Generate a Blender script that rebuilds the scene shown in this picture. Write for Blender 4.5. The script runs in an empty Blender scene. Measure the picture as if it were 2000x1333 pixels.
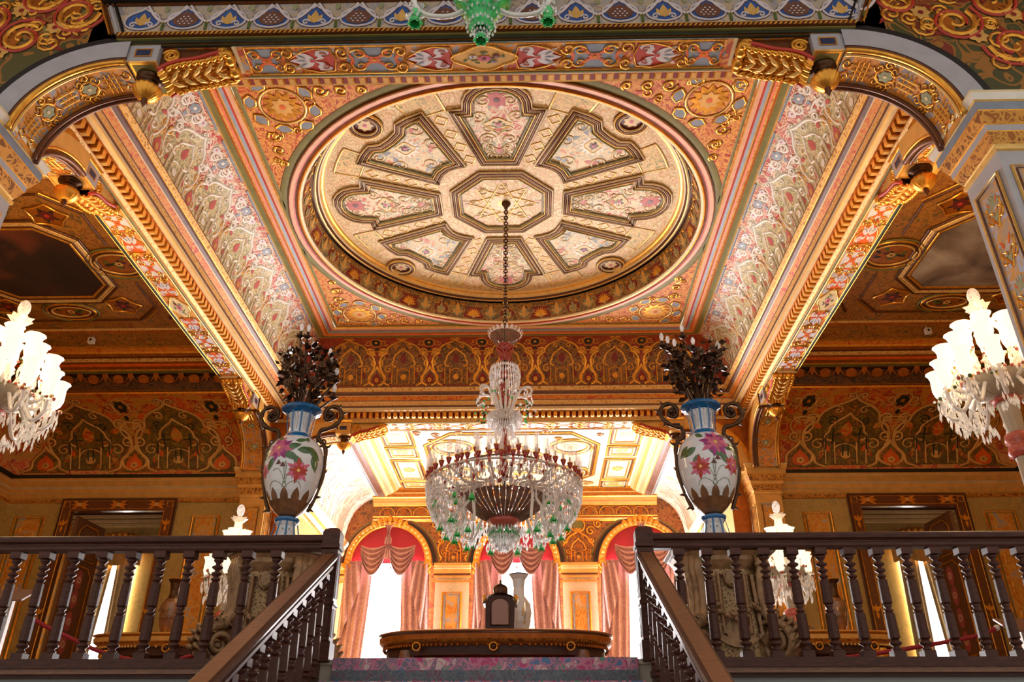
import bpy, math, random
from math import sin, cos, pi, radians, sqrt, atan2, hypot
from mathutils import Vector, Matrix
random.seed(7)
SC = bpy.context.scene
COL = SC.collection
V3 = Vector
OY = 0.254                      # the hall is a little shallower than wide

# ------------------------------------------------------------------ materials
MATS = {}
def _nt(name):
    m = bpy.data.materials.new(name); m.use_nodes = True
    nt = m.node_tree; b = nt.nodes['Principled BSDF']
    return m, nt, b
def _noise(nt, scale, detail=3, dist=0.0, rough=0.5):
    tc = nt.nodes.new('ShaderNodeTexCoord')
    n = nt.nodes.new('ShaderNodeTexNoise')
    n.inputs['Scale'].default_value = scale; n.inputs['Detail'].default_value = detail
    n.inputs['Distortion'].default_value = dist; n.inputs['Roughness'].default_value = rough
    nt.links.new(tc.outputs['Object'], n.inputs['Vector'])
    return tc, n
def _ramp(nt, fac, stops, interp='LINEAR'):
    r = nt.nodes.new('ShaderNodeValToRGB'); r.color_ramp.interpolation = interp
    e = r.color_ramp.elements
    while len(e) < len(stops): e.new(0.5)
    for i, (p, c) in enumerate(stops):
        e[i].position = p; e[i].color = (c[0], c[1], c[2], 1)
    nt.links.new(fac, r.inputs['Fac']); return r
def _k(c, f): return tuple(min(1, x*f) for x in c[:3])
PW = 1.35
def _p(c): return tuple(x**PW for x in c)
def plain(name, col, rough=0.5, metal=0.0, var=0.18, scale=9.0, bump=0.0, coat=0.0, spec=None):
    m, nt, b = _nt(name); col = _p(col)
    tc, n = _noise(nt, scale, 4)
    r = _ramp(nt, n.outputs['Fac'], [(0.3, _k(col, 1-var)), (0.7, _k(col, 1+var))])
    nt.links.new(r.outputs['Color'], b.inputs['Base Color'])
    b.inputs['Roughness'].default_value = rough; b.inputs['Metallic'].default_value = metal
    if coat: b.inputs['Coat Weight'].default_value = coat; b.inputs['Coat Roughness'].default_value = 0.08
    if spec is not None: b.inputs['Specular IOR Level'].default_value = spec
    if bump:
        bp = nt.nodes.new('ShaderNodeBump'); bp.inputs['Strength'].default_value = bump; bp.inputs['Distance'].default_value = 0.01
        nt.links.new(n.outputs['Fac'], bp.inputs['Height']); nt.links.new(bp.outputs['Normal'], b.inputs['Normal'])
    MATS[name] = m; return m
def arab(name, base, cols, line, scale=9.0, lw=0.07, warp=0.5, metal=0.0, rough=0.55, fill=0.42):
    """dense painted arabesque: curled cells with gilt outlines, some cells in other colours, over a ground colour"""
    m, nt, b = _nt(name); base = _p(base); line = _p(line); cols = [_p(c) for c in cols]
    tc = nt.nodes.new('ShaderNodeTexCoord')
    n1 = nt.nodes.new('ShaderNodeTexNoise'); n1.inputs['Scale'].default_value = scale*0.45; n1.inputs['Detail'].default_value = 1.5
    nt.links.new(tc.outputs['Object'], n1.inputs['Vector'])
    sub = nt.nodes.new('ShaderNodeVectorMath'); sub.operation = 'SUBTRACT'; sub.inputs[1].default_value = (0.5, 0.5, 0.5)
    nt.links.new(n1.outputs['Color'], sub.inputs[0])
    sc = nt.nodes.new('ShaderNodeVectorMath'); sc.operation = 'SCALE'; sc.inputs['Scale'].default_value = warp*3.2/scale*2
    nt.links.new(sub.outputs[0], sc.inputs[0])
    ad = nt.nodes.new('ShaderNodeVectorMath'); ad.operation = 'ADD'
    nt.links.new(tc.outputs['Object'], ad.inputs[0]); nt.links.new(sc.outputs[0], ad.inputs[1])
    v1 = nt.nodes.new('ShaderNodeTexVoronoi'); v1.feature = 'F1'; v1.inputs['Scale'].default_value = scale
    v2 = nt.nodes.new('ShaderNodeTexVoronoi'); v2.feature = 'DISTANCE_TO_EDGE'; v2.inputs['Scale'].default_value = scale
    for v in (v1, v2): nt.links.new(ad.outputs[0], v.inputs['Vector'])
    # rings inside the cells give curls
    ms = nt.nodes.new('ShaderNodeMath'); ms.operation = 'SINE'
    mm = nt.nodes.new('ShaderNodeMath'); mm.operation = 'MULTIPLY'; mm.inputs[1].default_value = 15.0
    nt.links.new(v1.outputs['Distance'], mm.inputs[0]); nt.links.new(mm.outputs[0], ms.inputs[0])
    sep = nt.nodes.new('ShaderNodeSeparateColor'); nt.links.new(v1.outputs['Color'], sep.inputs[0])
    k = len(cols); stops = [(0.0, base)]
    for i, c in enumerate(cols): stops.append((fill + (1-fill)*i/k, c))
    rc = _ramp(nt, sep.outputs[0], stops, 'CONSTANT')
    # curl line
    g1 = nt.nodes.new('ShaderNodeMath'); g1.operation = 'GREATER_THAN'; g1.inputs[1].default_value = 0.72
    nt.links.new(ms.outputs[0], g1.inputs[0])
    l1 = nt.nodes.new('ShaderNodeMath'); l1.operation = 'LESS_THAN'; l1.inputs[1].default_value = lw
    nt.links.new(v2.outputs['Distance'], l1.inputs[0])
    mx = nt.nodes.new('ShaderNodeMath'); mx.operation = 'MAXIMUM'
    nt.links.new(g1.outputs[0], mx.inputs[0]); nt.links.new(l1.outputs[0], mx.inputs[1])
    mix = nt.nodes.new('ShaderNodeMix'); mix.data_type = 'RGBA'
    nt.links.new(mx.outputs[0], mix.inputs['Factor']); nt.links.new(rc.outputs['Color'], mix.inputs['A'])
    mix.inputs['B'].default_value = (*line, 1)
    nt.links.new(mix.outputs['Result'], b.inputs['Base Color'])
    b.inputs['Roughness'].default_value = rough; b.inputs['Metallic'].default_value = metal
    bp = nt.nodes.new('ShaderNodeBump'); bp.inputs['Strength'].default_value = 0.35; bp.inputs['Distance'].default_value = 0.008
    nt.links.new(mx.outputs[0], bp.inputs['Height']); nt.links.new(bp.outputs['Normal'], b.inputs['Normal'])
    MATS[name] = m; return m
def emis(name, col, st):
    m, nt, b = _nt(name)
    tc, n = _noise(nt, 2.0)
    r = _ramp(nt, n.outputs['Fac'], [(0.2, _k(col, 0.96)), (0.8, col)])
    nt.links.new(r.outputs['Color'], b.inputs['Emission Color']); b.inputs['Emission Strength'].default_value = st
    b.inputs['Base Color'].default_value = (col[0]*0.5, col[1]*0.45, col[2]*0.4, 1)
    MATS[name] = m; return m
def glass(name, col, clear=0.5, rough=0.08, em=0.0):
    """cut glass seen from afar: partly see-through, glossy, sparkle painted as light and dark flecks"""
    m, nt, b = _nt(name)
    out = nt.nodes['Material Output']
    tr = nt.nodes.new('ShaderNodeBsdfTransparent')
    tc, n = _noise(nt, 30)
    r = _ramp(nt, n.outputs['Fac'], [(0.36, _k(col, 0.62)), (0.5, _k(col, 0.97)), (0.6, col)])  # pale and dark flecks in the colour imitate sparkling facets
    nt.links.new(r.outputs['Color'], b.inputs['Base Color'])
    b.inputs['Roughness'].default_value = rough; b.inputs['Specular IOR Level'].default_value = 1.0
    if em:
        b.inputs['Emission Color'].default_value = (*col, 1); b.inputs['Emission Strength'].default_value = em
    tl = nt.nodes.new('ShaderNodeBsdfTranslucent'); nt.links.new(r.outputs['Color'], tl.inputs['Color'])
    m0 = nt.nodes.new('ShaderNodeMixShader'); m0.inputs[0].default_value = 0.6
    nt.links.new(b.outputs[0], m0.inputs[1]); nt.links.new(tl.outputs[0], m0.inputs[2])
    mx = nt.nodes.new('ShaderNodeMixShader'); mx.inputs[0].default_value = clear
    nt.links.new(m0.outputs[0], mx.inputs[1]); nt.links.new(tr.outputs[0], mx.inputs[2])
    nt.links.new(mx.outputs[0], out.inputs['Surface'])
    MATS[name] = m; return m

# gilding and paints
plain('gold', (0.84, 0.47, 0.10), 0.32, 0.7, 0.2, 14, 0.2)
plain('gold_pale', (0.86, 0.60, 0.24), 0.42, 0.35, 0.14, 12)
plain('gold_deep', (0.52, 0.20, 0.025), 0.42, 0.35, 0.25, 10)
plain('brown_gold', (0.22, 0.085, 0.02), 0.45, 0.3, 0.25, 10)
plain('cream', (0.80, 0.66, 0.42), 0.5, 0.0, 0.08, 8)
plain('cream_gold', (0.78, 0.50, 0.18), 0.45, 0.2, 0.12, 8)
plain('olive', (0.30, 0.27, 0.09), 0.55, 0, 0.15, 8)
plain('dark_olive', (0.055, 0.06, 0.025), 0.5, 0, 0.2, 8)
plain('grey_blue', (0.33, 0.36, 0.42), 0.5, 0, 0.12, 8)
plain('grey_stone', (0.52, 0.50, 0.52), 0.5, 0, 0.08, 6)
plain('pink', (0.80, 0.50, 0.36), 0.5, 0, 0.08, 8)
plain('red_line', (0.60, 0.09, 0.05), 0.5, 0, 0.1, 8)
plain('dark_red', (0.34, 0.04, 0.02), 0.5, 0, 0.2, 8)
plain('orange', (0.78, 0.20, 0.022), 0.5, 0, 0.15, 9)
plain('purple_brown', (0.25, 0.13, 0.09), 0.5, 0, 0.2, 10)
plain('blue', (0.07, 0.17, 0.42), 0.45, 0, 0.15, 10)
plain('navy', (0.05, 0.07, 0.16), 0.45, 0, 0.15, 10)
plain('black_band', (0.012, 0.010, 0.010), 0.5, 0, 0.2, 8)
plain('white_paint', (0.85, 0.80, 0.72), 0.5, 0, 0.05, 8)
plain('lilac_white', (0.74, 0.68, 0.70), 0.5, 0, 0.06, 8)
plain('rose', (0.62, 0.20, 0.18), 0.5, 0, 0.12, 8)
plain('leaf_green', (0.16, 0.22, 0.06), 0.5, 0, 0.25, 20)
plain('sage', (0.42, 0.42, 0.26), 0.5, 0, 0.15, 8)
plain('flower_pink', (0.70, 0.22, 0.32), 0.45, 0, 0.25, 20)
plain('flower_purple', (0.45, 0.06, 0.28), 0.4, 0, 0.3, 22)
plain('maroon', (0.22, 0.05, 0.04), 0.4, 0, 0.2, 20)
# painted grounds with dense pattern
arab('cove_ground', (0.62, 0.14, 0.11), [(0.56, 0.15, 0.11), (0.66, 0.30, 0.22), (0.46, 0.40, 0.26)], (0.84, 0.70, 0.52), 9.0, 0.045, 0.7)
arab('cove_dome', (0.44, 0.43, 0.26), [(0.52, 0.48, 0.30), (0.50, 0.36, 0.18)], (0.80, 0.70, 0.46), 11.0, 0.06, 0.8)
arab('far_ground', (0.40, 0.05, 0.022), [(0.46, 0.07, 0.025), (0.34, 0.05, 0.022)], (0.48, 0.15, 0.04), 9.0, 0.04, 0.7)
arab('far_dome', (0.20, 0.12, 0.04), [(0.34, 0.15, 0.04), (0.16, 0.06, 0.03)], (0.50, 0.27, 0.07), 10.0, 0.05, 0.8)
arab('side_orange', (0.70, 0.16, 0.02), [(0.62, 0.34, 0.06), (0.55, 0.10, 0.02)], (0.72, 0.36, 0.07), 5.0, 0.05, 0.7)
arab('side_olive', (0.36, 0.24, 0.04), [(0.28, 0.20, 0.05), (0.50, 0.22, 0.03)], (0.22, 0.13, 0.03), 6.0, 0.06, 0.8)
arab('soffit_ground', (0.62, 0.15, 0.06), [(0.50, 0.46, 0.46), (0.66, 0.30, 0.07)], (0.80, 0.40, 0.10), 6.0, 0.07, 0.7)
arab('soffit_side', (0.72, 0.22, 0.05), [(0.58, 0.52, 0.50), (0.72, 0.34, 0.08)], (0.82, 0.48, 0.16), 6.0, 0.07, 0.7)
arab('interlace_ground', (0.50, 0.46, 0.46), [(0.66, 0.33, 0.10), (0.40, 0.36, 0.34)], (0.76, 0.38, 0.08), 7.0, 0.08, 0.6)
arab('spandrel_orange', (0.60, 0.13, 0.03), [(0.68, 0.27, 0.05), (0.52, 0.09, 0.03)], (0.80, 0.44, 0.12), 11.0, 0.09, 0.8)
arab('disc_field', (0.88, 0.74, 0.50), [(0.84, 0.76, 0.52), (0.86, 0.64, 0.44)], (0.68, 0.46, 0.22), 13.0, 0.06, 0.7)
arab('disc_outer', (0.46, 0.40, 0.20), [(0.60, 0.48, 0.26), (0.70, 0.46, 0.26)], (0.84, 0.64, 0.34), 12.0, 0.09, 0.8)
arab('panel_rose', (0.66, 0.22, 0.17), [(0.80, 0.70, 0.54), (0.50, 0.46, 0.34), (0.68, 0.42, 0.30)], (0.88, 0.76, 0.56), 12.0, 0.08, 0.7)
arab('panel_grey', (0.60, 0.57, 0.46), [(0.72, 0.36, 0.24), (0.46, 0.50, 0.48), (0.76, 0.66, 0.50)], (0.86, 0.70, 0.46), 12.0, 0.08, 0.7)
arab('acanthus_ground', (0.26, 0.15, 0.06), [(0.36, 0.20, 0.07), (0.26, 0.20, 0.12)], (0.56, 0.34, 0.12), 9.0, 0.06, 0.8)
arab('frieze_ground', (0.46, 0.43, 0.44), [(0.40, 0.36, 0.36), (0.52, 0.48, 0.46)], (0.62, 0.50, 0.36), 8.0, 0.05, 0.6)
arab('vault_ground', (0.12, 0.115, 0.03), [(0.30, 0.06, 0.02), (0.16, 0.14, 0.04)], (0.42, 0.21, 0.04), 3.2, 0.05, 0.9)
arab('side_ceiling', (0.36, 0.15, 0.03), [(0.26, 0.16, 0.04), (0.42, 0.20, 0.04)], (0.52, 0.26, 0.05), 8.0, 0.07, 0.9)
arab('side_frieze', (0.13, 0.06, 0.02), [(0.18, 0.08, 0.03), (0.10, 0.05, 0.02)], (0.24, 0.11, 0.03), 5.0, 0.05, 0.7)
arab('wall_gilt_lit', (0.66, 0.58, 0.40), [(0.68, 0.60, 0.42), (0.62, 0.55, 0.38)], (0.70, 0.62, 0.44), 7.0, 0.03, 0.7)  # gilt wall bleached in its colour to imitate strong window light
arab('wall_gilt', (0.56, 0.42, 0.16), [(0.60, 0.44, 0.17), (0.52, 0.40, 0.16)], (0.60, 0.46, 0.19), 7.0, 0.03, 0.7)
arab('panel_orange', (0.72, 0.33, 0.05), [(0.56, 0.48, 0.42), (0.76, 0.36, 0.06)], (0.78, 0.46, 0.12), 6.0, 0.08, 0.7)
arab('panel_blue', (0.52, 0.53, 0.62), [(0.58, 0.54, 0.56), (0.54, 0.42, 0.32)], (0.72, 0.42, 0.15), 6.0, 0.04, 0.8)
arab('egg_gold', (0.62, 0.33, 0.08), [(0.74, 0.44, 0.14)], (0.86, 0.62, 0.28), 16.0, 0.12, 0.2, 0.25)
arab('lattice_gold', (0.66, 0.38, 0.10), [(0.76, 0.48, 0.18)], (0.86, 0.62, 0.30), 20.0, 0.14, 0.2, 0.25)
arab('orange_strip', (0.76, 0.22, 0.03), [(0.80, 0.30, 0.04), (0.70, 0.12, 0.03)], (0.82, 0.42, 0.08), 12.0, 0.08, 0.7)
arab('leaf_gold', (0.34, 0.15, 0.03), [(0.46, 0.20, 0.04)], (0.72, 0.40, 0.10), 13.0, 0.10, 0.6, 0.3)
arab('pale_cove', (0.82, 0.74, 0.62), [(0.84, 0.62, 0.48), (0.70, 0.72, 0.60), (0.84, 0.80, 0.72)], (0.88, 0.80, 0.66), 6.0, 0.05, 1.0)
arab('pale_ceiling', (0.82, 0.76, 0.64), [(0.84, 0.78, 0.68), (0.80, 0.70, 0.54)], (0.86, 0.74, 0.52), 7.0, 0.05, 0.8)
arab('window_spandrel', (0.30, 0.11, 0.03), [(0.38, 0.16, 0.04), (0.22, 0.12, 0.04)], (0.50, 0.24, 0.06), 6.0, 0.08, 0.8)
# wood, metals, cloth
def wood(name, c1, c2, scale=3.0, rough=0.3, coat=0.4, spec=0.5):
    m, nt, b = _nt(name)
    tc = nt.nodes.new('ShaderNodeTexCoord'); mp = nt.nodes.new('ShaderNodeMapping'); mp.inputs['Scale'].default_value = (1, 6, 6)
    w = nt.nodes.new('ShaderNodeTexNoise'); w.inputs['Scale'].default_value = scale*4; w.inputs['Detail'].default_value = 5
    nt.links.new(tc.outputs['Object'], mp.inputs['Vector']); nt.links.new(mp.outputs[0], w.inputs['Vector'])
    r = _ramp(nt, w.outputs['Fac'], [(0.3, c1), (0.7, c2)])
    nt.links.new(r.outputs['Color'], b.inputs['Base Color'])
    b.inputs['Roughness'].default_value = rough; b.inputs['Specular IOR Level'].default_value = spec; b.inputs['Coat Weight'].default_value = coat; b.inputs['Coat Roughness'].default_value = 0.12
    MATS[name] = m
wood('wood_dark', (0.040, 0.011, 0.007), (0.085, 0.026, 0.016), 3, 0.42, 0.0, 0.28)
wood('wood_rail', (0.13, 0.045, 0.018), (0.25, 0.10, 0.04), 5, 0.4, 0.15)
wood('wood_table', (0.14, 0.05, 0.02), (0.30, 0.13, 0.06), 4, 0.3, 0.4)
wood('wood_door', (0.10, 0.030, 0.012), (0.20, 0.07, 0.025), 3, 0.3, 0.3)
wood('parquet', (0.17, 0.09, 0.045), (0.26, 0.15, 0.08), 2, 0.3, 0.2)
plain('bronze_dark', (0.15, 0.085, 0.055), 0.28, 0.7, 0.3, 25, 0.3)
plain('bronze', (0.16, 0.085, 0.04), 0.32, 0.7, 0.3, 20, 0.3)
plain('carved', (0.43, 0.28, 0.16), 0.42, 0.25, 0.35, 18, 0.5)
arab('carved_lattice', (0.24, 0.15, 0.08), [(0.28, 0.18, 0.09)], (0.52, 0.37, 0.20), 34.0, 0.12, 0.1, 0.2)
plain('marble', (0.55, 0.50, 0.42), 0.3, 0, 0.12, 6)
plain('porcelain', (0.80, 0.79, 0.80), 0.12, 0, 0.04, 6, 0, 0.6)
plain('porcelain_blue', (0.015, 0.20, 0.42), 0.15, 0, 0.12, 10, 0, 0.6)
plain('porcelain_navy', (0.02, 0.06, 0.20), 0.15, 0, 0.12, 10, 0, 0.6)
plain('porcelain_brown', (0.34, 0.19, 0.10), 0.2, 0.2, 0.3, 14, 0, 0.5)
plain('porcelain_green', (0.12, 0.22, 0.09), 0.2, 0, 0.25, 14, 0, 0.5)
plain('rope_red', (0.42, 0.012, 0.03), 0.6, 0, 0.2, 60, 0.3)
plain('red_silk', (0.52, 0.035, 0.07), 0.6, 0, 0.08, 6)
arab('damask', (0.56, 0.32, 0.34), [(0.60, 0.35, 0.37), (0.52, 0.28, 0.30)], (0.70, 0.48, 0.46), 16.0, 0.05, 0.8)
arab('carpet', (0.24, 0.22, 0.28), [(0.52, 0.10, 0.24), (0.16, 0.26, 0.42), (0.62, 0.52, 0.50), (0.20, 0.34, 0.28)], (0.60, 0.26, 0.36), 20.0, 0.05, 0.6)
arab('carpet_plain', (0.16, 0.17, 0.20), [(0.14, 0.18, 0.22), (0.24, 0.13, 0.18)], (0.22, 0.24, 0.26), 24.0, 0.05, 0.6)
plain('plaster', (0.42, 0.43, 0.42), 0.7, 0, 0.05, 4)
plain('painting_dark', (0.020, 0.012, 0.008), 0.35, 0, 0.4, 3)
def sky_paint(name, cols, scale=1.2):
    m, nt, b = _nt(name); tc, n = _noise(nt, scale, 4, 0.8)
    r = _ramp(nt, n.outputs['Fac'], cols); nt.links.new(r.outputs['Color'], b.inputs['Base Color'])
    b.inputs['Roughness'].default_value = 0.45; MATS[name] = m
sky_paint('painting_sunset', [(0.25, (0.012, 0.010, 0.008)), (0.52, (0.035, 0.016, 0.010)), (0.66, (0.16, 0.035, 0.012)), (0.85, (0.30, 0.08, 0.02))], 0.9)
sky_paint('painting_clouds', [(0.3, (0.05, 0.035, 0.025)), (0.48, (0.22, 0.15, 0.10)), (0.6, (0.36, 0.28, 0.20)), (0.75, (0.55, 0.46, 0.35))], 1.1)
plain('crystal_dark', (0.34, 0.22, 0.18), 0.2, 0.2, 0.3, 14, 0, 0.6)
plain('coral', (0.60, 0.18, 0.14), 0.3, 0, 0.25, 40, 0, 0.4)
plain('ruby', (0.40, 0.035, 0.025), 0.15, 0, 0.2, 20, 0, 0.6)
plain('glass_arm', (0.86, 0.84, 0.82), 0.15, 0, 0.05, 8, 0, 0.6)
plain('green_glass', (0.06, 0.66, 0.22), 0.12, 0, 0.3, 25, 0, 0.7)
glass('crystal', (0.99, 0.99, 1.0), 0.06, 0.05)
glass('crystal_lit', (1.0, 0.95, 0.86), 0.15, 0.05, 0.12)  # crystal with a faint added glow, as if lit by the shades
glass('tube_glass', (0.95, 0.94, 0.93), 0.60, 0.05)
glass('bulb_clear', (0.95, 0.93, 0.92), 0.25, 0.05)
glass('clear_pane', (0.9, 0.92, 0.95), 0.93, 0.02)
emis('shade_lit', (1.0, 0.84, 0.58), 0.95)
emis('lamp_glow', (1.0, 0.82, 0.55), 10.0)
emis('sky_glow', (1.0, 0.97, 0.93), 9.0)
plain('clock_face', (0.42, 0.27, 0.24), 0.35, 0, 0.05, 5)
plain('device_white', (0.75, 0.72, 0.68), 0.4, 0, 0.05, 8)

# ------------------------------------------------------------------ mesh builder
class MB:
    def __init__(s): s.v = []; s.f = []; s.m = []; s.sm = []
    def add(s, vs, fs, mat, smooth=False):
        o = len(s.v); s.v.extend([tuple(p) for p in vs])
        for f in fs: s.f.append(tuple(i+o for i in f)); s.m.append(mat); s.sm.append(smooth)
    def quad(s, a, b, c, d, mat): s.add([a, b, c, d], [(0, 1, 2, 3)], mat)
    def box(s, x0, x1, y0, y1, z0, z1, mat):
        vs = [(x, y, z) for z in (z0, z1) for y in (y0, y1) for x in (x0, x1)]
        s.add(vs, [(0, 2, 3, 1), (4, 5, 7, 6), (0, 1, 5, 4), (2, 6, 7, 3), (0, 4, 6, 2), (1, 3, 7, 5)], mat)
    def bevbox(s, x0, x1, y0, y1, z0, z1, b, mat):
        pr = [(0, z0), (b, z0), (0, 0), (0, 0)]
        rings = []
        for z, i in ((z0, b), (z0+b, 0), (z1-b, 0), (z1, b)):
            rings.append([(x0+i, y0+i, z), (x1-i, y0+i, z), (x1-i, y1-i, z), (x0+i, y1-i, z)])
        s.rings(rings, mat, True, cap=True)
    def rings(s, rings, mat, closed=True, cap=False, smooth=False):
        n = len(rings[0]); vs = [p for r in rings for p in r]; fs = []
        mats = mat if isinstance(mat, list) else None
        o = len(s.v); s.v.extend([tuple(p) for p in vs])
        for k in range(len(rings)-1):
            mm = mats[k] if mats else mat
            for i in range(n if closed else n-1):
                j = (i+1) % n
                s.f.append((o+k*n+i, o+k*n+j, o+(k+1)*n+j, o+(k+1)*n+i)); s.m.append(mm); s.sm.append(smooth)
        if cap:
            s.f.append(tuple(o+i for i in range(n))[::-1]); s.m.append(mats[0] if mats else mat); s.sm.append(False)
            s.f.append(tuple(o+(len(rings)-1)*n+i for i in range(n))); s.m.append(mats[-1] if mats else mat); s.sm.append(False)
    def lathe(s, prof, mat, n=20, c=(0, 0, 0), sx=1, sy=1, rot=0, smooth=True, cap=False, flute=0, fd=0.0):
        rs = []
        for r, z in prof:
            ring = []
            for i in range(n):
                a = 2*pi*i/n + rot
                rr = r*(1 + (fd*cos(flute*a) if flute else 0))
                ring.append((c[0]+rr*cos(a)*sx, c[1]+rr*sin(a)*sy, c[2]+z))
            rs.append(ring)
        s.rings(rs, mat, True, cap, smooth)
    def grid(s, fn, nu, nv, mat, smooth=True, u0=0, u1=1, v0=0, v1=1):
        vs = [fn(u0+(u1-u0)*i/nu, v0+(v1-v0)*j/nv) for j in range(nv+1) for i in range(nu+1)]
        fs = [(j*(nu+1)+i, j*(nu+1)+i+1, (j+1)*(nu+1)+i+1, (j+1)*(nu+1)+i) for j in range(nv) for i in range(nu)]
        s.add(vs, fs, mat, smooth)
    def tube(s, pts, r, mat, n=6, smooth=True, cap=True, up=V3((0, 0, 1))):
        pts = [V3(p) for p in pts]; k = len(pts)
        rs = r if isinstance(r, (list, tuple)) else [r]*k
        rings = []; prev = None
        for i, p in enumerate(pts):
            t = (pts[min(i+1, k-1)]-pts[max(i-1, 0)])
            if t.length < 1e-9: t = V3((0, 0, 1))
            t.normalize()
            if prev is None:
                a = up if abs(t.dot(up)) < 0.95 else V3((1, 0, 0))
                nrm = t.cross(a).normalized()
            else:
                nrm = prev - t*prev.dot(t)
                if nrm.length < 1e-6: nrm = t.orthogonal()
                nrm.normalize()
            prev = nrm; b = t.cross(nrm)
            rings.append([p + (nrm*cos(2*pi*q/n)+b*sin(2*pi*q/n))*rs[i] for q in range(n)])
        s.rings(rings, mat, True, cap, smooth)
    def ball(s, c, r, mat, n=10, m=6, sx=1, sy=1, sz=1, smooth=True):
        prof = [(max(1e-4, r*sin(pi*i/m)), -r*cos(pi*i/m)*sz) for i in range(m+1)]
        s.lathe(prof, mat, n, c, sx, sy, 0, smooth)
    def drop(s, c, r, h, mat):
        x, y, z = c
        vs = [(x, y, z)] + [(x+r*cos(a), y+r*sin(a), z-h*0.62) for a in (0, pi/2, pi, 1.5*pi)] + [(x, y, z-h)]
        s.add(vs, [(0, 1, 2), (0, 2, 3), (0, 3, 4), (0, 4, 1), (5, 2, 1), (5, 3, 2), (5, 4, 3), (5, 1, 4)], mat)
    def poly(s, pts, mat): s.add(pts, [tuple(range(len(pts)))], mat)
    def mirror_x(s):
        o = MB(); o.v = [(-x, y, z) for x, y, z in s.v]; o.f = [f[::-1] for f in s.f]; o.m = list(s.m); o.sm = list(s.sm); return o
    def moved(s, loc=(0, 0, 0), rz=0, sc=1.0):
        c, n = cos(rz), sin(rz)
        s.v = [((x*c-y*n)*sc+loc[0], (x*n+y*c)*sc+loc[1], z*sc+loc[2]) for x, y, z in s.v]; return s
    def join(s, o):
        k = len(s.v); s.v.extend(o.v); s.f.extend(tuple(i+k for i in f) for f in o.f); s.m.extend(o.m); s.sm.extend(o.sm); return s
    def build(s, name, parent=None, origin=None, **props):
        me = bpy.data.meshes.new(name)
        vs = s.v
        if origin is not None: vs = [(x-origin[0], y-origin[1], z-origin[2]) for x, y, z in vs]
        me.from_pydata(vs, [], s.f)
        names = []
        idx = {}
        for m in s.m:
            if m not in idx: idx[m] = len(names); names.append(m); me.materials.append(MATS[m])
        me.polygons.foreach_set('material_index', [idx[m] for m in s.m])
        me.polygons.foreach_set('use_smooth', s.sm)
        me.update()
        o = bpy.data.objects.new(name, me); COL.objects.link(o)
        if origin is not None: o.location = origin
        if parent is not None: o.parent = parent
        for k, v in props.items(): o[k] = v
        return o
def empty(name, loc=(0, 0, 0), **props):
    o = bpy.data.objects.new(name, None); COL.objects.link(o); o.location = loc; o.empty_display_size = 0.2
    for k, v in props.items(): o[k] = v
    return o
def thing(name, label, cat, loc=(0, 0, 0), group=None, rz=0):
    o = empty(name, loc, label=label, category=cat); o.rotation_euler = (0, 0, rz)
    if group: o['group'] = group
    return o
def copy_tree(o, parent=None, loc=None, rz=None, **props):
    c = o.copy(); COL.objects.link(c)
    if parent is not None: c.parent = parent
    if loc is not None: c.location = loc
    if rz is not None: c.rotation_euler = (0, 0, rz)
    for k, v in props.items(): c[k] = v
    for ch in list(o.children): copy_tree(ch, c)
    return c
S_ = dict(kind='structure')
# ------------------------------------------------------------------ ornament engine (painted / gilt relief on a surface)
# a motif is a list of primitives in its own plane: ('r', pts, width, mat) ribbon, ('f', pts, mat, level) filled shape
def bez(p0, p1, p2, p3, n=10):
    o = []
    for i in range(n+1):
        t = i/n; a = (1-t)**3; b = 3*t*(1-t)**2; c = 3*t*t*(1-t); d = t**3
        o.append((a*p0[0]+b*p1[0]+c*p2[0]+d*p3[0], a*p0[1]+b*p1[1]+c*p2[1]+d*p3[1]))
    return o
def spiral(cx, cy, r0, r1, a0, turns, n=16):
    return [(cx+(r0+(r1-r0)*i/n)*cos(a0+2*pi*turns*i/n), cy+(r0+(r1-r0)*i/n)*sin(a0+2*pi*turns*i/n)) for i in range(n+1)]
def leafp(x, y, ang, L, W, bend=0.0, n=6):
    up, dn = [], []
    for i in range(n+1):
        t = i/n; w = W*sin(pi*min(1, t**0.8))*0.5; b = bend*L*t*t
        px, py = L*t, b
        up.append((px, py+w)); dn.append((px, py-w))
    pts = up + dn[::-1][1:-1]
    c, s = cos(ang), sin(ang)
    return [(x+a*c-b*s, y+a*s+b*c) for a, b in pts]
def circ(x, y, r, n=12, ry=None): return [(x+r*cos(2*pi*i/n), y+(ry or r)*sin(2*pi*i/n)) for i in range(n)]
def mirx(m):
    o = []
    for p in m: o.append((p[0], [(-a, b) for a, b in p[1]]) + tuple(p[2:]))
    return o
def sym(m): return m + mirx(m)
def flower(x, y, r, n, mat, cm, lv=0.004, a0=0.0):
    m = []
    for i in range(n): m.append(('f', leafp(x, y, a0+2*pi*i/n, r, r*1.7*pi/n), mat, lv))
    m.append(('f', circ(x, y, r*0.28, 8), cm, lv+0.003)); return m
def tf(m, dx=0, dy=0, sx=1.0, sy=None, rot=0.0, ws=None):
    sy = sx if sy is None else sy; ws = ws if ws is not None else min(abs(sx), abs(sy)); c, s = cos(rot), sin(rot); o = []
    for p in m:
        pts = [((a*sx)*c-(b*sy)*s+dx, (a*sx)*s+(b*sy)*c+dy) for a, b in p[1]]
        if p[0] == 'r': o.append(('r', pts, p[2]*ws if not isinstance(p[2], list) else [w*ws for w in p[2]], p[3]))
        else: o.append(('f', pts, p[2], p[3]))
    return o
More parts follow.
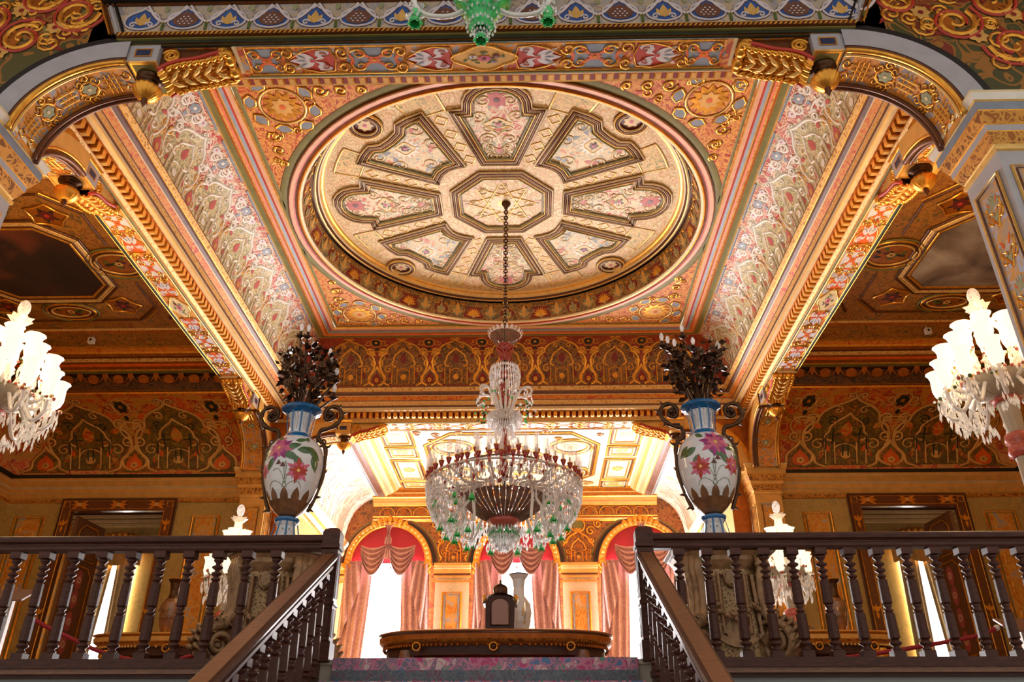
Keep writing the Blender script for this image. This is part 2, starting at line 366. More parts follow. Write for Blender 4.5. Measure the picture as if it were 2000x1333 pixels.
def paint(mb, S, motif, h=0.012, rename=None, edge='brown_gold'):
    """lay the motif on surface S(u, v, h)"""
    for p in motif:
        if p[0] == 'r':
            pts, w, mat = p[1], p[2], p[3]
            if rename: mat = rename.get(mat, mat)
            k = len(pts); vs = []; fs = []
            if edge and k > 5 and (max(w) if isinstance(w, list) else w) < 0.12:      # painted dark outline under the gilt line
                ev = []
                for i in range(k):
                    a = pts[max(i-1, 0)]; b = pts[min(i+1, k-1)]; tx, ty = b[0]-a[0], b[1]-a[1]; L = hypot(tx, ty) or 1; nx, ny = -ty/L, tx/L
                    ww = (w[i] if isinstance(w, list) else w)*0.5; ww += min(0.011, ww*0.55); x, y = pts[i]
                    ev += [S(x+nx*ww, y+ny*ww, h*0.25), S(x-nx*ww, y-ny*ww, h*0.25)]
                mb.add(ev, [(2*i, 2*i+1, 2*i+3, 2*i+2) for i in range(k-1)], edge, True)
            for i in range(k):
                a = pts[max(i-1, 0)]; b = pts[min(i+1, k-1)]
                tx, ty = b[0]-a[0], b[1]-a[1]; L = hypot(tx, ty) or 1; nx, ny = -ty/L, tx/L
                ww = (w[i] if isinstance(w, list) else w)*0.5
                x, y = pts[i]
                vs += [S(x+nx*ww, y+ny*ww, h*0.35), S(x+nx*ww*0.35, y+ny*ww*0.35, h), S(x-nx*ww*0.35, y-ny*ww*0.35, h), S(x-nx*ww, y-ny*ww, h*0.35)]
            for i in range(k-1):
                for j in range(3): fs.append((i*4+j, i*4+j+1, i*4+j+5, i*4+j+4))
            mb.add(vs, fs, mat, True)
        else:
            pts, mat, lv = p[1], p[2], p[3]
            if rename: mat = rename.get(mat, mat)
            cx = sum(a for a, b in pts)/len(pts); cy = sum(b for a, b in pts)/len(pts)
            n = len(pts)
            # inner rings so that big shapes follow curved surfaces
            nr = max(2, min(8, int(max(hypot(a-cx, b-cy) for a, b in pts)/0.07)))
            vs = []
            for q in range(nr):
                f = 1-q/nr; vs += [S(cx+(a-cx)*f, cy+(b-cy)*f, lv+0.001*(1-f)) for a, b in pts]
            vs.append(S(cx, cy, lv+0.001))
            fs = []
            for i in range(n):
                j = (i+1) % n
                for q in range(nr-1): fs.append((q*n+i, q*n+j, (q+1)*n+j, (q+1)*n+i))
                fs.append(((nr-1)*n+i, (nr-1)*n+j, nr*n))
            mb.add(vs, fs, mat, False)
def plane_s(O, U, W, N):
    O, U, W, N = V3(O), V3(U), V3(W), V3(N)
    return lambda u, v, h: O+U*u+W*v+N*h
# ---- motifs
def m_ogee(out, ground, dome, lw=0.05, detail=True):
    """onion-arch cartouche, width 1, height 1, base at y=0, tip at (0,1)"""
    half = bez((0.0, 1.0), (-0.04, 0.86), (-0.34, 0.86), (-0.33, 0.62), 9) + bez((-0.33, 0.62), (-0.52, 0.56), (-0.50, 0.30), (-0.36, 0.16), 9)[1:] + bez((-0.36, 0.16), (-0.34, 0.08), (-0.40, 0.02), (-0.48, 0.0), 5)[1:]
    body = half + [(-a, b) for a, b in half[::-1]]
    m = [('f', body, dome, 0.003)]
    m += sym([('r', half, lw, out), ('r', spiral(-0.40, 0.66, 0.075, 0.015, 0.0, 1.3), lw*0.8, out),
              ('r', spiral(-0.06, 1.02, 0.05, 0.01, -0.3, 1.2, 10), lw*0.7, out)])
    ih = bez((0, 0.74), (-0.03, 0.64), (-0.20, 0.62), (-0.19, 0.47), 7) + bez((-0.19, 0.47), (-0.26, 0.42), (-0.22, 0.34), (-0.14, 0.35), 5)[1:]
    m += sym([('r', ih, lw*0.8, out), ('r', [(-0.22, 0.34), (-0.22, 0.02)], lw*0.55, out), ('r', [(-0.12, 0.33), (-0.12, 0.02)], lw*0.45, out),
              ('r', bez((-0.12, 0.22), (-0.11, 0.30), (-0.03, 0.30), (0, 0.31), 5), lw*0.45, out),
              ('r', spiral(-0.30, 0.30, 0.08, 0.02, 1.0, 1.1, 10), lw*0.55, out), ('f', leafp(-0.28, 0.12, 1.3, 0.14, 0.06), ground, 0.006)])
    m += [('f', circ(0, 0.15, 0.055, 10), out, 0.008), ('f', leafp(0, 0.40, pi/2, 0.22, 0.13), ground, 0.006)]
    if detail:
        m += sym([('r', spiral(-0.14, 0.78, 0.06, 0.01, 2.0, -1.1, 9), lw*0.5, out), ('f', leafp(-0.28, 0.52, 2.4, 0.14, 0.07), ground, 0.006)])
    return m
def m_between(out, fl, cm, lw=0.05):
    """rosette on a stem with scrolls, filling the gap between two onion arches (centred on x=0, hangs from y=1)"""
    m = flower(0, 0.86, 0.10, 6, fl, cm, 0.006)
    m += [('r', circ(0, 0.86, 0.12, 12)+[circ(0, 0.86, 0.12, 12)[0]], lw*0.5, out), ('f', circ(0, 0.70, 0.035, 8), fl, 0.006)]
    m += sym([('r', bez((0, 0.64), (-0.20, 0.66), (-0.20, 0.46), (-0.06, 0.44), 8), lw*0.7, out),
              ('r', spiral(-0.16, 0.86, 0.09, 0.02, 3.6, 1.2, 10), lw*0.6, out), ('f', leafp(-0.03, 0.55, 2.2, 0.16, 0.07, 0.2), out, 0.006)])
    return m
def m_bulb(out, inner, deep, lw=0.06):
    """turnip bulb that rises between arches, base y=0"""
    half = bez((0, 0.52), (-0.03, 0.36), (-0.24, 0.34), (-0.22, 0.16), 9) + bez((-0.22, 0.16), (-0.22, 0.04), (-0.34, 0.06), (-0.40, 0.0), 6)[1:]
    m = [('f', half+[(-a, b) for a, b in half[::-1]], inner, 0.005)]
    m += sym([('r', half, lw, out), ('r', spiral(-0.10, 0.60, 0.09, 0.02, -1.3, -1.2, 12), lw*0.8, out)])
    ih = bez((0, 0.38), (-0.02, 0.28), (-0.14, 0.27), (-0.13, 0.14), 7)+bez((-0.13, 0.14), (-0.12, 0.05), (-0.05, 0.05), (0, 0.05), 4)[1:]
    m += [('f', ih+[(-a, b) for a, b in ih[::-1]], deep, 0.009)] + flower(0, 0.15, 0.07, 5, out, inner, 0.012)
    return m
def m_palmette(white, red, out, dark='grey_blue'):
    """three petals (pointing +x) and two curls on a red lozenge, about 1 wide"""
    m = [('f', [(-0.42, 0.36), (-0.1, 0.42), (0.2, 0.3), (0.52, 0.0), (0.2, -0.3), (-0.1, -0.42), (-0.42, -0.36), (-0.5, 0)], red, 0.002)]
    for a in (0, 0.62, -0.62):
        m.append(('f', leafp(-0.05, 0, a, 0.54, 0.24), white, 0.006)); m.append(('f', leafp(0.12, 0.14*a, a, 0.24, 0.05), dark, 0.010))
    for s in (1, -1):
        b = [(-0.04, 0.02*s), (-0.16, 0.08*s), (-0.08, 0.22*s), (-0.12, 0.36*s), (-0.34, 0.40*s), (-0.40, 0.28*s), (-0.30, 0.16*s), (-0.22, 0.06*s)]
        m.append(('f', b, white, 0.006)); m.append(('r', spiral(-0.26, 0.20*s, 0.10, 0.02, 0.8*s, 0.9*s, 10), 0.03, red))
    m.append(('f', circ(0, 0, 0.055, 8), red, 0.012))
    m.append(('r', [(-0.5, 0), (-0.42, 0.38), (-0.1, 0.44), (0.2, 0.32), (0.55, 0), (0.2, -0.32), (-0.1, -0.44), (-0.42, -0.38), (-0.5, 0)], 0.03, out))
    return m
def m_arabesque(g, out, leaf):
    """grey ground with gilt S-scrolls and feathered leaves, 1 x .8"""
    m = [('f', [(-0.5, 0), (-0.3, 0.36), (0.3, 0.36), (0.5, 0), (0.3, -0.36), (-0.3, -0.36)], g, 0.002)]
    for s in (1, -1):
        for q in (1, -1):
            m.append(('r', spiral(0.26*q, 0.18*s, 0.15, 0.02, 0.5*q+pi*(q < 0), 1.3*q*s, 14), [0.05-0.002*i for i in range(15)], out))
            m.append(('f', leafp(0.05*q, 0.05*s, (0.6 if q > 0 else pi-0.6)*s, 0.34, 0.09, 0.25*q*s), leaf, 0.006))
            m.append(('f', leafp(0.36*q, -0.02*s, (1.1 if q > 0 else pi-1.1)*s, 0.22, 0.08, 0.2*q*s), leaf, 0.006))
    m += flower(0, 0, 0.13, 6, leaf, out, 0.008)
    return m
def m_medallion(cream, out, g1, f1, f2):
    o = [(0.44*cos(a)*(1+0.12*cos(4*a)), 0.40*sin(a)*(1+0.12*cos(4*a))) for a in [2*pi*i/24 for i in range(24)]]
    m = [('f', o, cream, 0.008), ('r', o+[o[0]], 0.05, out)]
    rnd = random.Random(3)
    for i in range(16):
        a = rnd.uniform(0, 2*pi); r = rnd.uniform(0.08, 0.26)
        m.append(('f', leafp(r*cos(a)*1.2, r*sin(a)*0.8, rnd.uniform(0, 6.3), 0.11, 0.05), g1, 0.012))
    m += flower(0.0, 0.0, 0.12, 7, f1, f2, 0.014)+flower(0.17, 0.09, 0.07, 6, f2, f1, 0.014)+flower(-0.17, 0.06, 0.07, 6, 'lilac_white', f2, 0.014)+flower(0.14, -0.12, 0.06, 6, 'grey_blue', f1, 0.014)
    return m
def m_panel(out, leaf, sun, n=3):
    """tall candelabrum ornament, x in [-.5,.5], y in [0, n]"""
    m = []
    for i in range(9): m.append(('f', leafp(0, n-0.42, pi*i/8, 0.34, 0.07), sun, 0.006))
    for k in range(n):
        y = k+0.05
        m += sym([('r', spiral(-0.22, y+0.28, 0.19, 0.03, 0.2, 1.3, 14), 0.05, out), ('r', bez((0, y), (-0.1, y+0.3), (-0.42, y+0.35), (-0.30, y+0.62), 8), 0.05, out),
                  ('f', leafp(-0.02, y+0.1, 2.2, 0.36, 0.12, 0.2), leaf, 0.006), ('f', leafp(-0.1, y+0.5, 1.9, 0.28, 0.1, 0.25), leaf, 0.006)])
        m.append(('f', [(0, y+0.12), (0.13, y+0.3), (0.08, y+0.42), (0, y+0.36), (-0.08, y+0.42), (-0.13, y+0.3)], sun, 0.008))
    return m
def m_interlace(out, g):
    m = []
    for i in (-1, 0, 1):
        m.append(('r', [(-0.24, 0.12*i), (0.24, 0.12*i)], 0.035, out)); m.append(('r', [(0.12*i, -0.24), (0.12*i, 0.24)], 0.035, out))
    for q in (1, -1):
        for s in (1, -1):
            m.append(('r', spiral(0.40*q, 0.17*s, 0.13, 0.03, (pi if q > 0 else 0), 1.1*q*s, 12), 0.04, out))
            m.append(('f', leafp(0.3*q, 0.03*s, (0.4 if q > 0 else pi-0.4)*s, 0.22, 0.08), g, 0.005))
    return m
def m_pome(blue, inner, dot, out, k=0):
    half = bez((0, 0.92), (-0.05, 0.74), (-0.42, 0.74), (-0.42, 0.42), 9)+bez((-0.42, 0.42), (-0.42, 0.14), (-0.14, 0.10), (0, 0.08), 7)[1:]
    body = half+[(-a, b) for a, b in half[::-1]]
    m = [('f', body, blue, 0.003)]+sym([('r', half, 0.05, out)])
    ib = [(a*0.72, 0.44+(b-0.44)*0.74) for a, b in body]
    if k == 0:
        m.append(('f', ib, inner, 0.008))
        for r in range(4):
            for c in range(4-abs(r-1)): m.append(('f', circ((c-(3-abs(r-1))/2)*0.11, 0.28+0.09*r, 0.026, 6), dot, 0.013))
    else:
        m += sym([('f', leafp(-0.02, 0.25, 2.3, 0.34, 0.14, -0.3), inner, 0.008), ('r', spiral(-0.2, 0.26, 0.11, 0.02, 0, 1.1, 10), 0.04, out)])+[('f', leafp(0, 0.22, pi/2, 0.5, 0.2), inner, 0.009)]
    return m
def m_acanthus(l1, l2, out):
    m = []
    for i, a in enumerate((0.5, 0.9, 1.25)):
        for s in (1, -1): m.append(('f', leafp(0.05*s*i, 0.02, pi/2+s*(a-0.2)*0.9, 0.62-0.1*i, 0.16, 0.18*s), l1 if i % 2 else l2, 0.006+0.002*i))
    m.append(('f', leafp(0, 0, pi/2, 0.86, 0.26), l1, 0.013)); m.append(('r', [(0, 0.04), (0, 0.78)], 0.03, out))
    m += sym([('r', spiral(-0.30, 0.72, 0.12, 0.02, -0.6, 1.1, 10), 0.05, out)])
    return m
def m_shell(c, out):
    m = []
    for i in range(9): m.append(('f', leafp(0, 0.08, pi*(0.06+0.88*i/8), 0.40, 0.10), c, 0.008+0.002*(i % 2)))
    m.append(('f', circ(0, 0.08, 0.09, 8), out, 0.014)); return m
def strip_list(total, items):
    """place (offset, motif, scale, rot)"""
    return items
# ------------------------------------------------------------------ the hall's shell
def rect_pts(s, z): return [(-s, -(s-OY), z), (s, -(s-OY), z), (s, s-OY, z), (-s, s-OY, z)]
def rectloft(mb, prof):
    """prof: (half extent, z, material of the band that ends here)"""
    for (s0, z0, _), (s1, z1, m) in zip(prof, prof[1:]):
        a, b = rect_pts(s0, z0), rect_pts(s1, z1)
        for i in range(4):
            j = (i+1) % 4; mb.quad(a[i], a[j], b[j], b[i], m if isinstance(m, str) else m[0 if i else 1])
COVE0, COVE1, CZ0, CZ1 = 4.15, 3.63, 6.10, 6.90
def cove_pt(v):
    t = max(0, min(1, v))*pi/2
    return COVE1+(COVE0-COVE1)*cos(t), CZ0+(CZ1-CZ0)*sin(t), cos(t), sin(t)
def cove_s(side):
    def S(u, v, h):
        s, z, c, k = cove_pt(v/1.05)
        s -= h*(c+0.2); z -= h*k
        if side == 'L': return V3((-s, u, z))
        if side == 'R': return V3((s, -u, z))
        if side == 'B': return V3((u, s-OY, z))
        return V3((-u, -(s-OY), z))
    return S
def build_entablature():
    mb = MB()
    prof = [(4.49, 5.51, ''), (4.49, 5.535, 'gold_pale'), (4.452, 5.578, 'lattice_gold'), (4.44, 5.58, 'gold_deep'), (4.44, 5.66, 'dark_red'),
            (4.33, 5.66, ('gold_deep', 'dark_red')), (4.27, 5.66, ('cream', 'dark_red')), (4.25, 5.658, 'gold_pale'), (4.25, 5.71, 'cream'), (4.248, 5.75, 'purple_brown'), (4.246, 5.835, 'lattice_gold'), (4.245, 5.84, 'cream'),
            (4.24, 5.855, 'purple_brown'), (4.185, 5.92, 'orange_strip'), (4.175, 5.93, 'cream'), (4.14, 5.955, 'purple_brown'), (4.125, 5.985, 'purple_brown'),
            (4.115, 5.99, 'gold'), (4.095, 6.02, 'egg_gold'), (4.075, 6.055, 'egg_gold'), (4.072, 6.07, 'purple_brown'), (4.15, 6.075, 'purple_brown'), (4.15, 6.12, 'purple_brown')]
    rectloft(mb, prof)
    # dentils all round
    st = 0.1165
    for ax in (0, 1):
        L = 4.36 if ax == 0 else 4.36-OY
        n = int(2*L/st)
        for i in range(n):
            u = -L+(i+0.5)*2*L/n
            for sg in (1, -1):
                a, b = (4.352, 4.442)
                if ax == 0:
                    y0, y1 = sorted((sg*(a-OY), sg*(b-OY))); mb.box(u-0.033, u+0.033, y0, y1, 5.567, 5.66, 'gold')
                    mb.box(u-0.024, u+0.024, min(y0, y1)+0.01, max(y0, y1)-0.01, 5.556, 5.567, 'cream_gold')
                else:
                    x0, x1 = sorted((sg*a, sg*b)); mb.box(x0, x1, u-0.033, u+0.033, 5.567, 5.66, 'gold')
                    mb.box(x0+0.01, x1-0.01, u-0.024, u+0.024, 5.556, 5.567, 'cream_gold')
    mb.build('trim_1', **S_)
    # cove
    mb = MB()
    for k in range(8):
        s0, z0, _, _ = cove_pt(k/8); s1, z1, _, _ = cove_pt((k+1)/8)
        a, b = rect_pts(s0, z0), rect_pts(s1, z1)
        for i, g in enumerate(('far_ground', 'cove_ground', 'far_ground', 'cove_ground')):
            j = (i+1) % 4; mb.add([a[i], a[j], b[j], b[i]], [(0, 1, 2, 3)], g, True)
    for side in 'LRBF':
        S = cove_s(side); far = side in 'BF'
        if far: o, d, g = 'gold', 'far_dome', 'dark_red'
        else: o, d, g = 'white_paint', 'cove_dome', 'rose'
        n = 3
        for k in range(-n, n+1):
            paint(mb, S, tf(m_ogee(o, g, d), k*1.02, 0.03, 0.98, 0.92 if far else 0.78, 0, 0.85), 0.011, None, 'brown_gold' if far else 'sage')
        for k in range(-n, n):
            u = (k+0.5)*1.02
            paint(mb, S, tf(m_between(o, 'grey_blue' if not far else 'dark_olive', o, 0.05 if not far else 0.034), u, 0.0, 0.95, 1.0, 0, 0.85), 0.010)
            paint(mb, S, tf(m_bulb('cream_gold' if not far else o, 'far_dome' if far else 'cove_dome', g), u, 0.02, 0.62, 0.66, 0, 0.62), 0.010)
        if not far:
            for k in range(-n, n+1):
                for q in (-0.25, 0.25): paint(mb, S, flower(k*1.02+q, 0.87, 0.065, 5, 'lilac_white', 'rose', 0.008), 0.01)
                paint(mb, S, [('r', [(k*1.02+0.10, 1.03), (k*1.02+0.92, 1.03)], 0.05, 'grey_blue')], 0.012)
                for q in (-1, 1):
                    paint(mb, S, [('r', spiral(k*1.02+0.36*q, 0.80, 0.10, 0.02, 1.2 if q > 0 else 1.9, 1.2*q, 12), 0.04, 'white_paint'),
                                  ('f', leafp(k*1.02+0.22*q, 0.80, pi/2-0.9*q, 0.2, 0.07, 0.2*q), 'white_paint', 0.007)], 0.010)
    mb.build('trim_2', **S_)
    # mouldings between cove and flat ceiling
    mb = MB()
    rectloft(mb, [(3.635, 6.90, ''), (3.60, 6.885, 'gold_pale'), (3.575, 6.885, 'olive'), (3.515, 6.88, 'olive'), (3.505, 6.865, 'gold_pale'), (3.49, 6.865, 'gold_deep'),
                  (3.47, 6.845, 'orange'), (3.44, 6.835, 'egg_gold'), (3.41, 6.845, 'orange'), (3.395, 6.865, 'gold_deep'), (3.375, 6.86, 'gold_pale'), (3.335, 6.88, 'grey_blue'),
                  (3.315, 6.88, 'red_line'), (3.30, 6.87, 'red_line'), (3.245, 6.87, 'pink'), (3.235, 6.885, 'gold_pale'), (3.23, 6.90, 'gold')])
    mb.build('trim_3', **S_)
KY = 0.93
def build_ceiling():
    mb = MB(); N = 96
    Z = 6.90; RO = 3.205
    sq, cq = 3.232, 3.232-OY
    inner, outer = [], []
    for i in range(N):
        a = 2*pi*i/N; c, s = cos(a), sin(a)
        inner.append((RO*c, RO*KY*s, Z))
        f = min(sq/abs(c) if abs(c) > 1e-6 else 1e9, cq/abs(s) if abs(s) > 1e-6 else 1e9)
        # direction measured in the stretched frame
        f = min(sq/max(1e-6, abs(c)), cq/max(1e-6, abs(s)*KY)); outer.append((f*c, f*s*KY, Z))
    mb.rings([outer, inner], 'spandrel_orange', True)
    S = lambda u, v, h: V3((u, v, Z-h))
    for qx in (1, -1):
        for qy in (1, -1):
            cx, cy = 2.68*qx, 2.52*qy
            m = flower(cx, cy, 0.26, 12, 'gold', 'gold_deep', 0.008)+flower(cx, cy, 0.15, 8, 'cream_gold', 'orange', 0.014)
            m.append(('r', circ(cx, cy, 0.29, 20)+[circ(cx, cy, 0.29, 20)[0]], 0.03, 'gold_pale'))
            for k in range(8):
                a = 2*pi*k/8+0.2; px, py = cx+0.40*cos(a), cy+0.40*sin(a)
                if abs(px) > 3.1 or abs(py) > 2.88 or hypot(px, py/KY) < 3.36: continue
                hexa = [(px+0.115*cos(a+pi/2+q*pi/3)*(1 if q % 3 == 0 else 0.72), py+0.115*sin(a+pi/2+q*pi/3)*(1 if q % 3 == 0 else 0.72)) for q in range(6)]
                m += [('f', hexa, 'grey_blue', 0.008), ('r', hexa+[hexa[0]], 0.03, 'gold')]
            rs = random.Random(qx+3*qy)
            for t in range(46):
                px, py = qx*rs.uniform(0.9, 3.1), qy*rs.uniform(0.9, 2.85)
                if hypot(px, py/KY) < 3.42 or hypot(px-cx, py-cy) < 0.34: continue
                rr = rs.uniform(0.06, 0.11)
                m += [('r', spiral(px, py, rr, 0.015, rs.uniform(0, 6), rs.choice((1.3, -1.3)), 12), 0.022, 'gold'), ('f', leafp(px, py, rs.uniform(0, 6.3), 0.17, 0.05, 0.2), 'gold_pale' if t % 2 else 'red_line', 0.004)]
            # creeping scrolls along the two arms of the spandrel
            for t in (0.0, 0.35, 0.7):
                m += [('r', spiral(qx*(2.95-0.02*t), qy*(2.0-0.75*t), 0.10-0.05*t, 0.02, t*3, 1.3, 12), 0.035, 'gold'),
                      ('r', spiral(qx*(2.15-0.75*t), qy*(2.77), 0.10-0.05*t, 0.02, t*3, 1.3, 12), 0.035, 'gold')]
            paint(mb, S, m, 0.014)
    # olive borders
    paint(mb, S, [('r', [((RO+0.05)*cos(2*pi*i/N), (RO+0.05)*KY*sin(2*pi*i/N)) for i in range(N+1)], 0.10, 'olive')], 0.006)
    e, g = 3.19, 3.19-OY
    paint(mb, S, [('r', [(-e, -g), (e, -g), (e, g), (-e, g), (-e, -g)], 0.06, 'olive')], 0.006)
    # ring mouldings, acanthus cove, inner ring
    prof = [(3.205, 6.90, ''), (3.20, 6.88, 'brown_gold'), (3.185, 6.88, 'brown_gold'), (3.175, 6.865, 'pink'), (3.12, 6.87, 'pink'), (3.10, 6.885, 'red_line'), (3.075, 6.885, 'brown_gold'), (3.05, 6.865, 'gold_deep'),
            (3.03, 6.865, 'gold'), (3.015, 6.87, 'cream'), (2.995, 6.885, 'cream'), (2.985, 6.91, 'acanthus_ground'), (2.965, 6.97, 'acanthus_ground'), (2.935, 7.05, 'acanthus_ground'),
            (2.915, 7.13, 'acanthus_ground'), (2.91, 7.215, 'acanthus_ground'), (2.93, 7.225, 'black_band'), (2.93, 7.262, 'black_band'), (2.885, 7.265, 'brown_gold'), (2.875, 7.235, 'brown_gold'), (2.85, 7.225, 'cream'), (2.835, 7.235, 'gold_pale'),
            (2.81, 7.27, 'brown_gold'), (2.79, 7.275, 'cream'), (2.765, 7.32, 'gold_pale'), (2.74, 7.33, 'gold'), (2.725, 7.36, 'gold_pale'), (2.70, 7.36, 'cream')]
    for (r0, z0, _), (r1, z1, m) in zip(prof, prof[1:]):
        mb.rings([[(r0*cos(2*pi*i/N), r0*KY*sin(2*pi*i/N), z0) for i in range(N)], [(r1*cos(2*pi*i/N), r1*KY*sin(2*pi*i/N), z1) for i in range(N)]], m, True, False, True)
    def AS(u, v, h):                       # acanthus cove surface, u = angle
        r = 2.985-0.075*sin(min(1, v)*pi/2)-h; z = 6.91+0.305*v
        return V3((r*cos(u), r*KY*sin(u), z))
    na = 60
    for k in range(na):
        a = 2*pi*k/na
        if k % 2 == 0: paint(mb, AS, tf(m_acanthus('cream_gold', 'sage', 'gold'), a, 0.02, 0.115, 1.0, 0, 0.16), 0.02)
        elif k % 4 == 1: paint(mb, AS, tf([('f', [(-0.5, 0), (0.5, 0), (0.5, 0.52), (-0.5, 0.52)], 'dark_red', 0.002)]+m_shell('gold', 'cream_gold'), a, 0.0, 0.12, 1.25, 0, 0.14), 0.02)
        else: paint(mb, AS, tf([('f', leafp(0, 0, pi/2, 0.9, 0.9), 'dark_red', 0.004)]+m_acanthus('sage', 'cream_gold', 'gold'), a, 0.02, 0.10, 0.8, 0, 0.14), 0.02)
    # disc
    disc = [(2.70*cos(2*pi*i/N), 2.70*KY*sin(2*pi*i/N), 7.36) for i in range(N)]
    mb.rings([disc, [(0.5*x, 0.5*y, z) for x, y, z in disc]], 'disc_field', True)
    mb.poly([(0.5*x, 0.5*y, z) for x, y, z in disc], 'disc_field')
    D = lambda u, v, h: V3((u, v*KY, 7.36-h))
    def rot(p, q): c, s = cos(q), sin(q); return [(x*c-y*s, x*s+y*c) for x, y in p]
    def frame(out, fill, q):
        out = rot(out, q); cx = sum(p[0] for p in out)/len(out); cy = sum(p[1] for p in out)/len(out)
        def ins(d):
            n = len(out); r = []
            for i in range(n):
                a, b, c = out[i-1], out[i], out[(i+1) % n]
                e1 = V3((b[0]-a[0], b[1]-a[1], 0)); e2 = V3((c[0]-b[0], c[1]-b[1], 0))
                if e1.length < 1e-6 or e2.length < 1e-6: r.append(b); continue
                n1 = V3((-e1.y, e1.x, 0)).normalized(); n2 = V3((-e2.y, e2.x, 0)).normalized()
                bis = (n1+n2)
                if bis.length < 1e-3: bis = n1
                bis.normalize(); k = d/max(0.45, bis.dot(n1)); r.append((b[0]+bis.x*k, b[1]+bis.y*k))
            return r
        m = [('f', out, fill, 0.003)]
        for d, w, mat in ((0.0, 0.028, 'cream'), (0.032, 0.042, 'brown_gold'), (0.062, 0.022, 'cream'), (0.088, 0.038, 'brown_gold'), (0.116, 0.022, 'gold_pale'), (0.155, 0.018, 'sage')):
            p = ins(d); m.append(('r', p+[p[0]], w, mat))
        paint(mb, D, m[:1], 0.01); paint(mb, D, m[1:], 0.035)
    bulb = [(2.15, -0.46), (2.28, -0.46), (2.42, -0.41), (2.53, -0.31), (2.61, -0.17), (2.635, 0), (2.61, 0.17), (2.53, 0.31), (2.42, 0.41), (2.28, 0.46), (2.15, 0.46)]
    axial = [(0.95, -0.28), (2.12, -0.68)]+bulb+[(2.12, 0.68), (0.95, 0.28)]
    axial = [(0.95, 0.28), (0.95, -0.28), (2.12, -0.68), (2.14, -0.47)]+bulb[1:-1]+[(2.14, 0.47), (2.12, 0.68)]
    diag = [(0.50, 0.93), (0.62, 0.90), (0.75, 0.84), (0.84, 0.75), (0.90, 0.62), (0.93, 0.50), (2.10, 1.02), (1.98, 1.26), (1.86, 1.42), (1.70, 1.44), (1.56, 1.56), (1.44, 1.70), (1.42, 1.86), (1.26, 1.98), (1.02, 2.10)]
    for k in range(4):
        q = k*pi/2
        frame(axial, 'panel_rose', q); frame(diag, 'panel_grey', q)
        m = []
        m += tf(m_panel('cream', 'sage', 'rose', 2), 0, 0, 0.42, 0.36, 0, 0.40)
        m = tf(m, 1.08, 0, 1, 1, -pi/2) if False else [(p[0], [(1.12+b*1.25, a*(1+b*0.7)) for a, b in p[1]])+tuple(p[2:]) for p in m]
        m += tf(m_medallion('cream', 'gold_pale', 'leaf_green', 'flower_pink', 'maroon'), 1.82, 0, 0.26, 0.42, 0, 0.3)
        m += flower(2.3, 0, 0.17, 8, 'rose', 'maroon', 0.01)
        for x_, f_ in ((1.14, 0.5), (1.34, 0.55), (1.52, 0.5), (1.98, 0.55), (2.3, 0.6)):
            hw_ = (0.28+0.342*(x_-0.95) if x_ < 2.12 else 0.46)-0.16
            for s_ in (1, -1):
                m += [('r', spiral(x_, s_*hw_*f_, min(0.12, hw_*0.5), 0.02, x_*5, 1.4*s_, 14), 0.034, 'cream'), ('f', leafp(x_, s_*hw_*0.3, s_*(0.9+x_), 0.2, 0.07, 0.2), 'white_paint' if s_ > 0 else 'sage', 0.006)]
        paint(mb, D, [(p[0], rot(p[1], q))+tuple(p[2:]) for p in m], 0.014)
        m = tf(m_medallion('cream', 'gold_pale', 'leaf_green', 'flower_pink', 'maroon'), 1.34, 1.34, 0.30, 0.30, 0, 0.3)
        m += flower(1.34, 1.34, 0.22, 14, 'white_paint', 'maroon', 0.006)
        for a, b in ((0.95, 1.45), (1.45, 0.95), (1.15, 1.75), (1.75, 1.15), (1.0, 1.0)):
            m += [('r', spiral(a, b, 0.15, 0.02, a*3, 1.4, 14), 0.035, 'cream'), ('f', leafp(a, b, a*5, 0.22, 0.09, 0.2), 'rose' if a < b else 'grey_blue', 0.006)]
        paint(mb, D, [(p[0], rot(p[1], q))+tuple(p[2:]) for p in m], 0.014)
        # bull's-eye with painted flowers
        bx, by = rot([(1.83, 1.83)], q)[0]
        m = [('f', circ(bx, by, 0.19, 20), 'maroon', 0.004)]+flower(bx, by, 0.12, 7, 'cream', 'flower_pink', 0.008)
        for rr, w, mt in ((0.235, 0.03, 'gold_pale'), (0.20, 0.05, 'brown_gold'), (0.17, 0.025, 'cream')):
            cc = circ(bx, by, rr, 24); m.append(('r', cc+[cc[0]], w, mt))
        paint(mb, D, m, 0.045)
        # outer fields
        for sg in (1, -1):
            a0, a1 = 0.32*sg, 0.55*sg
            arc = [(2.60*cos(a0+(a1-a0)*i/8), 2.60*sin(a0+(a1-a0)*i/8)) for i in range(9)]+[(2.22*cos(a1+(a0-a1)*i/8), 2.22*sin(a1+(a0-a1)*i/8)) for i in range(9)]
            arc = rot(arc, q); m = [('f', arc, 'disc_outer', 0.003), ('r', arc+[arc[0]], 0.03, 'gold_pale')]
            paint(mb, D, m, 0.012)
        # lattice on the ribs between panels
        for sg in (1, -1):
            base = 0.39*sg
            for t in (1.15, 1.45, 1.75, 2.05):
                px, py = rot([(t*cos(base), t*sin(base))], q)[0]
                paint(mb, D, [('r', [(px+0.1*cos(x), py+0.1*sin(x)) for x in (base+q, base+q+pi/2, base+q+pi, base+q+1.5*pi, base+q)], 0.025, 'gold_pale')], 0.01)
    oct_ = [(0.845*cos(pi/8+k*pi/4), 0.845*sin(pi/8+k*pi/4)) for k in range(8)]
    frame(oct_, 'disc_field', 0)
    m = []
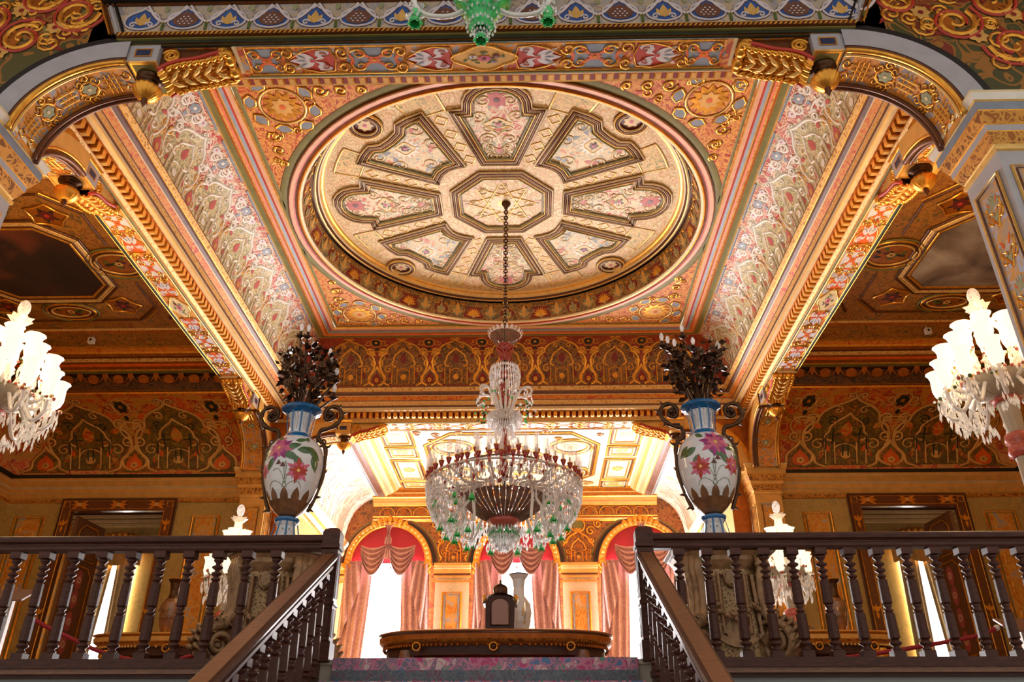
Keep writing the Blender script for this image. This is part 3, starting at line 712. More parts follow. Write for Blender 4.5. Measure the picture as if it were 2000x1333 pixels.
    for k in range(8):
        a = k*pi/4
        m += [('r', [(0.55*cos(a), 0.55*sin(a)), (0.55*cos(a+3*pi/4), 0.55*sin(a+3*pi/4))], 0.025, 'gold_pale'), ('r', spiral(0.42*cos(a), 0.42*sin(a), 0.1, 0.02, a, 1.2, 12), 0.025, 'cream')]
        m += flower(0.56*cos(a), 0.56*sin(a), 0.09, 6, 'pink', 'sage', 0.008)
    m += flower(0, 0, 0.26, 12, 'cream', 'gold', 0.01)
    paint(mb, D, m, 0.014)
    mb.build('ceiling', **S_)
# ---- beams: soffits, brackets, blocks, arches
def side_map(side):
    """(a along the beam from its middle, c across: 0 = hall side, 1 = outer side, z) -> world"""
    a0, a1 = 4.49, 4.915
    def M(a, c, z):
        s = a0+(a1-a0)*c
        if side == 'F': return V3((a, -(s-OY), z))
        if side == 'B': return V3((-a, s-OY, z))
        if side == 'L': return V3((-s, -a*(4.2458/4.5), z))
        return V3((s, a*(4.2458/4.5), z))
    return M
def bracket_bm(M, sg):
    """scrolled acanthus console from the block (a=3.045) to a=2.40"""
    mb = MB()
    A0, A1, Z = 3.045, 2.40, 5.512
    def low(t):                            # underside, t 0 at block .. 1 at tip
        return Z-0.225*(1-t)**1.3-0.05+0.045*sin(t*2*pi)*(1-t)
    n = 22
    def F(u, v):
        a = A0+(A1+0.08-A0)*v
        rid = 0.020*abs(sin(u*6*pi))+0.022*abs(sin(v*5*pi+abs(u-0.5)*4))
        return M(sg*a, 0.14+0.72*u, low(v)-rid*(1-0.3*v))
    mb.grid(F, 30, n, 'gold')
    for c, m in ((0.14, 'cream_gold'), (0.86, 'brown_gold')):
        for i in range(n):
            a, b = A0+(A1+0.08-A0)*i/n, A0+(A1+0.08-A0)*(i+1)/n
            mb.quad(M(sg*a, c, low(i/n)), M(sg*b, c, low((i+1)/n)), M(sg*b, c, Z), M(sg*a, c, Z), m)
        e = 0.02 if c < 0.5 else -0.02
        mb.tube([M(sg*(A0+(A1+0.08-A0)*i/n), c-e, low(i/n)-0.004) for i in range(n+1)], 0.022, 'red_line', 6)
        for (ca, cz, r0) in ((2.945, 5.405, 0.085), (2.46, 5.455, 0.05)):
            pts = spiral(0, 0, r0, 0.012, 0.3, 2.2, 26)
            mb.tube([M(sg*(ca+p[0]), c-e*1.6, cz+p[1]) for p in pts], 0.016, 'gold', 6)
    # leaf lobes standing off the flanks, and the rolled cushion at the tip
    for k in range(9):
        t = 0.08+0.09*k
        for c, q in ((0.2, 1), (0.8, -1)):
            p = M(sg*(A0+(A1-A0)*t), c, low(t)-0.02); p2 = M(sg*(A0+(A1-A0)*(t+0.14)), c-0.10*q, low(t+0.1)-0.03)
            mb.tube([p, (p+p2)/2+V3((0, 0, -0.015)), p2], [0.012, 0.026, 0.006], 'gold', 6)
    for k in range(5):
        t = 0.1+0.16*k
        for q in (-1, 1):
            p = M(sg*(A0+(A1-A0)*t), 0.5, low(t)-0.035); p2 = M(sg*(A0+(A1-A0)*(t+0.16)), 0.5+0.26*q, low(t+0.16)-0.03)
            mb.tube([p, (p+p2)/2+V3((0, 0, -0.02)), p2], [0.016, 0.022, 0.006], 'gold_pale', 6)
    for k, r in enumerate((0.05, 0.062, 0.045, 0.06, 0.048)):
        p = M(sg*(A1+0.03), 0.18+0.16*k, 5.455); mb.ball(p, r, 'gold', 10, 8)
    return mb
def pendant_bm(p):
    mb = MB(); x, y, z = p
    mb.lathe([(0.001, 0), (0.125, 0), (0.125, -0.018), (0.085, -0.035), (0.07, -0.06), (0.088, -0.075), (0.06, -0.09), (0.055, -0.115)], 'bronze', 20, p)
    mb.lathe([(0.05, -0.11), (0.118, -0.125), (0.132, -0.145), (0.128, -0.165), (0.10, -0.215), (0.062, -0.25), (0.03, -0.262)], 'gold', 48, p, flute=16, fd=0.05)
    mb.lathe([(0.03, -0.26), (0.022, -0.275), (0.034, -0.295), (0.02, -0.315), (0.012, -0.335), (0.001, -0.36)], 'brown_gold', 12, p)
    return mb
def build_beams():
    sgrp = 'gilt pendants under the arch blocks'
    for side, nm in (('F', 'trim_4'), ('B', 'trim_5'), ('L', 'trim_6'), ('R', 'trim_7')):
        M = side_map(side); mb = MB(); Z = 5.51
        half = 4.92
        gr = 'soffit_ground' if side == 'F' else 'soffit_side'
        def Q(a0, a1, c0, c1, m, z=Z): mb.quad(M(a0, c0, z), M(a1, c0, z), M(a1, c1, z), M(a0, c1, z), m)
        Q(-half, half, 0, 1, gr)
        mb.quad(M(-half, 1, Z), M(half, 1, Z), M(half, 1, Z+1.2), M(-half, 1, Z+1.2), 'gold_deep')
        S = lambda u, v, h: M(u, v, Z-h)       # v 0..1 is 0.425 m
        k = 0.425
        SS = lambda u, v, h: M(u, 0.5+v/k, Z-h)
        ln = []
        if side == 'F':
            ln += [('r', [(-3.05, -0.2), (3.05, -0.2)], 0.02, 'cream'), ('r', [(-2.32, -0.183), (2.32, -0.183)], 0.026, 'olive'), ('r', [(-3.05, 0.195), (3.05, 0.195)], 0.035, 'dark_olive'),
                   ('r', [(-2.28, -0.16), (2.28, -0.16), (2.28, 0.165), (-2.28, 0.165), (-2.28, -0.16)], 0.014, 'gold')]
            zz = 0.0
        else:
            ln += [('r', [(-2.4, 0.185), (2.4, 0.185)], 0.045, 'dark_olive'), ('r', [(-3.0, 0.208), (3.0, 0.208)], 0.012, 'gold'), ('r', [(-3.0, -0.195), (3.0, -0.195)], 0.03, 'olive'),
                   ('r', [(-2.4, -0.165), (2.4, -0.165)], 0.014, 'gold_pale'), ('r', [(-2.4, 0.155), (2.4, 0.155)], 0.012, 'gold')]
            zz = 0.0
        paint(mb, SS, ln, 0.012)
        hh = 0.33 if side == 'F' else 0.31
        for q in (1, -1):
            fl = 1 if q > 0 else -1
            seq = [(0.52, 'p'), (1.06, 'a'), (1.66, 'p'), (2.10, 'a')]
            for a, t in seq:
                if t == 'p': m = tf(m_palmette('lilac_white', 'orange' if side != 'F' else 'red_line', 'gold'), q*a, zz, q*0.46, hh*0.98, 0, 0.34)
                else: m = tf(m_arabesque('grey_blue' if side == 'F' else 'lilac_white', 'gold', 'orange'), q*a, zz, 0.55 if a < 1.5 else 0.42, hh*1.2, 0, 0.33)
                paint(mb, SS, m, 0.014)
            for a in (0.80, 1.36, 1.90):
                for s in (1, -1):
                    paint(mb, SS, [('r', spiral(q*a, zz+s*hh*0.28, 0.07, 0.015, a*4, 1.2*s*q, 12), 0.02, 'gold'), ('f', leafp(q*a, zz+s*0.02, s*(1.2+a), 0.12, 0.045, 0.2), 'gold_deep', 0.006)], 0.014)
        paint(mb, SS, tf(m_medallion('cream_gold' if side == 'F' else 'cream', 'gold', 'leaf_green', 'flower_pink', 'maroon'), 0, zz, 0.66, hh*1.0, 0, 0.33), 0.016)
        # frame strips at the bracket ends
        for q in (1, -1):
            p = [M(q*(2.36+d), c, z) for d, z in ((0, Z-0.03), (0.03, Z-0.03)) for c in (0.1, 0.98)]
            mb.add([M(q*2.35, 0.22, Z), M(q*2.35, 0.95, Z), M(q*2.35, 0.95, Z-0.03), M(q*2.35, 0.22, Z-0.03), M(q*2.38, 0.22, Z), M(q*2.38, 0.95, Z), M(q*2.38, 0.95, Z-0.03), M(q*2.38, 0.22, Z-0.03)],
                   [(0, 1, 2, 3), (4, 5, 6, 7), (3, 2, 6, 7), (0, 3, 7, 4), (1, 2, 6, 5)], 'cream')
        beam = mb.build(nm, **S_)
        for q in (1, -1):
            # block
            b = MB(); a0, a1, z0, z1 = 3.045, 3.328, 5.29, 5.515
            c8 = lambda e, z, ce: [M(q*(a0-e), 0.0-ce, z), M(q*(a1+e), 0.0-ce, z), M(q*(a1+e), 1.0+ce, z), M(q*(a0-e), 1.0+ce, z)]
            bm_ = 'grey_stone' if side in 'FLR' else 'cream_gold'
            b.rings([c8(0, z0, 0.0), c8(0, z0+0.012, 0.0), c8(0, z1, 0.0), c8(0.012, z1+0.01, 0.02), c8(0.03, z1+0.04, 0.05), c8(0.03, z1+0.055, 0.05)], ['gold_pale', bm_, 'gold', 'gold', 'gold'], True, True)
            # framed underside and small panel on the faces
            ins = lambda e, z: [M(q*(a0+e), 0.0+e*2, z), M(q*(a1-e), 0.0+e*2, z), M(q*(a1-e), 1-e*2, z), M(q*(a0+e), 1-e*2, z)]
            b.rings([ins(0.02, z0-0.004), ins(0.04, z0-0.004)], 'gold', True); b.poly(ins(0.04, z0-0.002), 'olive' if side == 'F' else 'cream_gold')
            for c, e in ((1.0, 0.012), (0.0, -0.012)):
                f = lambda i, d: [M(q*(a0+0.06+i), c+d*e*1.5, z0+0.06+i), M(q*(a1-0.06-i), c+d*e*1.5, z0+0.06+i), M(q*(a1-0.06-i), c+d*e*1.5, z1-0.06-i), M(q*(a0+0.06+i), c+d*e*1.5, z1-0.06-i)]
                b.rings([f(0, 1), f(0.012, 1)], 'gold', True); b.poly(f(0.012, 0.5), 'navy')
            b.build('block', beam)
            bracket_bm(M, q).build('bracket', beam)
            p = M(q*(a0+a1)/2, 0.5, z0-0.004); pendant_bm(p).build('pendant', beam)
            # arch from block to pier
            ar = MB(); AL = 0.86 if side in 'FB' else 0.90; H = 0.80; zc = 4.47; n = 22
            E = lambda th, o=0.0: (3.328+(AL+o)*sin(th), zc+(H+o)*cos(th))
            ths = [pi/2*i/n for i in range(n+1)]
            def AS(u, v, h):                    # u along the arch in metres, v across in metres
                th = max(0, min(1, u/1.3))*pi/2; a, z = E(th); return M(q*(a-h*sin(th)), 0.5+v/0.425, z-h*cos(th))
            for i in range(n):
                (x0, y0), (x1, y1) = E(ths[i]), E(ths[i+1])
                ar.quad(M(q*x0, 0, y0), M(q*x0, 1, y0), M(q*x1, 1, y1), M(q*x1, 0, y1), 'interlace_ground')
                for c in (0, 1): ar.quad(M(q*x0, c, y0), M(q*x1, c, y1), M(q*x1, c, 5.52), M(q*x0, c, 5.52), 'gold_deep' if c == 0 else 'grey_stone')
            for c in (0, 1): ar.quad(M(q*(3.328+AL), c, zc), M(q*(3.328+AL+0.32), c, zc), M(q*(3.328+AL+0.32), c, 5.52), M(q*(3.328+AL), c, 5.52), 'gold_deep' if c == 0 else 'grey_stone')
            for u in (0.2, 0.63, 1.06):
                paint(ar, AS, tf(m_interlace('gold', 'orange'), u, 0, 0.36, 0.46, 0, 0.38), 0.012)
            for u in (0.42, 0.85):
                paint(ar, AS, flower(u, 0, 0.07, 6, 'sage', 'cream', 0.008)+[('r', circ(u, 0, 0.085, 14)+[circ(u, 0, 0.085, 14)[0]], 0.018, 'gold')]+
                      [('r', spiral(u, s*0.13, 0.05, 0.01, u, 1.2*s, 10), 0.02, 'gold') for s in (1, -1)], 0.012)
            for c, o, r, mt in ((1.03, 0.0, 0.026, 'gold'), (1.0, 0.055, 0.018, 'brown_gold'), (0.93, -0.014, 0.014, 'gold_pale'), (-0.03, 0.0, 0.028, 'brown_gold'), (0.10, -0.012, 0.022, 'brown_gold'), (-0.03, 0.06, 0.018, 'gold')):
                ar.tube([M(q*E(t, o)[0], c, E(t, o)[1]) for t in ths], r, mt, 6)
            # archivolt: broad plain band with a dark outer band
            for c, d in ((1.0, 0.05), (0.0, -0.05)):
                for o0, o1, mt, dd in ((0.06, 0.27, 'grey_stone' if side == 'F' else 'cream_gold', d), (0.27, 0.345, 'black_band' if side == 'F' else 'gold', d*0.6)):
                    ii = range(n)
                    for i in ii:
                        p0, p1, p2, p3 = E(ths[i], o0), E(ths[i+1], o0), E(ths[i+1], o1), E(ths[i], o1)
                        if side != 'F' and max(p2[1], p3[1]) > 5.6: continue
                        ar.quad(M(q*p0[0], c+dd, p0[1]), M(q*p1[0], c+dd, p1[1]), M(q*p2[0], c+dd, p2[1]), M(q*p3[0], c+dd, p3[1]), mt)
                        ar.quad(M(q*p2[0], c+dd, p2[1]), M(q*p3[0], c+dd, p3[1]), M(q*p3[0], c, p3[1]), M(q*p2[0], c, p2[1]), mt)
            ar.build('arch', beam)
def pier(cx0, cx1, cy0, cy1, back):
    mb = MB()
    st = 'cream_gold' if back else 'grey_stone'  # back piers: lit look put into golden colours instead of grey
    gb = 'cream_gold' if back else 'grey_blue'
    R = lambda e, z: [(cx0-e, cy0-e, z), (cx1+e, cy0-e, z), (cx1+e, cy1+e, z), (cx0-e, cy1+e, z)]
    mb.rings([R(0.06, 0), R(0.06, 0.25), R(0.03, 0.28), R(0, 0.3), R(0, 4.02), R(0.018, 4.03), R(0.018, 4.06), R(0.0, 4.075), R(0.012, 4.09), R(0.05, 4.19), R(0.055, 4.20), R(0.06, 4.26), R(0.07, 4.27),
              R(0.11, 4.37), R(0.115, 4.38), R(0.115, 4.47), R(0.13, 4.48), R(0.15, 4.545), R(0.155, 4.565)],
             [st, st, st, st, 'gold_pale', 'gold_pale', st, 'gold_pale', 'leaf_gold', 'gold', st, 'gold', 'leaf_gold', 'gold', gb, 'gold_pale', 'white_paint' if not back else 'cream_gold', 'cream'], True, True)
    fill = 'panel_orange' if back else 'panel_blue'
    faces = [((cx0, None), 'x-'), ((cx1, None), 'x+'), ((None, cy0), 'y-'), ((None, cy1), 'y+')]
    for (fx, fy), k in faces:
        if fx is not None:
            w = (cy1-cy0)/2; N = V3((-1 if k == 'x-' else 1, 0, 0)); U = V3((0, 1, 0)); O = V3((fx, (cy0+cy1)/2, 0))
        else:
            w = (cx1-cx0)/2; N = V3((0, -1 if k == 'y-' else 1, 0)); U = V3((1, 0, 0)); O = V3(((cx0+cx1)/2, fy, 0))
        S = plane_s(O, U, (0, 0, 1), N); w -= 0.075
        mb.add([S(-w, 0.45, 0.004), S(w, 0.45, 0.004), S(w, 3.86, 0.004), S(-w, 3.86, 0.004)], [(0, 1, 2, 3)], fill)
        paint(mb, S, [('r', [(-w, 0.45), (w, 0.45), (w, 3.86), (-w, 3.86), (-w, 0.45)], 0.03, 'gold_pale'), ('r', [(-w+0.03, 0.48), (w-0.03, 0.48), (w-0.03, 3.83), (-w+0.03, 3.83), (-w+0.03, 0.48)], 0.016, 'purple_brown')], 0.02)
        for i in range(4):
            paint(mb, S, tf(m_panel('gold' if not back else 'cream_gold', 'orange' if not back else 'grey_blue', 'sage' if not back else 'gold', 2), 0, 0.55+i*0.82, w*1.7, 0.40, 0, 0.34), 0.014)
    return mb
def build_piers():
    for n, (sx, sy) in enumerate(((-1, -1), (1, -1), (-1, 1), (1, 1))):
        xs = sorted((sx*4.33, sx*4.93)); ys = sorted((sy*4.17, sy*4.69))
        if sy > 0: xs = sorted((sx*4.47, sx*4.95)); ys = [4.23, 4.7]
        pier(xs[0], xs[1], ys[0], ys[1], sy > 0).build('trim_%d' % (10+n), **S_)
def build_front_wall():
    """the wall over the front arcade, seen from the stair hall"""
    mb = MB(); Y = -4.672
    S = lambda u, v, h: V3((u, Y-h, v))
    E = lambda th: (3.328+1.20*sin(th), 4.47+1.14*cos(th))
    n = 24
    for q in (1, -1):
        for i in range(n):
            a, b = E(pi/2*i/n), E(pi/2*(i+1)/n)
            mb.quad((q*a[0], Y, a[1]), (q*b[0], Y, b[1]), (q*b[0], Y, 7.3), (q*a[0], Y, 7.3), 'vault_ground')
        mb.quad((q*4.528, Y, 4.5), (q*7.5, Y, 4.5), (q*7.5, Y, 7.3), (q*4.528, Y, 7.3), 'vault_ground')
        for i, (cx, cz, r, t) in enumerate(((3.95, 5.95, 0.22, 1), (4.4, 5.62, 0.2, -1), (4.35, 6.2, 0.24, 1), (4.8, 5.9, 0.24, -1), (4.85, 5.3, 0.22, 1), (5.2, 5.6, 0.24, 1), (5.3, 6.2, 0.26, -1), (4.75, 6.5, 0.24, 1), (5.3, 5.0, 0.22, -1), (4.05, 6.5, 0.2, -1))):
            m = [('r', spiral(q*cx, cz, r, 0.03, 0.8*i, 1.6*t*q, 22), [0.055-0.0014*k for k in range(23)], 'gold'), ('r', spiral(q*cx, cz, r+0.07, 0.1, 0.8*i, 1.2*t*q, 20), 0.03, 'red_line')]
            m += [('f', leafp(q*cx, cz, 0.8*i+1.5+k*0.45, 0.2, 0.05, 0.2), 'gold_deep', 0.006) for k in range(5)]
            m += flower(q*(cx+0.16), cz-0.2, 0.1, 7, 'cream_gold', 'dark_red', 0.012)
            paint(mb, S, m, 0.02)
        rs = random.Random(9)
        for i in range(70):
            px, pz = rs.uniform(3.7, 5.9), rs.uniform(4.8, 6.9)
            if hypot((px-3.328)/1.28, (pz-4.47)/1.22) < 1.05: continue
            paint(mb, S, [('r', spiral(q*px, pz, rs.uniform(0.06, 0.12), 0.02, rs.uniform(0, 6), rs.choice((1.3, -1.3)), 12), 0.03, 'gold'), ('f', leafp(q*px, pz, rs.uniform(0, 6.3), 0.2, 0.06, 0.2), ('gold_deep', 'dark_red', 'olive')[i % 3], 0.005)], 0.014)
        # slanted gilt moulding where frieze and vault meet
        for d, w, mt in ((0, 0.05, 'grey_stone'), (0.05, 0.03, 'brown_gold'), (0.085, 0.03, 'gold'), (-0.05, 0.045, 'black_band')):
            paint(mb, S, [('r', [(q*(3.45+d), 5.60), (q*(3.62+d), 6.0), (q*(3.75+d), 6.5)], w, mt)], 0.05)
    # frieze of pomegranates
    mb.quad((-3.50, Y-0.03, 5.62), (3.50, Y-0.03, 5.62), (3.68, Y-0.03, 6.02), (-3.68, Y-0.03, 6.02), 'frieze_ground')
    F = lambda u, v, h: V3((u, Y-0.03-h, v))
    for k in range(-8, 9):
        u = 0.05+k*0.414
        if abs(u) > 3.5: continue
        paint(mb, F, tf(m_pome('blue', 'purple_brown' if k % 2 else 'gold_pale', 'lilac_white', 'lilac_white', 0 if k % 2 else 1), u, 5.635, 0.40, 0.36, 0, 0.32), 0.02)
        paint(mb, F, [('r', [(u+0.207, 5.65), (u+0.207, 5.75)], 0.03, 'leaf_green'), ('f', circ(u+0.207, 5.76, 0.02, 8), 'gold_pale', 0.008),
                      ('r', bez((u+0.207, 5.77), (u+0.12, 5.80), (u+0.06, 5.93), (u+0.02, 5.99), 8), 0.03, 'lilac_white'), ('r', bez((u+0.207, 5.77), (u+0.294, 5.80), (u+0.354, 5.93), (u+0.394, 5.99), 8), 0.03, 'lilac_white'),
                      ('f', leafp(u+0.207, 5.9, 1.57, 0.1, 0.05), 'sage', 0.008)], 0.016)
    # mouldings below and above the frieze
    for z0, z1, o, mt in ((5.51, 5.545, 0.01, 'dark_olive'), (5.545, 5.56, 0.03, 'olive'), (5.56, 5.605, 0.06, 'brown_gold'), (5.605, 5.625, 0.05, 'gold_pale'), (6.0, 6.03, 0.05, 'brown_gold'), (6.03, 6.10, 0.10, 'black_band'), (6.10, 6.13, 0.12, 'gold'), (6.13, 6.3, 0.16, 'dark_olive')):
        x = 3.46 if z0 < 5.9 else 3.7
        mb.box(-x, x, Y-o, Y, z0, z1, mt)
    for i in range(150):
        u = -3.44+i*0.0462
        mb.tube([(u, Y-0.055, 5.565), (u+0.02, Y-0.066, 5.585), (u+0.03, Y-0.055, 5.603)], 0.008, 'gold', 4)
    mb.quad((-3.75, Y, 5.51), (3.75, Y, 5.51), (3.75, Y, 7.3), (-3.75, Y, 7.3), 'vault_ground')
    mb.build('wall_front', **S_)
build_entablature(); build_ceiling(); build_beams(); build_piers(); build_front_wall()
# ------------------------------------------------------------------ side rooms, window room, floors
YW = 4.62                          # back wall of the side rooms
XI, XO = 4.93, 9.5
def side_ring(q, d, z):
    x1 = XO-0.3*d
    return [(q*XI, YW-d, z), (q*x1, YW-d, z), (q*x1, -YW+d, z), (q*XI, -YW+d, z)]
SIDE_L = 2.05
def side_cove(v):
    t = max(0, min(1, v))*pi/2
    return 0.10+1.45*(1-cos(t)), 4.60+1.0*sin(t), cos(t), sin(t)       # inset d, z
def build_side(q):
    nm = 'wall_back_left' if q < 0 else 'wall_back_right'
    mb = MB()
    prof = [(0.02, 4.06, ''), (0.03, 4.075, 'gold'), (0.03, 4.13, 'leaf_gold'), (0.06, 4.15, 'gold_pale'), (0.09, 4.22, 'cream_gold'), (0.11, 4.23, 'cream'), (0.11, 4.30, 'cream_gold'), (0.17, 4.335, 'cream'), (0.23, 4.42, 'cream_gold'),
            (0.245, 4.43, 'cream'), (0.245, 4.475, 'cream_gold'), (0.10, 4.485, 'gold'), (0.10, 4.60, 'dark_olive')]
    for (d0, z0, _), (d1, z1, m) in zip(prof, prof[1:]): mb.rings([side_ring(q, d0, z0), side_ring(q, d1, z1)], m, False)
    n = 14; prev = side_ring(q, *side_cove(0)[:2])
    for i in range(1, n+1):
        cur = side_ring(q, *side_cove(i/n)[:2]); mb.rings([prev, cur], 'side_orange', False, False, True); prev = cur
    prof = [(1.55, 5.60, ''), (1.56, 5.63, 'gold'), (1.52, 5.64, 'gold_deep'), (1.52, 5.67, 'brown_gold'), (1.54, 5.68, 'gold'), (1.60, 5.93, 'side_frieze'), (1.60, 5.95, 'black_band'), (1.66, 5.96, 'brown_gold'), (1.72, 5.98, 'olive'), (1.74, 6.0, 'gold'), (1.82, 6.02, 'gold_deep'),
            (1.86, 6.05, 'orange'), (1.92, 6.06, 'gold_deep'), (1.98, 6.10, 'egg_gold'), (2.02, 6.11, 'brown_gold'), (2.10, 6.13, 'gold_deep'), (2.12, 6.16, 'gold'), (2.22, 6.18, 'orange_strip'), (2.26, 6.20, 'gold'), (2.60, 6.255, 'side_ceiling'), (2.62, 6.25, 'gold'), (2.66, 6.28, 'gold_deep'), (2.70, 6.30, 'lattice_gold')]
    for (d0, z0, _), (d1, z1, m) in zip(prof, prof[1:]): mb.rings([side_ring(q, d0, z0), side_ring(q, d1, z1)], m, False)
    # painting of the cove
    def S(u, v, h):
        d, z, c, k = side_cove(v/SIDE_L); return V3((u, YW-d-h*(c*0.8+0.3), z-h*k))
    cols = (8.05, 6.35)
    for cx in cols:
        paint(mb, S, tf(m_ogee('cream_gold', 'side_orange', 'side_olive', 0.035), q*cx, 0.10, 1.72, 1.66, 0, 1.6), 0.014)
        m = []
        for s in (1, -1):                     # strapwork inside the cartouche
            m += [('r', [(0.05*s, 0.2), (0.05*s, 0.5), (0.25*s, 0.5), (0.25*s, 0.85)], 0.03, 'dark_olive'), ('r', [(0.38*s, 0.15), (0.38*s, 0.7), (0.12*s, 0.7)], 0.03, 'dark_olive'),
                  ('r', spiral(0.5*s, 0.35, 0.12, 0.02, 0.5, 1.3*s, 12), 0.03, 'olive'), ('r', spiral(0.3*s, 1.02, 0.12, 0.02, 2.5, 1.3*s, 12), 0.03, 'dark_olive'), ('f', leafp(0.3*s, 0.3, 1.5-0.5*s, 0.25, 0.09), 'orange', 0.008)]
        paint(mb, S, tf(m, q*cx, 0.12), 0.012)
    for cx in (7.2, 8.92, 5.5):
        paint(mb, S, tf(m_bulb('cream_gold', 'side_olive', 'orange', 0.045), q*cx, 0.04, 1.2, 1.25, 0, 1.15), 0.016)
        paint(mb, S, tf(m_between('cream_gold', 'dark_olive', 'gold', 0.04), q*cx, 0.05, 1.35, 1.85, 0, 1.3), 0.014)
        for s in (1, -1): paint(mb, S, [('r', bez((q*cx, 1.15), (q*cx+0.25*s, 1.2), (q*cx+0.5*s, 1.35), (q*cx+0.3*s, 1.6), 10), 0.035, 'gold'), ('f', leafp(q*cx+0.2*s, 1.3, pi/2-0.8*s, 0.3, 0.1), 'orange', 0.007)], 0.012)
    # frieze ornament
    F = lambda u, v, h: V3((u, YW-1.54-v*0.23-h, 5.68+0.25*v))
    for i in range(9):
        u = q*(5.2+i*0.46); paint(mb, F, [('r', bez((u-0.2, 0.95), (u-0.2, 0.2), (u+0.2, 0.2), (u+0.2, 0.95), 10), 0.02, 'gold_deep'), ('f', circ(u, 0.6, 0.1, 10, 0.25), 'gold_deep', 0.006), ('f', leafp(u+0.23, 0.95, -pi/2, 0.5, 0.08), 'gold_deep', 0.006)], 0.01)
    # wall below the cornice with the doorway left open
    D0, D1, DH = 6.47, 8.20, 3.88
    for x0, x1, z0, z1 in ((XI, D0, 0, 4.06), (D1, XO, 0, 4.06), (D0, D1, DH, 4.06)):
        mb.quad((q*x0, YW, z0), (q*x1, YW, z0), (q*x1, YW, z1), (q*x0, YW, z1), 'wall_gilt')
    mb.build(nm, **S_)
    W = lambda u, v, h: V3((q*u, YW-h, v))
    tr = MB()
    for x0, x1 in ((5.42, 5.92), (8.72, 9.27)):
        tr.quad(W(x0, 0.5, 0.012), W(x1, 0.5, 0.012), W(x1, 3.80, 0.012), W(x0, 3.80, 0.012), 'panel_orange')
        paint(tr, W, [('r', [(x0, 0.5), (x1, 0.5), (x1, 3.80), (x0, 3.80), (x0, 0.5)], 0.05, 'gold'), ('r', [(x0+.04, 0.54), (x1-.04, 0.54), (x1-.04, 3.76), (x0+.04, 3.76), (x0+.04, 0.54)], 0.02, 'olive')], 0.035)
        for i in range(3): paint(tr, W, tf(m_panel('gold', 'grey_blue', 'orange', 2), (x0+x1)/2, 0.62+i*1.05, 0.40, 0.51, 0, 0.42), 0.022)
    tr.build('trim_%d' % (20 if q < 0 else 21), **S_)
    # outer wall
    mb = MB(); xo = q*XO
    mb.quad((xo, -YW, 0), (xo, YW, 0), (xo, YW, 4.06), (xo, -YW, 4.06), 'wall_gilt')
    mb.build('wall_left' if q < 0 else 'wall_right', **S_)
    mb = MB()
    mb.quad((q*XI, -YW, 0), (xo, -YW, 0), (xo, -YW, 6.3), (q*XI, -YW, 6.3), 'wall_gilt')
    mb.build('wall_front_left' if q < 0 else 'wall_front_right', **S_)
    # ceiling with mouldings
    mb = MB(); Z = 6.30
    x1 = XO-0.3*2.7; yb = YW-2.7
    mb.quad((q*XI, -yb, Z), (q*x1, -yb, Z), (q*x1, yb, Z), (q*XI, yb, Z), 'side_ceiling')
    C = lambda u, v, h: V3((q*u, v, Z-h))
    px, hx, hy, ch = 7.2, 0.92, 0.87, 0.33
    octp = lambda e: [(px-hx-e, -hy+ch-e*0.4), (px-hx+ch-e*0.4, -hy-e), (px+hx-ch+e*0.4, -hy-e), (px+hx+e, -hy+ch-e*0.4), (px+hx+e, hy-ch+e*0.4), (px+hx-ch+e*0.4, hy+e), (px-hx+ch-e*0.4, hy+e), (px-hx-e, hy-ch+e*0.4)]
    m = []
    for e, w, mt in ((0.02, 0.05, 'gold'), (0.065, 0.05, 'brown_gold'), (0.11, 0.05, 'lattice_gold'), (0.15, 0.03, 'gold_pale'), (0.19, 0.04, 'brown_gold')):
        o = octp(e); m.append(('r', o+[o[0]], w, mt))
    for cx, cy, rx, ry in ((5.78, 0, 0.42, 0.34), (7.2, 1.34, 0.40, 0.24), (7.2, -1.34, 0.40, 0.24), (8.5, 0, 0.26, 0.36)):
        for e, w, mt in ((0, 0.035, 'gold'), (-0.045, 0.05, 'brown_gold'), (-0.085, 0.03, 'gold_pale'), (0.05, 0.03, 'olive')):
            cc = circ(cx, cy, rx+e, 28, ry+e); m.append(('r', cc+[cc[0]], w, mt))
        m.append(('f', circ(cx, cy, rx-0.1, 24, ry-0.1), 'gold_deep', 0.006))
        rnd = random.Random(int(cx*10+cy*7))
        for k in range(14):
            a = rnd.uniform(0, 6.3); r = rnd.uniform(0.02, 0.8)
            m.append(('f', leafp(cx+(rx-0.15)*r*cos(a), cy+(ry-0.15)*r*sin(a), rnd.uniform(0, 6.3), 0.12, 0.06), ('dark_olive', 'maroon', 'leaf_green')[k % 3], 0.010))
        m += flower(cx, cy, 0.07, 6, 'cream_gold', 'maroon', 0.014)
    for sx in (-1, 1):
        for sy in (-1, 1):
            cx, cy = px+sx*0.95, sy*1.17
            st = circ(cx, cy, 0.26, 10); st = [(cx+(0.30 if k % 2 else 0.22)*cos(2*pi*k/10), cy+(0.26 if k % 2 else 0.19)*sin(2*pi*k/10)) for k in range(10)]
            m += [('f', st, 'gold_deep', 0.006), ('r', st+[st[0]], 0.03, 'gold')]+flower(cx, cy, 0.13, 7, 'maroon', 'red_line', 0.012)+[('f', leafp(cx, cy, k*1.26, 0.18, 0.07), 'dark_olive', 0.009) for k in range(5)]
            # corner mouldings
            e = px+sx*1.45; f = px+sx*1.05
            m += [('r', [(e, sy*1.22), (f, sy*1.62)], 0.05, 'brown_gold'), ('r', [(e+0.05*sx, sy*1.26), (f+0.05*sx, sy*1.66)], 0.025, 'gold'), ('r', [(e, sy*1.22), (e, sy*0.5)], 0.04, 'brown_gold'), ('r', [(f, sy*1.62), (px, sy*1.62)], 0.04, 'brown_gold'),
                  ('r', [(px+sx*1.9, sy*1.0), (px+sx*1.55, sy*1.6)], 0.05, 'brown_gold')]
    paint(mb, C, m, 0.03)
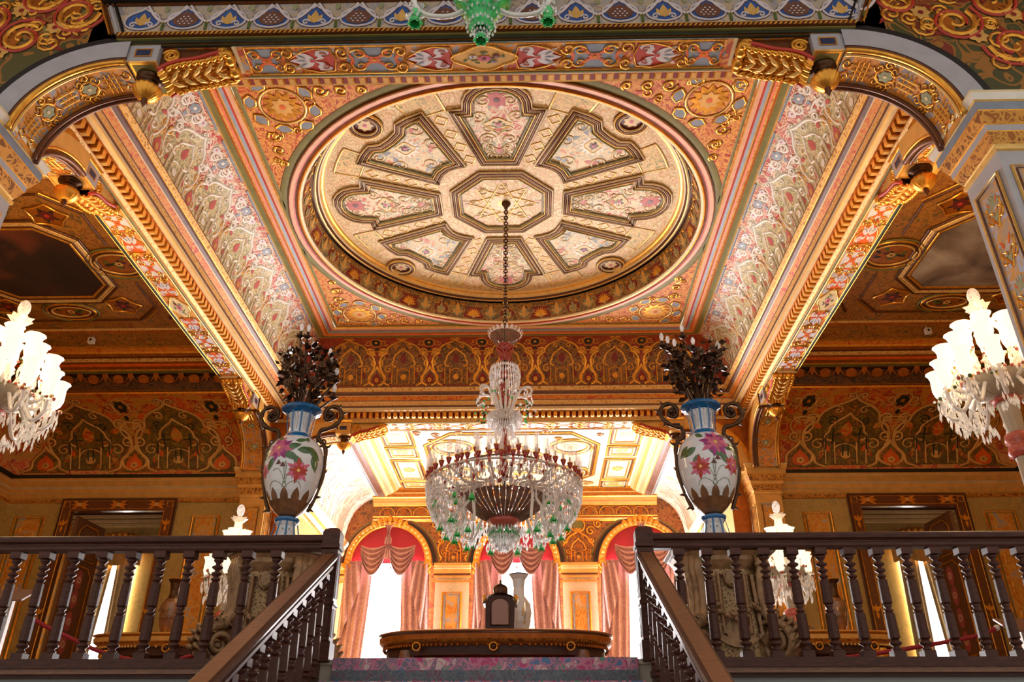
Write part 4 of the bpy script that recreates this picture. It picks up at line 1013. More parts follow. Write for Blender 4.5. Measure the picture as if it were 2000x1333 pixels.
    mb.build('ceiling', **S_)
    pt = MB(); o = octp(-0.01); pt.rings([[C(a, b, 0.004) for a, b in o], [C(a, b, 0.014) for a, b in o]], 'brown_gold', True)
    pt.poly([C(a, b, 0.014) for a, b in o], 'painting_sunset' if q < 0 else 'painting_clouds')
    t = pt.build('ceiling_painting', None, (q*px, 0, Z-0.01))
    t['category'] = 'painting'
    t['label'] = 'dark octagonal ceiling painting with a red sunset glow, over the left side room' if q < 0 else 'octagonal ceiling painting of brown storm clouds, over the right side room'
def build_door(q, n):
    W = lambda u, v, h: V3((q*u, YW-h, v))
    D0, D1, DH = 6.47, 8.20, 3.88; F0, F1, FH = 6.26, 8.41, 4.11
    root = empty('door_%d' % n, (q*7.33, YW, 0), **S_)
    L = (-q*7.33, -YW, 0)
    mb = MB()
    def bar(u0, u1, v0, v1):
        mb.add([W(u, v, h) for h in (0.0, 0.09) for (u, v) in ((u0, v0), (u1, v0), (u1, v1), (u0, v1))], [(4, 5, 6, 7), (0, 1, 5, 4), (1, 2, 6, 5), (2, 3, 7, 6), (3, 0, 4, 7)], 'wood_door')
    bar(F0, D0, 0, FH); bar(D1, F1, 0, FH); bar(D0, D1, DH, FH)
    P = lambda u, v, h: W(u, v, 0.09+h)
    ln = []
    for e, w, mt in ((0.0, 0.025, 'wood_dark'), (0.035, 0.014, 'gold'), (0.19, 0.018, 'gold')):
        ln.append(('r', [(F0+e, 0), (F0+e, FH-e), (F1-e, FH-e), (F1-e, 0)], w, mt))
    for cx in (F0+0.105, F1-0.105):
        s = 0.05; ln.append(('r', [(cx-s, FH-0.105-s), (cx+s, FH-0.105-s), (cx+s, FH-0.105+s), (cx-s, FH-0.105+s), (cx-s, FH-0.105-s)], 0.015, 'gold'))
        ln += [('f', leafp(cx, z, a, 0.13, 0.05), 'gold', 0.012) for z in (3.6, 2.0, 0.8) for a in (pi/2, -pi/2, 0.9, 2.2)]
    for cx in (F0+0.35, (F0+F1)/2, F1-0.35):
        ln += [('f', leafp(cx, FH-0.11, a, 0.17, 0.05), 'gold', 0.012) for a in (0, pi, 0.5, pi-0.5, -0.5, pi+0.5)]+[('f', circ(cx, FH-0.11, 0.04, 8), 'gold_pale', 0.018)]
    paint(mb, P, ln, 0.02)
    f = mb.build('frame', root); f.location = L
    # two leaves folded back into the next room
    for k, u in ((0, D0), (1, D1)):
        lf = MB(); s = 1 if k == 0 else -1
        A = V3((q*(u+s*0.02), YW+0.12, 0)); B = V3((q*(u+s*0.10), YW+1.0, 0)); dr = (B-A).normalized(); w = (B-A).length; Nn = V3((s*q, 0, 0))
        T = lambda a, v, h: A+dr*a+V3((0, 0, v))+Nn*h
        lf.add([T(a, v, h) for h in (-0.03, 0.03) for a, v in ((0, 0.02), (w, 0.02), (w, DH-0.03), (0, DH-0.03))], [(0, 1, 2, 3), (4, 5, 6, 7), (0, 1, 5, 4), (1, 2, 6, 5), (2, 3, 7, 6), (3, 0, 4, 7)], 'wood_table')
        pn = lambda z0, z1: [(0.12, z0), (0.12, z1-0.14), (0.26, z1), (w-0.26, z1), (w-0.12, z1-0.14), (w-0.12, z0), (0.12, z0)]
        m = [('r', pn(0.3, 1.2), 0.04, 'gold'), ('r', pn(1.35, 3.0), 0.04, 'gold'), ('r', pn(3.12, 3.75), 0.04, 'gold')]
        for z in (1.6, 2.0, 2.4, 2.75, 0.7, 3.4): m += [('f', circ(w/2, z, 0.10, 12, 0.18), 'rose', 0.008)]+flower(w/2, z, 0.08, 8, 'pink', 'rose', 0.014)
        paint(lf, lambda a, v, h: T(a, v, 0.03+h), m, 0.02)
        g = lf.build('door_leaf', root); g.location = L
    # the room beyond
    rb = MB(); y0, y1 = YW+0.05, 8.4; x0, x1 = q*4.6, q*10.4; zc = 5.0
    rb.quad((x0, y1, 0), (x1, y1, 0), (x1, y1, zc), (x0, y1, zc), 'wall_gilt'); rb.quad((x1, y0, 0), (x1, y1, 0), (x1, y1, zc), (x1, y0, zc), 'panel_orange')
    rb.quad((x0, y0, 0), (x0, y1, 0), (x0, y1, zc), (x0, y0, zc), 'panel_orange'); rb.quad((x0, y0, 0.001), (x1, y0, 0.001), (x1, y1, 0.001), (x0, y1, 0.001), 'parquet')
    rb.quad((x0, y0, zc), (x1, y0, zc), (x1, y1, zc), (x0, y1, zc), 'purple_brown')
    for z, o in ((4.95, 0.12), (4.85, 0.07), (4.76, 0.03)): rb.box(min(x0, x1), max(x0, x1), y1-o, y1, z-0.05, z+0.02, 'cream')
    rb.build('wall_beyond_left' if q < 0 else 'wall_beyond_right', **S_)
    wx = q*9.1; wy = y1-0.04
    wn = MB(); wn.quad((wx-0.42, wy, 0.1), (wx+0.42, wy, 0.1), (wx+0.42, wy, 4.0), (wx-0.42, wy, 4.0), 'sky_glow')
    wn.build('window_%d' % (3+n), **S_)
    return wx, wy
def curtain_beyond(q, wx, wy):
    t = thing('window_curtain', 'cream curtain with gilt pelmet seen through the %s doorway' % ('left' if q < 0 else 'right'), 'curtain', (wx, wy, 0), 'curtains in the rooms beyond the doors')
    for s in (-1, 1):
        mb = MB()
        mb.grid(lambda u, v: V3((s*(0.20-0.16*v+0.42*u), -0.10+0.035*sin(u*22), 0.05+3.95*v)), 30, 8, 'cream')
        mb.build('drape', t)
    mb = MB()
    mb.grid(lambda u, v: V3((-0.62+1.24*u, -0.16+0.03*sin(u*24), 4.1-0.35*v*(0.6+0.4*abs(cos(u*2*pi))))), 40, 5, 'cream_gold')
    mb.build('swag', t)
    mb = MB(); mb.box(-0.68, 0.68, -0.22, -0.02, 4.08, 4.20, 'gold')
    for k in range(13):
        a = pi*k/12; mb.ball((0.55*cos(a), -0.16, 4.20+0.28*sin(a)), 0.075, 'gold', 8, 6)
        mb.tube([(0.3*cos(a), -0.16, 4.20), (0.5*cos(a), -0.17, 4.24+0.22*sin(a))], 0.03, 'gold', 6)
    mb.build('pelmet', t)
# ---- back (window) room
BX, BY0, BY1 = 4.15, 4.70, 9.10
def back_cove(v):
    t = max(0, min(1, v))*pi/2; return 3.40+0.70*cos(t), 4.52+1.06*sin(t)
WIN = [(-2.97, 0.86), (0.05, 0.86), (2.99, 0.86)]; SPR = 3.95
def build_back_room():
    for q, nm in ((-1, 'wall_side_left'), (1, 'wall_side_right')):
        mb = MB()
        prof = [(BX, 0, ''), (BX, 4.05, 'wall_gilt'), (BX-.04, 4.07, 'gold'), (BX-.04, 4.14, 'leaf_gold'), (BX-.09, 4.2, 'cream'), (BX-.09, 4.3, 'cream_gold'), (BX-.17, 4.42, 'cream'), (BX-.18, 4.47, 'cream'), (BX-.05, 4.5, 'cream_gold')]
        for (x0, z0, _), (x1, z1, m) in zip(prof, prof[1:]): mb.quad((q*x0, BY0, z0), (q*x0, BY1, z0), (q*x1, BY1, z1), (q*x1, BY0, z1), m)
        n = 12
        for i in range(n):
            a, b = back_cove(i/n), back_cove((i+1)/n)
            mb.add([(q*a[0], BY0, a[1]), (q*a[0], BY1, a[1]), (q*b[0], BY1, b[1]), (q*b[0], BY0, b[1])], [(0, 1, 2, 3)], 'pale_cove', True)
        for i in range(n):                   # end face closing the vault against the hall's back beam
            a, b = back_cove(i/n), back_cove((i+1)/n)
            mb.quad((q*a[0], BY0+0.01, a[1]), (q*b[0], BY0+0.01, b[1]), (q*5.0, BY0+0.01, b[1]), (q*5.0, BY0+0.01, a[1]), 'gold_deep')
        mb.quad((q*3.4, BY0+0.01, 5.58), (q*5.0, BY0+0.01, 5.58), (q*5.0, BY0+0.01, 6.8), (q*3.4, BY0+0.01, 6.8), 'gold_deep')
        mb.quad((q*BX, BY0+0.01, 0), (q*5.0, BY0+0.01, 0), (q*5.0, BY0+0.01, 4.52), (q*BX, BY0+0.01, 4.52), 'gold_deep')
        def S(u, v, h): a = back_cove(v/1.4); return V3((q*(a[0]-h), u, a[1]-h*0.4))
        for k in range(5):
            paint(mb, S, tf(m_ogee('white_paint', 'pink', 'pale_cove', 0.05), 5.1+k*1.0, 0.05, 0.95, 1.25, 0, 1.0), 0.015)
            if k < 4: paint(mb, S, tf(m_between('white_paint', 'pink', 'cream', 0.05), 5.6+k*1.0, 0.05, 0.95, 1.3, 0, 1.0), 0.013)
        prof = [(3.40, 5.58, ''), (3.37, 5.56, 'white_paint'), (3.32, 5.56, 'grey_blue'), (3.30, 5.54, 'white_paint'), (3.22, 5.54, 'purple_brown'), (3.14, 5.56, 'purple_brown'), (3.11, 5.55, 'gold_pale'), (3.06, 5.60, 'cream'), (3.03, 5.59, 'gold_pale'), (2.99, 5.62, 'pink'), (2.92, 5.66, 'cream'), (2.90, 5.65, 'gold'), (2.85, 5.68, 'cream_gold'), (2.80, 5.74, 'cream')]
        for (x0, z0, _), (x1, z1, m) in zip(prof, prof[1:]): mb.quad((q*x0, BY0, z0), (q*x0, BY1-0.3, z0), (q*x1, BY1-0.3, z1), (q*x1, BY0, z1), m)
        mb.build(nm, **S_)
    # ceiling
    mb = MB(); Z = 5.75
    mb.quad((-3.4, BY0, Z), (3.4, BY0, Z), (3.4, BY1, Z), (-3.4, BY1, Z), 'pale_ceiling')
    C = lambda u, v, h: V3((u, v, Z-h)); m = []
    def rect(x0, x1, y0, y1, ww=1):
        for e, w, mt in ((0, 0.05, 'gold'), (0.045, 0.04, 'brown_gold'), (0.085, 0.04, 'cream'), (0.12, 0.025, 'gold')):
            m.append(('r', [(x0+e, y0+e), (x1-e, y0+e), (x1-e, y1-e), (x0+e, y1-e), (x0+e, y0+e)], w*ww, mt))
        m.extend(flower((x0+x1)/2, (y0+y1)/2, 0.16, 8, 'cream_gold', 'pink', 0.008))
    for q in (-1, 1):
        for y0, y1 in ((5.0, 6.0), (6.1, 6.7), (6.85, 8.15), (8.25, 8.75)): rect(*sorted((q*2.72, q*2.05)), y0, y1)
        for cx, cy in ((q*1.28, 6.15), (q*1.28, 7.75)):
            for e, w, mt in ((0, 0.06, 'gold'), (0.05, 0.05, 'brown_gold'), (0.09, 0.04, 'cream'), (0.12, 0.03, 'gold')):
                cc = circ(cx, cy, 0.46-e, 30, 0.42-e); m.append(('r', cc+[cc[0]], w, mt))
            m += flower(cx, cy, 0.2, 8, 'pink', 'sage', 0.008)
    for e, w, mt in ((0, 0.06, 'gold'), (0.06, 0.05, 'brown_gold'), (0.11, 0.04, 'cream')):
        o = [(-1.85+e, 6.0), (-1.25, 5.35+e), (1.25, 5.35+e), (1.85-e, 6.0), (1.85-e, 7.9), (1.25, 8.55-e), (-1.25, 8.55-e), (-1.85+e, 7.9)]; m.append(('r', o+[o[0]], w, mt))
    o = [(0.75*cos(pi/8+k*pi/4), 6.95+0.85*sin(pi/8+k*pi/4)) for k in range(8)]
    for w, mt, f in ((0.06, 'gold', 1), (0.05, 'brown_gold', 0.93), (0.04, 'cream', 0.87)): m.append(('r', [(a*f, 6.95+(b-6.95)*f) for a, b in o+[o[0]]], w, mt))
    for k in range(40):
        rnd = random.Random(k); m.append(('r', spiral(rnd.uniform(-2, 2), rnd.uniform(4.95, 8.6), rnd.uniform(0.08, 0.16), 0.02, rnd.uniform(0, 6), 1.3, 10), 0.025, ('white_paint', 'pink', 'cream_gold')[k % 3]))
    paint(mb, C, m, 0.03)
    prof = [(0.0, 5.0, ''), (0.03, 5.03, 'gold'), (0.06, 5.06, 'cream_gold'), (0.06, 5.10, 'gold_deep'), (0.08, 5.12, 'gold'), (0.08, 5.36, 'window_spandrel'), (0.12, 5.38, 'gold'), (0.16, 5.44, 'cream_gold'), (0.18, 5.46, 'gold_deep'), (0.22, 5.53, 'cream_gold'), (0.25, 5.55, 'gold'), (0.30, 5.62, 'gold_deep'), (0.32, 5.64, 'cream_gold'), (0.36, 5.70, 'gold_deep'), (0.38, 5.75, 'gold')]
    for (d0, z0, _), (d1, z1, mm) in zip(prof, prof[1:]): mb.quad((-3.45, BY1-d0, z0), (3.45, BY1-d0, z0), (3.45, BY1-d1, z1), (-3.45, BY1-d1, z1), mm)
    for k in range(16):
        u = -3.1+k*0.41; paint(mb, lambda a, b, h: V3((a, BY1-0.08-h, b)), [('r', bez((u-0.18, 5.14), (u-0.2, 5.4), (u+0.2, 5.4), (u+0.18, 5.14), 10), 0.025, 'gold'), ('f', leafp(u, 5.14, pi/2, 0.18, 0.12), 'gold_deep', 0.008)], 0.015)
    mb.build('ceiling', **S_)
    # window wall
    mb = MB(); Y = BY1; top = 5.75
    xs = [-BX-0.3]
    for cx, hw in WIN: xs += [cx-hw, cx+hw]
    xs.append(BX+0.3)
    for i in range(0, len(xs), 2): mb.quad((xs[i], Y, 0), (xs[i+1], Y, 0), (xs[i+1], Y, top), (xs[i], Y, top), 'window_spandrel' )
    n = 20
    for cx, hw in WIN:
        for i in range(n):
            a, b = pi*i/n, pi*(i+1)/n
            p = [(cx+hw*cos(a), SPR+hw*sin(a)), (cx+hw*cos(b), SPR+hw*sin(b))]
            mb.quad((p[0][0], Y, p[0][1]), (p[1][0], Y, p[1][1]), (p[1][0], Y, top), (p[0][0], Y, top), 'window_spandrel')
            mb.quad((p[0][0], Y, p[0][1]), (p[1][0], Y, p[1][1]), (p[1][0], Y+0.3, p[1][1]), (p[0][0], Y+0.3, p[0][1]), 'cream')
        for s in (-1, 1): mb.quad((cx+s*hw, Y, 0), (cx+s*hw, Y, SPR), (cx+s*hw, Y+0.3, SPR), (cx+s*hw, Y+0.3, 0), 'cream')
        # dark outer archivolt
        for r0, r1, mt, d in ((1.03, 1.12, 'black_band', 0.05), (1.12, 1.16, 'brown_gold', 0.04), (1.16, 1.20, 'olive', 0.03)):
            mb.rings([[(cx+r0*cos(pi*i/n), Y-d, SPR-0.02+r0*sin(pi*i/n)) for i in range(n+1)], [(cx+r1*cos(pi*i/n), Y-d, SPR-0.02+r1*sin(pi*i/n)) for i in range(n+1)]], mt, False)
    S = lambda u, v, h: V3((u, Y-h, v))
    for cx in (-1.46, 1.52, -4.3, 4.3):
        mb.add([S(cx-0.40, 0, 0.02), S(cx+0.40, 0, 0.02), S(cx+0.40, 3.72, 0.02), S(cx-0.40, 3.72, 0.02)], [(0, 1, 2, 3)], 'wall_gilt_lit')
        for z0, z1, o, mt in ((3.55, 3.58, 0.06, 'gold'), (3.64, 3.70, 0.06, 'cream_gold'), (3.70, 3.74, 0.09, 'brown_gold'), (3.74, 3.84, 0.10, 'cream_gold'), (3.84, 3.90, 0.13, 'cream'), (3.90, 3.97, 0.16, 'cream_gold')):
            mb.box(cx-0.43, cx+0.43, Y-o, Y, z0, z1, mt)
        if abs(cx) < 3:
            x0, x1, z0, z1 = cx-0.22, cx+0.22, 0.9, 3.32
            mb.add([S(x0, z0, 0.03), S(x1, z0, 0.03), S(x1, z1, 0.03), S(x0, z1, 0.03)], [(0, 1, 2, 3)], 'panel_orange')
            paint(mb, S, [('r', [(x0, z0), (x1, z0), (x1, z1), (x0, z1), (x0, z0)], 0.05, 'gold'), ('r', [(x0+.06, z0), (x1-.06, z0), (x1-.06, z1-.06), (x0+.06, z1-.06), (x0+.06, z0)], 0.05, 'grey_blue')], 0.05)
            for i in range(2): paint(mb, S, tf(m_panel('gold', 'orange', 'gold_pale', 2), cx, 1.0+i*1.15, 0.34, 0.56, 0, 0.4), 0.045)
            paint(mb, S, tf(m_ogee('gold', 'gold_deep', 'window_spandrel', 0.06), cx, 4.02, 0.8, 0.75, 0, 0.8), 0.03)
            paint(mb, S, [('f', circ(cx, 4.9, 0.14, 14), 'olive', 0.01), ('r', circ(cx, 4.9, 0.17, 16)+[circ(cx, 4.9, 0.17, 16)[0]], 0.04, 'gold')], 0.03)
            for s in (-1, 1): paint(mb, S, [('r', spiral(cx+s*0.3, 4.75, 0.12, 0.02, 0.5, 1.3*s, 12), 0.04, 'gold'), ('r', spiral(cx+s*0.48, 4.93, 0.1, 0.02, 2.5, 1.3*s, 12), 0.035, 'gold')], 0.025)
    mb.build('wall_back', **S_)
    for k, (cx, hw) in enumerate(WIN):
        w = MB()
        pane = [(cx-hw, Y+0.2, 0.02), (cx+hw, Y+0.2, 0.02), (cx+hw, Y+0.2, SPR)]+[(cx+hw*cos(pi*i/16), Y+0.2, SPR+hw*sin(pi*i/16)) for i in range(1, 16)]+[(cx-hw, Y+0.2, SPR)]
        w.poly(pane, 'clear_pane')
        o = w.build('window_%d' % (k+1), **S_)
        fr = MB()
        for x in (cx-hw+0.03, cx+hw-0.03): fr.box(x-0.03, x+0.03, Y+0.17, Y+0.23, 0.02, SPR, 'white_paint')
        fr.box(cx-0.015, cx+0.015, Y+0.18, Y+0.22, 0.02, SPR+hw-0.02, 'white_paint'); fr.box(cx-hw, cx+hw, Y+0.18, Y+0.22, SPR-0.03, SPR, 'white_paint')
        fr.build('window_frame', o)
    sk = MB(); sk.quad((-4.4, Y+0.55, -0.2), (4.4, Y+0.55, -0.2), (4.4, Y+0.55, 5.6), (-4.4, Y+0.55, 5.6), 'sky_glow'); sk.build('sky', **S_)
def curtain(cx, hw, where):
    t = thing('window_curtain', where, 'curtain', (cx, BY1-0.22, 0), 'arched window curtains')
    n = 26
    mb = MB()                              # gilt arched pelmet
    for r0, r1, y0, y1, m in ((0.87, 1.02, -0.05, 0.06, 'gold'),):
        rs = []
        for r, y in ((r0, y1), (r0, y0), ((r0+r1)/2, y0-0.04), (r1, y0), (r1, y1)):
            rs.append([(r*cos(pi*i/n), y, SPR+r*sin(pi*i/n)) for i in range(n+1)])
        mb.rings(rs, m, False, False, True)
    for i in range(n+1):
        a = pi*i/n; mb.ball((0.945*cos(a), -0.09, SPR+0.945*sin(a)), 0.042, 'gold_pale', 8, 6)
    for s in (-1, 1):
        for k in range(6): mb.ball((s*(0.945+0.03*sin(k*2)), -0.07, SPR-0.02-0.05*k), 0.085-0.008*k, 'gold', 8, 6)
        mb.tube([(s*(0.95+p[0]), -0.11, SPR-0.08+p[1]) for p in spiral(0, 0, 0.10, 0.02, 1, 1.6, 18)], 0.022, 'gold', 6)
    for k in range(7):
        a = pi/2+(k-3)*0.13; mb.ball((0.98*cos(a), -0.10, SPR+0.98*sin(a)+0.02*(3-abs(k-3))), 0.075, 'gold', 8, 6)
        mb.tube([(0.86*cos(a), -0.12, SPR+0.86*sin(a)), (1.08*cos(a), -0.13, SPR+1.08*sin(a))], 0.022, 'gold_pale', 6)
    mb.build('pelmet', t)
    mb = MB()                              # red silk lunette
    pts = [(0.9*cos(pi*i/n), 0.03, SPR+0.9*sin(pi*i/n)) for i in range(n+1)]
    mb.poly([(0.9, 0.03, SPR+0.02)]+pts+[(-0.9, 0.03, SPR+0.02)], 'red_silk'); mb.build('valance', t)
    for s in (-1, 1):
        mb = MB()                          # drape, wider apart towards the floor
        def F(u, v):
            z = 0.02+(SPR+0.02)*v; inner = 0.33+0.22*(1-v)**1.2; outer = 0.98+0.12*(1-v)
            x = inner+(outer-inner)*u
            return V3((s*x, -0.06+0.05*sin(u*26+v*1.5)*(0.5+0.5*u)+0.02*sin(u*9), z))
        mb.grid(F, 60, 10, 'damask'); mb.build('drape', t)
        mb = MB()                          # jabot over the drape
        def J(u, v):
            z = SPR-0.05-(0.55+1.1*u)*v; x = 0.62+0.36*u-0.05*v
            return V3((s*x, -0.14+0.04*sin(u*20+v*2), z))
        mb.grid(J, 36, 8, 'damask'); mb.build('tail', t)
        mb = MB()                          # swag
        def G(u, v):
            x = 0.02+0.62*u; sag = (0.10+0.46*v)*4*u*(1-u)
            z0 = SPR+0.42-0.02*u; z = z0-0.08*v-sag-0.12*(1-v)*0
            return V3((s*x, -0.13-0.08*sin(pi*u)-0.05*sin(v*34)*sin(pi*u)**0.6, z-0.12*v))
        mb.grid(G, 28, 84, 'damask'); mb.build('swag', t)
    mb = MB()
    mb.grid(lambda u, v: V3(((u-0.5)*(0.22-0.16*sin(pi*min(1, v*1.4)*0.9)), -0.20+0.025*sin(u*20), SPR+0.86-0.46*v)), 24, 10, 'damask')
    mb.grid(lambda u, v: V3(((u-0.5)*(0.05+0.16*v), -0.21+0.02*sin(u*18), SPR+0.40-0.36*v*(1-0.2*abs(u-0.5)))), 20, 6, 'damask')
    mb.build('centre_tail', t)
def build_floor():
    mb = MB()
    mb.box(-9.6, 9.6, -4.76, 9.7, -0.15, 0.0, 'parquet'); mb.build('floor', **S_)
    mb = MB(); mb.box(-9.6, 9.6, -14, -4.9, -2.9, -2.8, 'parquet'); mb.build('floor', **S_)
    mb = MB()                              # landing edge mouldings either side of the stairs, wall under it
    for x0, x1 in ((-9.6, -0.93), (1.18, 9.6)):
        for z0, z1, y, m in ((-0.03, 0.0, -4.87, 'wood_dark'), (-0.055, -0.03, -4.89, 'wood_dark'), (-0.085, -0.055, -4.87, 'wood_rail'), (-0.105, -0.085, -4.84, 'wood_dark')): mb.box(x0, x1, y, -4.72, z0, z1, m)
        mb.box(x0, x1, -4.80, -4.74, -2.8, -0.105, 'plaster')
    mb.build('wall_landing', **S_)
    st = MB()
    for k in range(15):
        y = -4.80-0.30*k; z = -0.162*k
        st.box(-0.86, 1.11, y-0.0, y+0.35 if k else -4.7, z-0.17 if k else -0.17, z if k else -0.001, 'marble')
        st.box(-0.86, 1.11, y-0.02, y+0.05, z-0.03, z-0.002, 'marble')
    for x0, x1 in ((-0.98, -0.86), (1.11, 1.23)):
        n = 15; st.add([(x, y, z) for x in (x0, x1) for y, z in ((-4.8, -0.0), (-4.8, -0.5), (-9.3, -2.93), (-9.3, -2.43))], [(0, 1, 2, 3), (4, 5, 6, 7), (0, 1, 5, 4), (1, 2, 6, 5), (2, 3, 7, 6), (3, 0, 4, 7)], 'wood_dark')
    st.build('floor_stairs', **S_)
    c = MB()
    c.quad((-0.78, -4.835, 0.006), (1.03, -4.835, 0.006), (1.03, -3.2, 0.006), (-0.78, -3.2, 0.006), 'carpet')
    for k in range(15):
        y = -4.835-0.30*k; z = -0.162*k+0.006
        c.quad((-0.78, y, z), (1.03, y, z), (1.03, y, z-0.07), (-0.78, y, z-0.07), 'carpet')
        c.quad((-0.78, y, z-0.07), (1.03, y, z-0.07), (1.03, y, z-0.17), (-0.78, y, z-0.17), 'carpet_plain')
        c.quad((-0.78, y, z-0.162), (1.03, y, z-0.162), (1.03, y-0.30, z-0.162), (-0.78, y-0.30, z-0.162), 'carpet')
    o = c.build('stair_carpet'); o['label'] = 'dark patterned carpet running over the top of the central stairs'; o['category'] = 'carpet'
    # stair hall: roof over the landing edge
    mb = MB(); mb.box(-8, 8, -7.2, -4.67, 7.3, 7.4, 'gold_deep'); mb.build('ceiling', **S_)
for q, n in ((-1, 1), (1, 2)):
    build_side(q); wxy = build_door(q, n); curtain_beyond(q, *wxy)
build_back_room(); build_floor()
for (cx, hw), w in zip(WIN, ('dusty pink damask curtain with gilt arched pelmet at the left of three back windows', 'dusty pink damask curtain with gilt arched pelmet at the middle window behind the clock', 'dusty pink damask curtain with gilt arched pelmet at the right of three back windows')): curtain(cx, hw, w)
# ------------------------------------------------------------------ balustrades
YB = -4.80
def baluster_mb(H=0.655):
    mb = MB(); k = H/0.655
    mb.bevbox(-0.036, 0.036, -0.036, 0.036, 0, 0.042*k, 0.003, 'wood_dark'); mb.bevbox(-0.036, 0.036, -0.036, 0.036, H-0.045*k, H, 0.003, 'wood_dark')
    pr = [(0.022, 0.042), (0.03, 0.05), (0.02, 0.058), (0.017, 0.066), (0.034, 0.078), (0.036, 0.086), (0.028, 0.096), (0.018, 0.104)]
    mb.lathe([(r, z*k) for r, z in pr], 'wood_dark', 16)
    mb.lathe([(0.022, 0.104*k), (0.033, 0.112*k), (0.030, 0.255*k), (0.022, 0.263*k)], 'wood_dark', 8, rot=pi/8, smooth=False)
    mb.lathe([(r, z*k) for r, z in [(0.018, 0.263), (0.03, 0.274), (0.018, 0.282), (0.016, 0.29), (0.026, 0.30), (0.018, 0.31)]], 'wood_dark', 16)
    mb.lathe([(0.022, 0.31*k), (0.031, 0.318*k), (0.028, 0.455*k), (0.02, 0.463*k)], 'wood_dark', 8, rot=pi/8, smooth=False)
    pr = [(0.016, 0.463), (0.026, 0.474), (0.028, 0.482), (0.015, 0.49), (0.014, 0.498), (0.032, 0.51), (0.03, 0.52), (0.014, 0.528), (0.013, 0.536), (0.034, 0.55), (0.032, 0.56), (0.015, 0.568), (0.014, 0.578), (0.028, 0.592), (0.03, 0.60), (0.02, 0.61)]
    mb.lathe([(r, z*k) for r, z in pr], 'wood_dark', 16)
    return mb
BAL = baluster_mb().build('baluster'); COL.objects.unlink(BAL)
BALS = baluster_mb(0.60).build('baluster'); COL.objects.unlink(BALS)
def put(proto, parent, loc, name):
    c = proto.copy(); c.name = name; COL.objects.link(c); c.parent = parent; c.location = loc; return c
def newel(x, parent, side):
    mb = MB(); w = 0.052
    mb.bevbox(-w-0.012, w+0.012, -w-0.012, w+0.012, -0.02, 0.10, 0.005, 'wood_dark'); mb.bevbox(-w, w, -w, w, 0.10, 0.66, 0.006, 'wood_dark')
    mb.bevbox(-w-0.008, w+0.008, -w-0.008, w+0.008, 0.31, 0.335, 0.004, 'wood_dark')
    mb.bevbox(-w-0.010, w+0.010, -w-0.010, w+0.010, 0.66, 0.69, 0.004, 'wood_dark')
    mb.rings([[(sx*e, sy*e, z) for sx, sy in ((-1, -1), (1, -1), (1, 1), (-1, 1))] for e, z in ((w+0.002, 0.69), (w+0.004, 0.765), (w-0.006, 0.785), (w-0.03, 0.80))], 'wood_dark', True, True)
    for z0, z1 in ((0.13, 0.29), (0.36, 0.63)):
        for ax in range(4):
            a = ax*pi/2; S = lambda u, v, h: V3((cos(a)*(w+h)-sin(a)*u, sin(a)*(w+h)+cos(a)*u, v))
            paint(mb, S, [('r', [(-0.03, z0), (0.03, z0), (0.03, z1), (-0.03, z1), (-0.03, z0)], 0.008, 'wood_dark')], 0.006)
    o = mb.build('newel_post', parent); o.location = (x, 0, 0); return o
def rail_profile(mb, pts3, side, up, mat_top='wood_dark', k=1.0):
    """handrail moulded along pts3: list of points; side, up unit vectors"""
    prof = [(-0.030, 0.0), (-0.036, 0.012), (-0.036, 0.03), (-0.028, 0.038), (-0.028, 0.046), (-0.046, 0.058), (-0.050, 0.075), (-0.044, 0.090), (-0.03, 0.098), (0.03, 0.098), (0.044, 0.090), (0.050, 0.075), (0.046, 0.058), (0.028, 0.046), (0.028, 0.038), (0.036, 0.03), (0.036, 0.012), (0.030, 0.0)]
    rings = [[V3(p)+side*(a*k)+up*b for a, b in prof] for p in pts3]
    mb.rings(rings, 'wood_dark', True, True)
for q, lab in ((-1, 'dark turned-wood balustrade along the left of the landing'), (1, 'dark turned-wood balustrade along the right of the landing')):
    t = thing('balustrade', lab, 'balustrade', (0, YB, 0), 'landing balustrades')
    xn = -0.865 if q < 0 else 1.12
    newel(xn, t, q)
    xs = [-1.21-0.1855*i for i in range(17)] if q < 0 else [1.33+0.1775*i for i in range(17)]
    for x in xs: put(BAL, t, (x, 0, 0.0), 'baluster')
    mb = MB(); x1 = q*4.30
    rail_profile(mb, [(xn+q*0.05, 0, 0.655), (x1, 0, 0.655)], V3((0, 1, 0)), V3((0, 0, 1))); mb.build('handrail', t)
# the two flights' railings (down towards the viewer)
SL = 0.54
for q, lab in ((-1, 'sloping dark wood stair railing on the left of the flight'), (1, 'sloping dark wood stair railing on the right of the flight')):
    xn = -0.865 if q < 0 else 1.12
    t = thing('stair_railing', lab, 'railing', (xn, YB, 0), 'stair railings')
    mb = MB(); n = sqrt(1+SL*SL); upv = V3((0, -SL/n, 1/n))
    z0 = 0.535
    prof_t = [(0, -0.068, z0-SL*0.023), (0, -4.6, z0-SL*4.555)]
    rail_profile(mb, prof_t, V3((1, 0, 0)), V3((0, 0, 1)), k=1.15)
    S = lambda u, v, h: V3((u, -0.045-v, z0+0.0985-SL*v+h))
    mb.add([S(-0.036, 0.024, .001), S(0.036, 0.024, .001), S(0.036, 4.5, .001), S(-0.036, 4.5, .001)], [(0, 1, 2, 3)], 'wood_rail')
    mb.build('handrail', t)
    for i in range(26):
        y = -0.16-0.15*i; zt = z0-SL*(-y-0.045)
        put(BALS, t, (0, y, zt-0.60+0.005), 'baluster')
